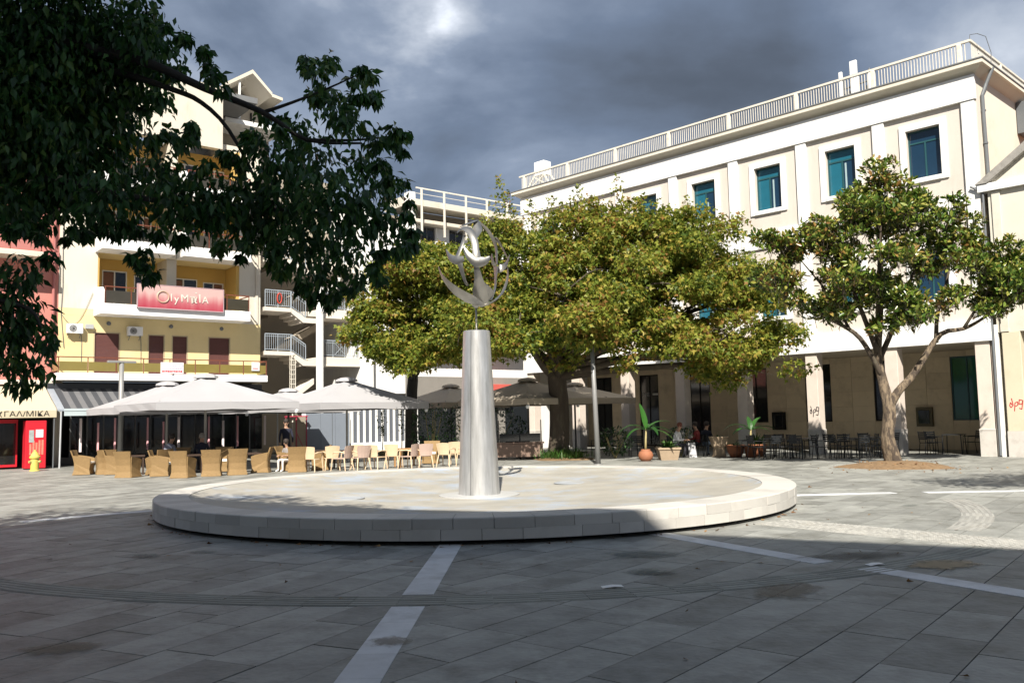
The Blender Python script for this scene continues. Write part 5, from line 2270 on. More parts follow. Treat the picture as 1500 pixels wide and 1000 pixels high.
banana('banana plant with a tall pale stem in a round terracotta pot', 4.85, 32.5, 'round', 1.0,
       [(178, 35, 1.55, .36, 1.9), (10, 45, 1.3, .34, 1.2), (-5, 20, 1.6, .36, 1.5), (115, 80, 1.35, .3, .5), (200, 15, 1.2, .34, 1.5), (300, 30, 1.0, .3, 1.9), (60, 40, 1.2, .32, 1.5), (345, 5, 1.5, .34, 1.2)], 'pot')
banana('low spreading banana plant near the arcade behind the stone pot', 9.05, 33.7, 'tub', .85,
       [(185, 40, 1.5, .3, 1.6), (5, 30, 1.3, .3, 1.2), (40, 60, 1.1, .28, 1.0), (210, 20, 1.3, .3, 1.2), (330, 25, 1.0, .28, 1.3), (90, 70, .9, .25, .8)], 'tub')


def bushy(mb, c, r, n, L, W, seed):
    rr = random.Random(seed)
    for _ in range(n):
        az = rr.uniform(0, 2 * PI)
        el = rr.uniform(.2, 1.4)
        leaf_strip(mb, (c[0] + rr.uniform(-r, r) * .5, c[1] + rr.uniform(-r, r) * .5, c[2]), az, el, L * rr.uniform(.6, 1.1), W, rr.uniform(.3, 1.6), seg=3)


POTL = leaf_mat('pot_leaf', [(0, (.02, .06, .012)), (.6, (.05, .13, .02)), (1, (.12, .2, .05))])
t = thing('flower_planter', 'square stone planter with a low green bush right of the round terracotta pot', 'planter', (5.78, 33.1, 0))
q = MB()
vs = []
for z, w in ((0, .36), (.48, .46), (.48, .50), (.56, .50), (.56, .44), (.5, .44)):
    vs += [(-w, -w, z), (w, -w, z), (w, w, z), (-w, w, z)]
q.add(vs, [(0, 3, 2, 1), (20, 21, 22, 23)] + [(4 * k + i, 4 * k + (i + 1) % 4, 4 * k + 4 + (i + 1) % 4, 4 * k + 4 + i) for k in range(5) for i in range(4)])
q.build('pot', STPOT, t)
q = MB()
bushy(q, (0, 0, .5), .4, 150, .45, .09, 2)
q.build('foliage', POTL, t)
t.scale = (.85, .85, .85)
t = thing('stone_pot', 'tall stone pot with a few green shoots left of the low banana plant', 'pot', (8.0, 34.4, 0))
q = MB()
vs = []
for z, w in ((0, .30), (.1, .27), (.45, .22), (.55, .30), (.9, .36), (.95, .40), (1.0, .40), (1.0, .33), (.9, .3)):
    vs += [(-w, -w, z), (w, -w, z), (w, w, z), (-w, w, z)]
q.add(vs, [(0, 3, 2, 1), (32, 33, 34, 35)] + [(4 * k + i, 4 * k + (i + 1) % 4, 4 * k + 4 + (i + 1) % 4, 4 * k + 4 + i) for k in range(8) for i in range(4)])
q.build('pot', STPOT, t)
q = MB()
bushy(q, (0, 0, .92), .2, 14, .35, .06, 9)
q.build('shoots', POTL, t)
t.scale = (.8, .8, .8)
for k, (x, y, lb) in enumerate(((8.55, 34.0, 'terracotta bowl pot leaning sunlit beside the tall stone pot'), (9.5, 34.3, 'terracotta pot with striped spiky leaves below the low banana plant'))):
    t = thing('terracotta_pot', lb, 'pot', (x, y, 0))
    q = MB()
    q.lathe([(.2, 0), (.3, .2), (.33, .42), (.36, .42), (.36, .48), (.3, .48), (.28, .4)], 18)
    q.build('pot', TERR, t, smooth=True)
    q = MB()
    bushy(q, (0, 0, .42), .2, 50 if k else 16, .75 if k else .35, .07, 20 + k)
    q.build('foliage', POTL, t)
t = thing('folding_sign', 'small white A frame sign board between the stone pot and the planter', 'sign', (6.95, 34.5, 0), .15)
q = MB()
q.add([(-.15, -.18, 0), (.15, -.18, 0), (.15, 0, .58), (-.15, 0, .58), (-.15, -.155, 0), (.15, -.155, 0), (.15, .02, .58), (-.15, .02, .58)],
      [(0, 1, 2, 3), (4, 7, 6, 5), (0, 4, 5, 1), (1, 5, 6, 2), (2, 6, 7, 3), (3, 7, 4, 0)])
q.build('front_board', M('board_grey_white', (.42, .42, .43), var=.1), t)
q = MB()
q.add([(-.15, .2, 0), (.15, .2, 0), (.15, .03, .56), (-.15, .03, .56), (-.15, .22, 0), (.15, .22, 0), (.15, .05, .56), (-.15, .05, .56)],
      [(0, 3, 2, 1), (4, 5, 6, 7), (0, 1, 5, 4), (1, 2, 6, 5), (2, 3, 7, 6), (3, 0, 4, 7)])
q.build('rear_board', M('board_grey_white', (.42, .42, .43), var=.1), t)
q = MB()
q.add([(-.14, -.165, .12), (.14, -.165, .12), (.14, -.062, .45), (-.14, -.075, .45)], [(0, 1, 2, 3)])
q.build('notice', M('notice_grey', (.4, .4, .42), var=.3, scale=14), t)

# shrubs in the shade before the far wall, young trees by the fence
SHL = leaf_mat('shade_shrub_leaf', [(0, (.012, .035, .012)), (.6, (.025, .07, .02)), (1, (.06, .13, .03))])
rr = random.Random(77)


def shrub(label, x, y, w, d, h, n, L=.22, name='shrub'):
    t = thing(name, label, 'shrub', (x, y, 0))
    q = MB()
    for k in range(5):
        a = rr.uniform(0, 2 * PI)
        q.tube([(0, 0, 0), (math.cos(a) * w * .2, math.sin(a) * d * .2, h * .5), (math.cos(a) * w * .3, math.sin(a) * d * .3, h * .85)], [.03, .02, .01], 5)
    q.build('stem', BANS, t)
    q = MB()
    for _ in range(n):
        u = Vector((rr.gauss(0, 1), rr.gauss(0, 1), rr.gauss(0, 1))).normalized() * rr.uniform(.5, 1) ** .5
        leaf_strip(q, (u.x * w / 2, u.y * d / 2, h * .55 + u.z * h * .45), rr.uniform(0, 6.28), rr.uniform(-.6, 1), L * rr.uniform(.6, 1.2), L * .4, rr.uniform(0, 1.2), seg=2)
    o = q.build('foliage', SHL, t, kind='stuff')
    return t


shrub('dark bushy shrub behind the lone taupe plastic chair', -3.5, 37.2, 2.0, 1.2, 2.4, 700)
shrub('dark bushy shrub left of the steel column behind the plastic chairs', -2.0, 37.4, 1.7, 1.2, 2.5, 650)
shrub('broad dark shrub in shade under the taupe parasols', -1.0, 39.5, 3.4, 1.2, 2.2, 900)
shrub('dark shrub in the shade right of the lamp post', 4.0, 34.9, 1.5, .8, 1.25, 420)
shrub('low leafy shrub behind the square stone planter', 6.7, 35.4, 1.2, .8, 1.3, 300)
for k, (x, y, h, lb) in enumerate(((-6.0, 40.0, 2.3, 'thin young tree before the white fence posts, left of three'), (-5.2, 40.6, 2.6, 'thin young tree before the white fence posts, middle of three'),
                                   (-4.5, 39.4, 2.5, 'thin young tree at the right end of the white fence posts'))):
    t = thing('sapling', lb, 'tree', (x, y, 0), 0, 'saplings along the slatted fence')
    q = MB()
    q.tube([(0, 0, 0), (.04, 0, h * .5), (0, .03, h)], [.025, .02, .01], 6)
    q.lathe([(.17, 0), (.22, .3), (.24, .3), (.24, .35), (.2, .35)], 12)
    q.build('stem', BANS, t)
    q = MB()
    for _ in range(150):
        z = rr.uniform(.4, 1.05) * h
        leaf_strip(q, (rr.gauss(0, .09), rr.gauss(0, .09), z), rr.uniform(0, 6.28), rr.uniform(-.3, 1), rr.uniform(.1, .24), .08, rr.uniform(0, 1.2), seg=2)
    q.build('foliage', POTL, t, kind='stuff')

# grass round the big trunk
GRS = leaf_mat('grass_blade', [(0, (.02, .07, .012)), (.6, (.05, .14, .02)), (1, (.14, .22, .05))])
q = MB()
for _ in range(900):
    a = rr.uniform(0, 6.28)
    r_ = abs(rr.gauss(.55, .3))
    leaf_strip(q, (1.95 + r_ * math.cos(a), 35.1 + r_ * .7 * math.sin(a) - .2, .05), rr.uniform(0, 6.28), rr.uniform(.6, 1.5), rr.uniform(.25, .6), .02, rr.uniform(.3, 1.4), seg=3)
tag(q.build('grass_tuft', GRS, kind='stuff'), 'tuft of long green grass round the foot of the big tree', 'grass')
FG= [(-4.33, 7.75, 5.34, 0.79), (-3.83, 7.89, 5.19, 0.62), (-4.36, 7.95, 4.51, 0.75), (-3.93, 8.13, 4.36, 0.54), (-4.5, 7.89, 3.91, 0.37), (-4.17, 8.11, 3.93, 0.35), (-3.28, 7.03, 3.6, 0.27), (-3.28, 7.56, 5.17, 0.25), (-3.33, 8.13, 5.32, 0.17), (-3.31, 7.78, 5.53, 0.18), (-3.41, 8.08, 3.97, 0.28), (-2.75, 7.14, 3.62, 0.26), (-3.05, 7.56, 4.01, 0.18), (-2.53, 7.3, 3.65, 0.29), (-2.35, 7.65, 3.62, 0.37), (-1.99, 7.69, 3.68, 0.4), (-1.48, 7.02, 3.5, 0.36), (-1.22, 7.26, 3.53, 0.26), (-1.03, 7.34, 3.39, 0.16), (-1.59, 8.1, 3.3, 0.29), (-1.73, 7.92, 3.04, 0.16), (-1.77, 7.19, 3.2, 0.25), (-1.81, 7.96, 4.13, 0.29), (-1.91, 7.17, 3.84, 0.24), (-1.63, 7.74, 4.67, 0.18), (-1.37, 7.15, 4.25, 0.18), (-1.55, 7.0, 4.6, 0.09), (-1.44, 8.05, 4.95, 0.08), (-1.15, 7.25, 4.14, 0.12), (-1.0, 7.26, 4.13, 0.07), (-1.4, 8.18, 4.19, 0.17), (-1.14, 8.05, 3.93, 0.16), (-2.14, 7.35, 4.11, 0.16), (-2.02, 8.15, 4.49, 0.22), (-3.13, 7.65, 3.45, 0.09), (-3.31, 7.81, 3.27, 0.1), (-2.57, 7.25, 3.47, 0.16), (-3.17, 8.13, 3.73, 0.15), (-0.94, 7.83, 3.44, 0.06), (-2.34, 8.16, 4.67, 0.08), (-4.4, 8.07, 3.76, 0.18), (-3.55, 7.36, 3.56, 0.13), (-4.44, 7.43, 4.58, 0.7), (-4.27, 7.2, 3.61, 0.23), (-2.72, 7.17, 4.12, 0.08), (-2.51, 7.08, 3.89, 0.08), (-2.47, 7.36, 4.63, 0.05), (-2.72, 7.72, 5.0, 0.05)]
SPRAYS = [(-2.83, 7.0, 5.04, 0.03), (-3.25, 7.98, 5.51, 0.04), (-3.26, 7.85, 5.35, 0.03), (-3.01, 7.9, 5.36, 0.05), (-2.87, 7.44, 5.15, 0.02), (-2.73, 7.22, 5.03, 0.04), (-2.89, 8.12, 5.29, 0.04), (-2.74, 7.63, 5.11, 0.05), (-2.84, 7.96, 5.26, 0.05), (-2.48, 7.11, 4.66, 0.05), (-2.51, 7.41, 4.79, 0.03), (-2.6, 7.38, 4.85, 0.03), (-3.03, 7.83, 5.0, 0.03), (-3.24, 8.18, 5.11, 0.03), (-3.01, 7.71, 4.91, 0.04), (-2.88, 7.07, 4.47, 0.04), (-3.39, 8.01, 4.73, 0.05), (-3.18, 7.76, 4.72, 0.04), (-2.98, 7.18, 4.18, 0.04), (-3.4, 8.2, 4.42, 0.04), (-3.16, 7.59, 4.29, 0.03), (-1.78, 7.48, 4.94, 0.05), (-1.86, 8.15, 5.2, 0.04), (-1.67, 7.11, 4.72, 0.05), (-1.54, 7.43, 4.87, 0.04), (-1.62, 7.8, 5.08, 0.05), (-1.56, 7.34, 4.83, 0.04), (-1.19, 7.35, 4.73, 0.04), (-1.19, 7.01, 4.64, 0.04), (-1.24, 7.56, 4.81, 0.05), (-1.19, 7.42, 4.56, 0.05), (-1.16, 7.42, 4.54, 0.04), (-1.26, 8.17, 4.88, 0.04), (-1.62, 7.2, 4.49, 0.04), (-1.78, 7.83, 4.76, 0.03), (-1.82, 7.94, 4.81, 0.04), (-0.94, 7.75, 4.34, 0.05), (-0.94, 7.03, 4.13, 0.04), (-0.9, 7.26, 4.18, 0.02), (-0.98, 7.57, 4.21, 0.03), (-0.97, 7.38, 4.13, 0.02), (-0.96, 7.56, 4.13, 0.04), (-1.25, 7.29, 4.52, 0.03), (-1.32, 7.33, 4.52, 0.05), (-1.4, 7.45, 4.5, 0.03), (-1.12, 7.65, 4.04, 0.05), (-1.16, 7.98, 4.1, 0.04), (-1.12, 7.44, 3.97, 0.04), (-1.0, 8.15, 4.0, 0.04), (-1.14, 8.07, 4.05, 0.04), (-1.07, 7.74, 3.89, 0.05), (-0.87, 7.45, 3.63, 0.03), (-0.97, 8.17, 3.7, 0.05), (-0.93, 7.71, 3.59, 0.04), (-0.86, 7.5, 3.27, 0.04), (-0.82, 7.34, 3.35, 0.04), (-0.87, 7.53, 3.3, 0.05), (-0.87, 7.02, 3.15, 0.05), (-1.03, 7.94, 3.33, 0.03), (-1.05, 8.19, 3.33, 0.04), (-1.14, 7.77, 3.24, 0.03), (-1.2, 7.91, 3.29, 0.04), (-1.09, 7.36, 3.19, 0.03), (-1.25, 7.89, 3.17, 0.03), (-1.15, 7.55, 2.99, 0.04), (-1.09, 7.02, 2.96, 0.04), (-1.39, 7.85, 2.98, 0.05), (-1.36, 7.46, 2.87, 0.03), (-1.28, 7.36, 2.95, 0.05), (-1.58, 7.83, 2.88, 0.05), (-1.67, 8.09, 2.89, 0.04), (-1.54, 7.6, 2.86, 0.04), (-1.82, 7.97, 2.88, 0.05), (-1.72, 7.95, 2.9, 0.05), (-1.72, 8.17, 2.84, 0.03), (-1.94, 8.01, 2.99, 0.05), (-1.92, 7.85, 3.02, 0.05), (-1.69, 7.18, 2.89, 0.03), (-2.07, 7.75, 3.15, 0.04), (-1.89, 7.09, 2.97, 0.04), (-2.14, 8.05, 3.16, 0.04), (-2.15, 7.72, 3.19, 0.04), (-1.94, 7.07, 3.16, 0.04), (-2.06, 7.61, 3.22, 0.04), (-2.0, 7.32, 3.38, 0.04), (-2.15, 7.62, 3.45, 0.03), (-2.22, 7.88, 3.44, 0.04), (-2.15, 7.1, 3.21, 0.03), (-2.4, 7.71, 3.23, 0.04), (-2.22, 7.39, 3.28, 0.04), (-2.38, 7.06, 3.19, 0.04), (-2.45, 7.27, 3.23, 0.04), (-2.69, 7.98, 3.42, 0.04), (-2.78, 7.28, 3.34, 0.03), (-2.87, 7.46, 3.35, 0.04), (-3.02, 7.97, 3.46, 0.04), (-3.3, 7.71, 3.18, 0.04), (-3.12, 7.12, 3.14, 0.02), (-3.46, 8.07, 3.24, 0.03), (-3.1, 7.56, 3.07, 0.04), (-3.21, 7.56, 3.14, 0.03), (-3.12, 7.45, 3.02, 0.03), (-3.26, 7.3, 3.47, 0.03), (-3.22, 7.28, 3.48, 0.05), (-3.23, 7.44, 3.43, 0.04), (-3.43, 7.57, 3.51, 0.04), (-3.37, 7.35, 3.38, 0.03), (-3.41, 7.24, 3.42, 0.02), (-3.59, 7.48, 3.46, 0.03), (-3.73, 7.56, 3.43, 0.04), (-3.56, 7.2, 3.36, 0.05), (-4.0, 7.78, 3.45, 0.02), (-3.59, 7.07, 3.37, 0.02), (-3.86, 7.66, 3.49, 0.03), (-3.88, 7.11, 3.32, 0.04), (-4.43, 8.12, 3.64, 0.03), (-4.08, 7.48, 3.49, 0.04), (-4.2, 7.37, 3.49, 0.05), (-4.05, 7.22, 3.41, 0.04), (-4.01, 7.1, 3.42, 0.04), (-4.69, 8.11, 3.58, 0.03), (-4.07, 7.02, 3.38, 0.04), (-4.31, 7.45, 3.45, 0.05), (-2.71, 7.37, 4.23, 0.03), (-2.65, 7.14, 4.25, 0.04), (-2.96, 7.98, 4.53, 0.03), (-2.42, 7.29, 4.04, 0.04), (-2.42, 7.29, 4.0, 0.02), (-2.37, 7.24, 4.03, 0.03), (-2.3, 7.5, 4.27, 0.04), (-2.43, 8.08, 4.46, 0.04), (-2.24, 7.53, 4.29, 0.05), (-2.45, 7.87, 4.14, 0.05), (-2.4, 7.46, 4.05, 0.03), (-2.28, 7.32, 3.97, 0.02), (-2.08, 7.92, 4.57, 0.03), (-1.9, 7.16, 4.19, 0.05), (-2.08, 7.73, 4.45, 0.04), (-2.97, 7.4, 4.27, 0.05), (-3.14, 7.87, 4.44, 0.03), (-3.08, 7.85, 4.38, 0.05)]
EXTRA = [(-4.1, 7.9, 4.75, .62), (-4.15, 7.5, 4.1, .55), (-3.7, 8.1, 5.2, .6), (-4.5, 7.8, 5.3, .7)]
LOW= [(-3.94, 6.95, 2.98, 0.18), (-4.07, 6.95, 2.76, 0.26), (-3.94, 7.14, 2.61, 0.19), (-4.06, 7.01, 2.41, 0.25), (-3.94, 7.16, 2.22, 0.15), (-3.8, 7.11, 3.13, 0.07), (-4.06, 7.19, 2.11, 0.09), (-4.29, 7.0, 2.55, 0.33), (-3.59, 6.7, 2.4, 0.08)]

# ================================================================ TREES
LANCE = (np.array([(0, 0, 0), (.42, .5, .10), (1, 0, -.12), (.42, -.5, .10), (.45, 0, 0)]), np.array([(0, 4, 1), (1, 4, 2), (0, 3, 4), (3, 2, 4)]))
OVATE = (np.array([(0, 0, 0), (.25, .36, .08), (.62, .5, .10), (1, 0, .0), (.62, -.5, .10), (.25, -.36, .08), (.5, 0, 0)]),
         np.array([(0, 6, 1), (1, 6, 2), (2, 6, 3), (3, 6, 4), (4, 6, 5), (5, 6, 0)]))
MAPLE = (np.array([(0, 0, 0), (.30, .56, .06), (.46, .2, .02), (1, .05, -.08), (.46, -.2, .02), (.30, -.56, .06), (.28, 0, .0)]),
         np.array([(0, 6, 1), (1, 6, 2), (2, 6, 3), (3, 6, 4), (4, 6, 5), (5, 6, 0)]))


def foliage(name, P, D, L, W, shape, mat, parent=None, kind='stuff'):
    """many leaves in one mesh: P positions, D directions of the midrib, L lengths, W widths"""
    P, D = np.asarray(P, float), np.asarray(D, float)
    n = len(P)
    D = D / np.linalg.norm(D, axis=1, keepdims=True)
    U = RNG.normal(size=(n, 3)) * .7 + np.array([0, 0, 1.0])
    S = np.cross(U, D)
    S /= np.linalg.norm(S, axis=1, keepdims=True) + 1e-9
    Nn = np.cross(D, S)
    lv, lf = shape
    V = P[:, None, :] + (lv[None, :, 0, None] * L[:, None, None]) * D[:, None, :] + (lv[None, :, 1, None] * W[:, None, None]) * S[:, None, :] \
        + (lv[None, :, 2, None] * L[:, None, None]) * Nn[:, None, :]
    V = V.reshape(-1, 3)
    Fc = (lf[None] + (np.arange(n) * len(lv))[:, None, None]).reshape(-1)
    me = bpy.data.meshes.new(name)
    me.vertices.add(len(V))
    me.vertices.foreach_set('co', V.reshape(-1))
    nf = n * len(lf)
    me.loops.add(nf * 3)
    me.loops.foreach_set('vertex_index', Fc.astype(np.int32))
    me.polygons.add(nf)
    me.polygons.foreach_set('loop_start', np.arange(0, nf * 3, 3, dtype=np.int32))
    me.materials.append(mat)
    me.update(calc_edges=True)
    me.validate()
    return link(name, me, parent, kind=kind)


def lobes_sample(lobes, n, shell=.55):
    """points in a union of ellipsoids, denser towards their skins"""
    vol = np.array([l[3] * l[4] * l[5] for l in lobes]) ** .72
    idx = RNG.choice(len(lobes), size=n, p=vol / vol.sum())
    u = RNG.normal(size=(n, 3))
    u /= np.linalg.norm(u, axis=1, keepdims=True)
    r = shell + (1 - shell) * RNG.random(n) ** .6
    r *= 1 + RNG.normal(size=n) * .07
    A_ = np.array(lobes)[idx]
    return A_[:, :3] + u * r[:, None] * A_[:, 3:6], u


def sublobes(lobes, per, size, seed):
    """break big lobes into boughs: smaller flattened clumps over each lobe's skin"""
    g = np.random.default_rng(seed)
    out = []
    for l in lobes:
        n = max(4, int(per * (l[3] * l[4] * l[5]) ** .6 / 3))
        u = g.normal(size=(n, 3))
        u /= np.linalg.norm(u, axis=1, keepdims=True)
        r = .55 + .5 * g.random(n)
        c = np.array(l[:3]) + u * r[:, None] * np.array(l[3:6])
        for k in range(n):
            z = size * g.uniform(.65, 1.35)
            out.append((*c[k], z * 1.15, z * 1.05, z * .62))
    return out


def crown_leaves(lobes, nclus, per, spread, L, shape_w, out=.55, down=.5, shell=.55, lmin=.6, gap=.0):
    C, U = lobes_sample(lobes, nclus, shell)
    # clump the clusters: drop those that fall in holes of a coarse 3-D pattern, so light passes through
    if gap:
        f = np.sin(C[:, 0] * 2.3 + 1.3 * np.sin(C[:, 2] * 1.9)) * np.sin(C[:, 1] * 2.1 + .7) * np.sin(C[:, 2] * 2.6 + np.sin(C[:, 0] * 1.7)) + RNG.normal(size=len(C)) * .25
        keep = f > -gap
        C, U = C[keep], U[keep]
    n = len(C) * per
    P = np.repeat(C, per, 0) + RNG.normal(size=(n, 3)) * spread
    D = np.repeat(U, per, 0) * out + RNG.normal(size=(n, 3)) * .6 + np.array([0, 0, -down])
    Ls = L * (lmin + (1.15 - lmin) * RNG.random(n))
    return P, D, Ls, Ls * shape_w


BARK1 = M('grey_brown_bark', (.07, .054, .04), rough=.95, var=.35, scale=5, bump=1.0, bscale=14, stretch=(1, 1, .3), stain=(.15, .14, .09, .5), sscale=4)
BARK2 = M('tan_bark', (.19, .145, .098), rough=.95, var=.85, scale=8, bump=1.0, bscale=16, stretch=(1.6, 1.6, .5), stain=(.05, .038, .03, .9, .46, .56), sscale=6)
BARK3 = M('dark_bark', (.045, .042, .038), rough=.9, var=.3, scale=6, bump=.8, bscale=20)


def curve_pts(a, b, bend, n=5, seed=0):
    rr_ = random.Random(seed)
    a, b = Vector(a), Vector(b)
    off = Vector((rr_.uniform(-1, 1), rr_.uniform(-1, 1), rr_.uniform(-.2, 1))) * bend
    return [a.lerp(b, i / n) + off * math.sin(PI * i / n) + Vector((rr_.uniform(-1, 1), rr_.uniform(-1, 1), rr_.uniform(-1, 1))) * bend * .15 * (0 < i < n) for i in range(n + 1)]


def trunk_mesh(pts, rad, n=14, seed=0):
    """a trunk with uneven girth"""
    q = MB()
    q.tube(pts, rad, n)
    rr_ = random.Random(seed)
    ph = [rr_.uniform(0, 6) for _ in range(4)]
    ctr = [Vector(p) for p in pts]
    k = 0
    out = []
    for i, c in enumerate(ctr):
        for j in range(n):
            p = Vector(q.v[k])
            a = 2 * PI * j / n
            f = 1 + .10 * math.sin(3 * a + ph[0] + i * .6) + .06 * math.sin(5 * a + ph[1]) + rr_.uniform(-.04, .04)
            out.append(tuple(c + (p - c) * f))
            k += 1
    q.v = out + q.v[k:]
    return q


def dense_path(pts, rad, k=3):
    P = [Vector(p) for p in pts]
    op, orr = [], []
    for i in range(len(P) - 1):
        p0, p1, p2, p3 = P[max(i - 1, 0)], P[i], P[i + 1], P[min(i + 2, len(P) - 1)]
        for j in range(k):
            t = j / k
            op.append(.5 * ((2 * p1) + (p2 - p0) * t + (2 * p0 - 5 * p1 + 4 * p2 - p3) * t * t + (3 * p1 - p0 - 3 * p2 + p3) * t ** 3))
            orr.append(lerp(rad[i], rad[i + 1], t))
    return op + [P[-1]], orr + [rad[-1]]


def tree(name, label, trunk, trad, fork, lobes, bark, lr=.16, seed=1, twigs=3):
    t = thing(name, label, 'tree', trunk[0])
    base = Vector(trunk[0])
    loc = lambda p: Vector(p) - base
    pp, rr_ = dense_path([loc(p) for p in trunk], trad)
    trunk_mesh(pp, rr_, 16, seed).build('trunk', bark, t, smooth=True)
    q = MB()
    rnd = random.Random(seed)
    for i, l in enumerate(lobes):
        f = Vector(fork[i % len(fork)])
        c = Vector(l[:3])
        n = 5
        ps = curve_pts(loc(f), loc(c), .35, n, seed + i)
        q.tube(ps, [lerp(lr, .045, (k / n) ** .8) for k in range(n + 1)], 7)
        for w in range(twigs):
            d = Vector((rnd.gauss(0, 1), rnd.gauss(0, 1), rnd.gauss(.2, 1))).normalized()
            e = c + Vector((d.x * l[3], d.y * l[4], d.z * l[5])) * .85
            s_ = ps[rnd.choice((3, 4, 5))]
            q.tube(curve_pts(s_, loc(e), .2, 4, seed + i * 7 + w), [.045, .035, .025, .018, .008], 5)
    q.build('branches', bark, t, smooth=True)
    return t, base


LEAF1 = leaf_mat('plane_leaf', [(0, (.055, .095, .013)), (.35, (.16, .205, .027)), (.72, (.29, .30, .046)), (.91, (.37, .29, .055)), (1, (.26, .14, .04))], trans=.42, rough=.5, spec=.3)
# the big tree behind the fountain
LB1 = [(.3, 31.8, 5.0, 1.6, 1.2, 1.1), (5.5, 31.2, 4.8, 1.8, 1.2, 1.0), (-1.6, 32.2, 5.2, 1.3, 1.2, 1.1), (7.8, 31.5, 4.4, 1.4, 1.1, .9), (2.2, 31.6, 6.4, 1.8, 1.2, 1.2), (5.2, 31.8, 6.5, 1.7, 1.2, 1.1), (1.4, 34, 8.9, 1.2, 1.2, 1.0), (4.4, 34, 9.2, 1.3, 1.2, .9), (6.8, 33.9, 8.8, 1.2, 1.2, .9), (-1.2, 34, 7.2, 1.1, 1.2, 1.1), (8.4, 33.6, 7.2, 1.2, 1.1, .9), (2.9, 30.4, 5.1, 1.2, .8, .9), (3.0, 30.6, 5.5, 1.4, .8, .8), (2.6, 30.3, 4.7, .8, .5, .5), (2.6, 34, 8.0, 2.4, 2.0, 2.0), (5.0, 34, 8.0, 2.2, 1.9, 1.9), (7.4, 33.9, 7.4, 2.0, 1.8, 1.8), (.2, 34, 7.6, 1.6, 1.6, 1.7), (7.0, 33, 3.9, 1.2, 1.1, .8), (3.5, 34, 6.9, 3.3, 2.7, 2.6), (.5, 34.2, 7.2, 2.1, 2.3, 2.2), (6.6, 33.8, 6.6, 2.6, 2.4, 2.2), (8.8, 33.5, 5.4, 2.0, 2.0, 1.9), (6.0, 33.2, 5.1, 2.2, 2.0, 1.6), (2.2, 33.2, 5.5, 2.3, 2.0, 1.6),
       (-.8, 33.8, 5.5, 1.8, 2, 1.8), (4.4, 32.9, 4.8, 1.6, 1.5, 1.3), (10.0, 33.2, 4.0, 1.15, 1.3, 1.1), (-.3, 34, 8.6, .9, .9, 1.2), (8.2, 33.0, 4.0, 1.3, 1.3, .9), (1.2, 33.4, 4.5, 1.3, 1.3, .9), (3.1, 34, 8.6, 1.6, 1.4, 1.1), (6.2, 33.9, 8.2, 1.5, 1.3, 1.1), (9.6, 33.6, 6.4, 1.0, 1, .9)]
tr1, bs = tree('big_tree', 'broad spreading tree with olive and brown leaves right behind the fountain', [(1.81, 35.63, 0), (1.83, 35.6, .5), (1.85, 35.55, 2.0), (1.75, 35.4, 3.3), (1.95, 35.2, 4.4)],
               [.52, .42, .37, .36, .28], [(1.7, 35.4, 3.3), (1.9, 35.2, 4.2), (1.8, 35.4, 3.7)], LB1, BARK1, .2, 3)
P, D, Ls, Ws = crown_leaves(sublobes(LB1, 10, .62, 3), 7800, 14, np.array([.17, .17, .10]), .20, .9, out=.55, down=.6, shell=.55, lmin=.45)
SH, SD = [], []
rs_ = np.random.default_rng(5)
for (x, z, top) in ((-.27, 8.6, 11.15), (-1.3, 7.6, 9.0), (.9, 8.6, 10.2), (1.7, 8.8, 10.3), (2.8, 9.2, 10.75), (3.4, 9.2, 10.3), (4.35, 9.3, 11.15), (5.2, 8.8, 10.2), (5.9, 8.8, 10.1), (7.1, 8.2, 10.3), (7.7, 8, 9.2), (8.3, 7.3, 8.8), (9.3, 6.8, 8.0), (10.4, 6.2, 7.6), (.2, 8.6, 9.9), (2.2, 9, 10.1)):
    for y0 in (33.6, 34.6):
        nleaf = 190 if x == -.27 else 90
        tt = rs_.random(nleaf)
        w = .07 + .42 * (1 - tt) ** 1.3 * (1.4 if x == -.27 else 1)
        SH.append(np.stack([x + rs_.normal(size=nleaf) * w + (y0 - 34) * .3, y0 + rs_.normal(size=nleaf) * w, z + (top - z) * tt - (.3 if y0 > 34 else 0)], 1))
        SD.append(np.stack([rs_.normal(size=nleaf), rs_.normal(size=nleaf), rs_.normal(size=nleaf) * .5 + .2], 1))
for _ in range(46):
    x = rs_.uniform(-1.2, 10.2)
    zt = 9.5 - .07 * (x - 3.4) ** 2 + rs_.normal() * .25
    hgt, nleaf = rs_.uniform(.7, 1.7), 46
    tt = rs_.random(nleaf)
    w = .05 + .2 * (1 - tt)
    y0 = rs_.uniform(33, 35)
    SH.append(np.stack([x + rs_.normal(size=nleaf) * w, y0 + rs_.normal(size=nleaf) * w, zt - .6 + hgt * tt], 1))
    SD.append(np.stack([rs_.normal(size=nleaf), rs_.normal(size=nleaf), rs_.normal(size=nleaf) * .5 + .3], 1))
SH, SD = np.concatenate(SH), np.concatenate(SD)
P, D = np.concatenate([P, SH]), np.concatenate([D, SD])
Ls = np.concatenate([Ls, .15 * np.ones(len(SH))])
Ws = np.concatenate([Ws, .12 * np.ones(len(SH))])
foliage('crown', P - np.array(bs), D, Ls, Ws, MAPLE, LEAF1, tr1)
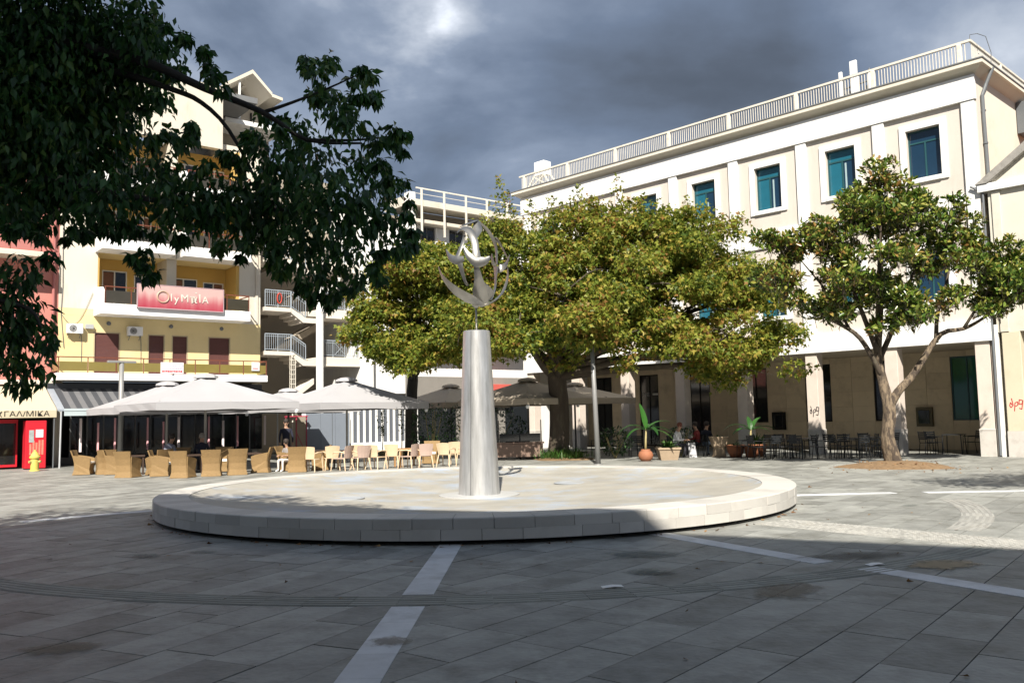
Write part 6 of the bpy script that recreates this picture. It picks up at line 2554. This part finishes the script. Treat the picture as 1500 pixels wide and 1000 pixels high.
LB2 = [(-2.6, 35, 7.5, 1.3, 1.3, 1.2), (-1.6, 34.6, 6.5, 1.3, 1.2, 1.2), (-3.6, 35.2, 8.0, 1.1, 1.2, .9), (-5.6, 35.2, 6.6, 1.0, 1.3, 1.2), (-3.2, 35.3, 7.8, 1.5, 1.4, 1.2), (-5.0, 34.6, 4.0, .9, 1.0, .9), (-4.0, 35.5, 6.2, 2.3, 2.1, 2.3), (-5.2, 35.3, 5.2, 1.2, 1.6, 1.8), (-2.6, 35, 5.0, 1.7, 1.8, 1.6), (-2.0, 35.5, 7.0, 1.6, 1.7, 1.6), (-4.1, 34.8, 4.3, 1.3, 1.3, 1.0), (-4.6, 35.4, 7.6, 1.2, 1.2, .9)]
tr2, bs = tree('leafy_tree', 'olive leaved tree left of the steel sculpture with its trunk hidden by parasols', [(-4.5, 38.6, 0), (-4.5, 38.5, 2), (-4.4, 38.2, 3.4), (-4.2, 37.4, 4.8)], [.3, .25, .22, .16],
               [(-4.4, 38.2, 3.4), (-4.25, 37.6, 4.5)], LB2, BARK3, .12, 9)
P, D, Ls, Ws = crown_leaves(sublobes(LB2, 11, .6, 4), 3700, 14, np.array([.17, .17, .10]), .20, .9, out=.55, down=.6, shell=.55, lmin=.45)
foliage('crown', P - np.array(bs), D, Ls, Ws, MAPLE, LEAF1, tr2)

# the magnolia at the right
LEAF2 = leaf_mat('magnolia_leaf', [(0, (.035, .08, .012)), (.4, (.10, .16, .022)), (.72, (.22, .245, .045)), (.9, (.29, .25, .06)), (1, (.22, .12, .035))], rough=.28, trans=.15, spec=.5)
MG = thing('magnolia_tree', 'glossy leaved magnolia with a forked tan trunk standing in a soil mound', 'tree', (11.43, 26.45, 0))
mbse = Vector((11.43, 26.45, 0))
pp, rr_ = dense_path([Vector(p) - mbse for p in [(11.46, 26.45, -.05), (11.40, 26.45, .12), (11.25, 26.45, .9), (11.33, 26.45, 1.65), (11.24, 26.45, 2.3), (11.12, 26.5, 3.3), (11.2, 26.5, 4.6), (11.3, 26.4, 6.5), (11.45, 26.4, 9.2)]],
                    [.32, .235, .195, .185, .145, .11, .095, .065, .02])
trunk_mesh(pp, rr_, 14, 4).build('trunk', BARK2, MG, smooth=True)
limbs = [([(11.3, 26.45, 1.75), (11.6, 26.4, 2.25), (11.98, 26.35, 2.65), (12.3, 26.3, 3.1), (12.9, 26.2, 3.95), (13.6, 26.2, 4.1), (14.2, 26.2, 4.4), (15.2, 26.2, 5.1)], [.15, .125, .11, .10, .075, .055, .045, .018]),
         ([(12.75, 26.2, 3.7), (12.9, 26.3, 4.6), (13.3, 26.4, 5.6), (13.5, 26.4, 6.6)], [.07, .055, .04, .015]),
         ([(11.18, 26.45, 2.7), (10.75, 26.3, 3.5), (10.3, 26.2, 4.05), (9.4, 26.2, 4.6), (8.3, 26.2, 5.4)], [.08, .075, .065, .045, .015]),
         ([(11.12, 26.5, 3.2), (11.7, 26.7, 4.2), (12.3, 26.9, 5.4), (13.0, 27, 7.0)], [.09, .075, .055, .015]),
         ([(11.12, 26.5, 3.4), (10.6, 26.2, 4.6), (10.1, 26, 5.8), (9.6, 26, 7.4)], [.09, .07, .05, .015]),
         ([(11.15, 26.5, 3.6), (11.0, 25.8, 4.8), (10.8, 25.3, 6.0), (10.9, 25.2, 7.4)], [.08, .06, .045, .015]),
         ([(11.2, 26.5, 4.4), (11.6, 27.2, 5.4), (12.0, 27.8, 6.6)], [.07, .05, .015]),
         ([(11.25, 26.45, 5.4), (11.9, 26.2, 6.6), (12.3, 26, 8.2)], [.06, .045, .012]),
         ([(10.2, 26.2, 4.1), (9.8, 26.6, 5.2), (9.0, 26.8, 6.4)], [.05, .035, .012]),
         ([(13.6, 26.2, 4.1), (14.0, 25.8, 4.9), (14.8, 25.5, 6.0)], [.05, .035, .012])]
for ps, rs2 in limbs:
    q = MB()
    a, b = dense_path([Vector(p) - mbse for p in ps], rs2)
    q.tube(a, b, 9)
    q.build('limb', BARK2 if rs2[0] > .1 else BARK1, MG, smooth=True)
LB3 = [(11.4, 26.4, 6.2, 2.5, 2.1, 2.1), (9.2, 26.4, 5.6, 1.5, 1.5, 1.2), (13.5, 26.4, 5.8, 1.9, 1.6, 1.2), (11.45, 26.4, 8.2, 1.3, 1.2, 1.3), (14.9, 26.3, 5.5, 1.2, 1.2, .9), (10.1, 26.2, 7.2, 1.0, 1.0, .9), (12.9, 26.4, 7.3, 1.1, 1.1, .9),
       (8.2, 26.4, 6.3, .7, .8, .7), (11.2, 26.2, 4.6, 1.7, 1.3, .6), (9.0, 26.2, 4.6, .9, .9, .6), (13.9, 26.3, 4.9, 1.3, 1.1, .5), (15.6, 26.3, 6.1, .7, .7, .6)]
C, U = lobes_sample(sublobes(LB3, 20, .48, 8) + [(11.45, 26.4, 9.0, .55, .55, .5), (11.3, 26.4, 8.4, .75, .7, .5), (11.8, 26.3, 8.5, .6, .6, .4), (10.8, 26.3, 7.8, .6, .6, .45), (12.3, 26.3, 8.0, .6, .6, .45), (11.4, 26.1, 7.4, .8, .7, .6)], 2900, .3)
f = np.sin(C[:, 0] * 3.1 + np.sin(C[:, 2] * 2.2)) * np.sin(C[:, 1] * 2.9 + .4) * np.sin(C[:, 2] * 3.3 + np.sin(C[:, 0] * 2)) + RNG.normal(size=len(C)) * .22
C, U = C[f > -.45], U[f > -.45]
per = 11
n = len(C) * per
# rosettes: leaves spread round the tip of a twig
ax = U * .5 + np.array([0, 0, .75])
ax /= np.linalg.norm(ax, axis=1, keepdims=True)
rad = RNG.normal(size=(n, 3))
D = np.repeat(ax, per, 0) * .45 + rad / np.linalg.norm(rad, axis=1, keepdims=True) * .9
P = np.repeat(C, per, 0) + RNG.normal(size=(n, 3)) * .045
Ls = .21 * (.65 + .5 * RNG.random(n))
foliage('crown', P - np.array(mbse), D, Ls, Ls * .42, OVATE, LEAF2, MG)
q = MB()
for c, a in zip(C, ax):
    c = Vector(c) - mbse
    a = Vector(a)
    q.tube([c - a * .28 - Vector((0, 0, .06)), c - a * .14, c], [.008, .006, .005], 4, cap=False)
q.build('twigs', BARK1, MG, kind='stuff')

# a neighbour of the magnolia standing beside the right edge of the view; its leaves shade the paving
NT = thing('young_magnolia', 'young magnolia standing beside the paving to the right of the view', 'tree', (12.2, 13.2, 0))
q = MB()
q.tube([(0, 0, 0), (.05, 0, 2), (-.2, .1, 4), (-.5, .1, 6.2)], [.14, .11, .09, .05], 9)
q.build('trunk', BARK2, NT, smooth=True)
P, D, Ls, Ws = crown_leaves([(11.6, 13.3, 6.6, 1.8, 1.5, 1.0), (10.3, 13.6, 6.2, 1.1, 1.0, .6), (13.2, 13.2, 7.0, 1.4, 1.4, 1.0)], 330, 11, .22, .2, .45, out=.5, down=.2, shell=.2)
foliage('crown', P - np.array((12.2, 13.2, 0)), D, Ls, Ws, OVATE, LEAF2, NT)

# the near tree overhanging from the left, in the shade of the block behind
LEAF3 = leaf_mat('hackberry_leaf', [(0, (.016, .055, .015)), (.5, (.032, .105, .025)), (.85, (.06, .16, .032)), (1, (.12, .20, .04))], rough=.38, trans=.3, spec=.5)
HT = thing('overhanging_tree', 'dark green near tree with drooping pointed leaves hanging in from the left', 'tree', (-8.2, 6.2, 0))
hb = Vector((-8.2, 6.2, 0))
pp, rr_ = dense_path([Vector(p) - hb for p in [(-8.2, 6.2, 0), (-8.15, 6.25, 1.5), (-7.9, 6.4, 3.2), (-7.3, 6.7, 4.6)]], [.34, .27, .24, .2])
trunk_mesh(pp, rr_, 14, 6).build('trunk', BARK3, HT, smooth=True)
for ps, r0, r1 in (([(-7.3, 6.7, 4.6), (-5.79, 7.4, 5.24), (-4.56, 7.6, 5.28), (-3.69, 7.6, 5.1), (-3.2, 7.6, 4.97), (-2.7, 7.6, 4.73), (-2.18, 7.6, 4.5), (-1.79, 7.6, 4.24), (-1.3, 7.6, 4.2)], .085, .01),
                   ([(-5.79, 7.4, 5.24), (-4.55, 7.7, 5.15), (-3.63, 7.7, 4.97), (-3.04, 7.7, 4.77), (-2.77, 7.7, 4.64), (-2.52, 7.7, 4.38), (-2.26, 7.7, 3.88), (-2.15, 7.7, 3.48)], .045, .008),
                   ([(-7.5, 6.6, 4.2), (-5.75, 7.2, 4.36), (-4.15, 7.5, 3.95), (-3.3, 7.6, 3.75), (-2.39, 7.6, 3.65), (-1.67, 7.6, 3.58), (-1.12, 7.6, 3.6)], .05, .008),
                   ([(-2.18, 7.6, 4.5), (-1.91, 7.6, 4.59), (-1.6, 7.6, 4.71), (-1.33, 7.6, 4.83)], .02, .006),
                   ([(-1.79, 7.6, 4.24), (-1.36, 7.6, 4.23), (-1.03, 7.6, 4.26)], .018, .006),
                   ([(-7.9, 6.4, 3.2), (-6.2, 6.7, 3.35), (-5.18, 6.9, 3.11), (-4.29, 6.9, 2.81), (-3.85, 6.9, 2.69), (-3.74, 6.9, 2.53)], .06, .008),
                   ([(-7.3, 6.7, 4.6), (-6.6, 7, 6.2), (-5.6, 7.2, 7.6), (-4.4, 7.4, 8.4)], .14, .03),
                   ([(-7.3, 6.7, 4.6), (-8, 7.5, 6.2), (-8.6, 8, 7.8)], .13, .03), ([(-6.6, 7, 6.2), (-5.0, 8.2, 6.9), (-3.4, 8.8, 7.2)], .08, .02)):
    q = MB()
    a, b = dense_path([Vector(p) - hb for p in ps], [lerp(r0, r1, (k / (len(ps) - 1)) ** .8) for k in range(len(ps))])
    q.tube(a, b, 8)
    q.build('limb', BARK3, HT, smooth=True)
Pf, Df, Lf = [], [], []
for (x, y, z, r) in FG + EXTRA + LOW + SPRAYS:
    n = int(820 * (r / .47) ** 2.35) + 26
    u = RNG.normal(size=(n, 3))
    u /= np.linalg.norm(u, axis=1, keepdims=True)
    rad = r * (RNG.random(n) ** .42) * (1 + RNG.normal(size=n) * .13)
    Pf.append(np.array([x, y, z]) + u * rad[:, None] * np.array([1, .9, 1]))
    Df.append(u * .35 + RNG.normal(size=(n, 3)) * .42 + np.array([0, 0, -1.0]))
    Lf.append(.115 * (.55 + .6 * RNG.random(n)))
Pf, Df, Lf = np.concatenate(Pf), np.concatenate(Df), np.concatenate(Lf)
# single leaves: the ones furthest out at the open right and lower edges
score = Pf[:, 0] - .5 * Pf[:, 2] - .15 * Pf[:, 1] + RNG.normal(size=len(Pf)) * .25
order = np.argsort(-score)
singles, mass = order[:290], order[290:]
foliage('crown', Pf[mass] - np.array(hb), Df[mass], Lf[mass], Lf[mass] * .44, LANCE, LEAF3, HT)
lm_ = MB()
lm_.add([tuple(p * np.array([1, .44, 1])) for p in LANCE[0]], [tuple(int(i) for i in f) for f in LANCE[1]])
lme = lm_.mesh('leaf', LEAF3)
for i in singles:
    d = Vector(Df[i]).normalized()
    o = link('leaf', lme, HT, tuple(Pf[i] - np.array(hb)))
    qd = d.to_track_quat('X', 'Z')
    o.rotation_mode = 'QUATERNION'
    from mathutils import Quaternion
    o.rotation_quaternion = qd @ Quaternion((1, 0, 0), random.uniform(-1.2, 1.2))
    s = float(Lf[i])
    o.scale = (s, s, s)
# the rest of its crown, above and beyond the left edge of the view
LBH = [(-6.5, 6.8, 7.4, 2.4, 2.3, 2.0), (-4.6, 7, 6.9, 1.6, 1.5, 1.1), (-8.6, 7.6, 7.6, 2.0, 2.0, 1.8), (-6.6, 7.2, 5.6, 1.7, 1.8, 1.5), (-3.2, 7.5, 6.9, .8, .9, .5), (-5.8, 7.2, 4.2, 1.1, 1.2, 1.0), (-5.4, 7.9, 7.9, 1.3, 1.3, 1.0), (-3.9, 7.5, 6.8, 1.0, 1.0, .8), (-8.8, 8.0, 5.4, 1.6, 1.6, 1.4)]
P, D, Ls, Ws = crown_leaves(LBH, 1500, 11, .2, .2, .5, out=.4, down=.8, shell=.3)
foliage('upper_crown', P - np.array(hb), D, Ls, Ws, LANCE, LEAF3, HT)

# ================================================================ PEOPLE
SKIN = M('skin', (.42, .25, .17), rough=.6, var=.08)
HAIRD = M('dark_hair', (.03, .022, .018), rough=.7, var=.2)
HAIRG = M('grey_hair', (.25, .23, .21), rough=.7, var=.2)
SHOE = M('shoes', (.03, .028, .028), rough=.5)


def person(label, loc, rot, shirt, trousers, hair, scale=1.0, seated=True, lean=0.0, sleeves=True, shoe=None):
    t = thing('person', label, 'person', loc, rot)
    J, E, Rr, tagz = [], [], [], []

    def j(p, r, parent, part):
        J.append(Vector(p))
        Rr.append(r)
        tagz.append(part)
        if parent is not None:
            E.append((parent, len(J) - 1))
        return len(J) - 1
    hz = .50 if seated else .95
    pel = j((0, 0, hz), .135, None, 't')
    ab = j((0, -.02 + lean * .1, hz + .2), .125, pel, 's')
    ch = j((0, -.02 + lean * .25, hz + .42), .15, ab, 's')
    ut = j((0, -.02 + lean * .32, hz + .53), .09, ch, 's')
    nk = j((0, lean * .38, hz + .60), .052, ut, 'k')
    h0 = j((0, .02 + lean * .45, hz + .69), .085, nk, 'k')
    h1 = j((0, .025 + lean * .48, hz + .80), .088, h0, 'k')
    for s in (-1, 1):
        sh = j((s * .18, -.02 + lean * .3, hz + .48), .062, ch, 's')
        el = j((s * .25, .04 + lean * .3, hz + .2), .045, sh, 's')
        if seated:
            wr = j((s * .17, .27 + lean * .3, hz + .2), .03, el, 's' if sleeves else 'k')
            pm = j((s * .15, .34 + lean * .3, hz + .205), .034, wr, 'k')
            fd, sd_ = Vector((-.1 * s, 1, -.25)).normalized(), Vector((s, .1, 0))
        else:
            wr = j((s * .24, .1, hz - .03), .03, el, 's' if sleeves else 'k')
            pm = j((s * .24, .12, hz - .11), .034, wr, 'k')
            fd, sd_ = Vector((0, .2, -1)).normalized(), Vector((0, 1, 0))
        p0 = J[pm]
        for k, ln in enumerate((.07, .08, .077, .06)):
            b_ = j(p0 + sd_ * (-.03 + .02 * k) + fd * .04, .0095, pm, 'k')
            j(p0 + sd_ * (-.032 + .021 * k) + fd * (.04 + ln) + Vector((0, 0, -.015)), .007, b_, 'k')
        th = j(p0 + sd_ * (-.045 * 1) + fd * .01, .011, pm, 'k')
        j(p0 + sd_ * (-.065) + fd * .05, .009, th, 'k')
        hp = j((s * .095, .03, hz - .01), .10, pel, 't')
        if seated:
            kn = j((s * .13, .43, .51), .065, hp, 't')
            an_ = j((s * .13, .42, .09), .04, kn, 't')
        else:
            kn = j((s * .10, .03, .5), .06, hp, 't')
            an_ = j((s * .11, .0, .09), .042, kn, 't')
        j((s * .14, J[an_].y + .16, .035), .035, an_, 'f')
    me = bpy.data.meshes.new('body')
    me.from_pydata([tuple(p * scale) for p in J], E, [])
    o = bpy.data.objects.new('body', me)
    COL.objects.link(o)
    md = o.modifiers.new('skin', 'SKIN')
    md.use_smooth_shade = True
    for v, r in zip(me.skin_vertices[0].data, Rr):
        v.radius = (r * scale, r * scale)
        v.use_root = False
    me.skin_vertices[0].data[0].use_root = True
    sb = o.modifiers.new('sub', 'SUBSURF')
    sb.levels = sb.render_levels = 1
    dg = bpy.context.evaluated_depsgraph_get()
    nm = bpy.data.meshes.new_from_object(o.evaluated_get(dg))
    bpy.data.objects.remove(o)
    nm.materials.clear()
    for m_ in (shirt, trousers, SKIN, shoe or SHOE):
        nm.materials.append(m_)
    code = {'s': 0, 't': 1, 'k': 2, 'f': 3}
    segs = [(J[a] * scale, J[b] * scale, code[tagz[b]]) for a, b in E]
    for p in nm.polygons:
        best, bm = 9, 0
        for a, b, m_ in segs:
            ab_ = b - a
            tt = max(0, min(1, (p.center - a).dot(ab_) / max(1e-6, ab_.length_squared)))
            d = (p.center - a - ab_ * tt).length
            if d < best:
                best, bm = d, m_
        p.material_index = bm
        p.use_smooth = True
    link('body', nm, t)
    hc = (J[h1] + J[h0]) / 2 * scale
    q = MB()
    q.lathe([(.02, -.09), (.085, -.06), (.102, .0), (.10, .06), (.07, .105), (.02, .125)], 14, c=(hc.x, hc.y - .018, hc.z + .03))
    q.build('hair', hair, t, smooth=True)
    q = MB()
    f0 = hc + Vector((0, .085 * scale, -.01))
    q.add([f0 + Vector((-.014, 0, -.03)), f0 + Vector((.014, 0, -.03)), f0 + Vector((0, .028, -.028)), f0 + Vector((0, .004, .02))], [(0, 1, 2), (0, 2, 3), (1, 3, 2)])
    for s in (-1, 1):
        q.lathe([(0, -.03), (.012, -.02), (.018, .01), (0, .03)], 6, c=(hc.x + s * .09 * scale, hc.y, hc.z - .01), cap=False)
    q.build('nose_and_ears', SKIN, t)
    q = MB()
    for s in (-1, 1):
        q.lathe([(0, -.008), (.011, 0), (0, .008)], 6, c=(f0.x + s * .032, f0.y - .003, f0.z + .012), cap=False)
    q.box(f0.x - .022, f0.x + .022, f0.y - .012, f0.y - .001, f0.z - .062, f0.z - .054)
    q.build('eyes_and_mouth', HAIRD, t)
    return t


GREY = M('grey_shirt', (.20, .21, .26), rough=.9, var=.06)
WSH = M('white_shirt', (.68, .68, .70), rough=.9, var=.05)
NAVY = M('navy_cloth', (.018, .02, .035), rough=.9)
DKT = M('dark_trousers', (.03, .03, .038), rough=.9)
LTT = M('pale_trousers', (.55, .52, .5), rough=.9)
DKR = M('dark_red_top', (.20, .03, .03), rough=.9)
PGR = M('soft_grey_top', (.27, .25, .24), rough=.9)
person('man with grey shirt sitting in a wicker armchair, seen from behind', (-12.15, 30.75, 0), R(-25), GREY, DKT, HAIRD, lean=.5)
person('broad man in dark navy clothes sitting right of the man with the grey shirt', (-11.15, 31.35, 0), R(15), NAVY, DKT, HAIRG, lean=.3)
person('small child in a grey top and pale leggings sitting on a wicker chair edge', (-7.95, 30.85, 0), R(150), PGR, LTT, HAIRD, scale=.8, lean=.2, sleeves=False, shoe=WPAINT)
person('dark dressed person standing behind the tables near the red stall frame', (-8.9, 34.3, 0), R(-160), NAVY, DKT, HAIRD, seated=False)
person('person with red hair band and white shirt seated behind the square planter', (6.35, 34.6, 0), R(-120), WSH, DKT, M('reddish_hair', (.16, .05, .03), rough=.7), lean=.4)
person('person in a dark red top seated in shade beside the arcade pillar', (7.4, 35.4, 0), R(60), DKR, DKT, HAIRD, lean=.2)
person('person in a navy top and pale jeans seated left of the tall stone pot', (7.75, 35.6, 0), R(-40), NAVY, M('pale_jeans', (.2, .26, .36), rough=.9), HAIRD, lean=.3)
for (x, y, a, lb) in ((6.35, 34.6, -120, 'dark metal chair under the person in the white shirt'), (7.4, 35.4, 60, 'dark metal chair under the person in the dark red top'), (7.75, 35.6, -40, 'dark metal chair under the person in pale jeans')):
    put_chair(x, y, a, lb)

# ================================================================ LITTER
DRYL = leaf_mat('dry_leaf', [(0, (.10, .045, .02)), (.5, (.19, .09, .035)), (1, (.28, .17, .06))], trans=.1, rough=.8)
n = 330
xs = np.concatenate([RNG.uniform(-9, 9, 110), 11.4 + RNG.normal(size=150) * 1.2, FC.x + RNG.uniform(-6.4, 6.6, 70)])
ys = np.concatenate([RNG.uniform(4.5, 26, 110), 26.0 + RNG.normal(size=150) * 1.2, np.zeros(70)])
ys[260:] = FC.y - np.sqrt(np.maximum(0, (FR + .03) ** 2 - (xs[260:] - FC.x) ** 2)) - RNG.random(70) ** 2 * .25
inside = (np.hypot(xs - FC.x, ys - FC.y) < FR + .02)
zs = np.where(np.hypot(xs - 11.35, ys - 26.3) < 1.3, .16, .022)
ok = ~inside
P = np.stack([xs, ys, zs], 1)[ok]
a = RNG.uniform(0, 6.28, len(P))
Dl = np.stack([np.cos(a), np.sin(a), RNG.uniform(-.02, .15, len(P))], 1)
Ls = .085 * (.5 + .8 * RNG.random(len(P)))
tag(foliage('fallen_leaves', P, Dl, Ls, Ls * .6, MAPLE, DRYL), 'dry brown leaves scattered over the paving and along the fountain foot', 'leaves')
for (x, y, w, h, rot, lb) in ((4.0, 9.93, .10, .05, .3, 'scrap of white paper at the near end of the pale strip beside the wet patch'), (.96, 8.97, .11, .05, .1, 'scrap of white paper on the shaded paving near the ribbed tiles')):
    t = thing('paper_scrap', lb, 'litter', (x, y, .024), rot)
    q = MB()
    q.add([(-w, -h, 0), (0, -h, .012), (w, -h * .8, .004), (w * .9, h, .01), (0, h * .9, .016), (-w, h, .003), (-w, -h, -.002), (0, -h, .010), (w, -h * .8, .002), (w * .9, h, .008), (0, h * .9, .014), (-w, h, .001)],
          [(0, 1, 4, 5), (1, 2, 3, 4), (6, 11, 10, 7), (7, 10, 9, 8)])
    q.build('sheet', WPAINT, t)
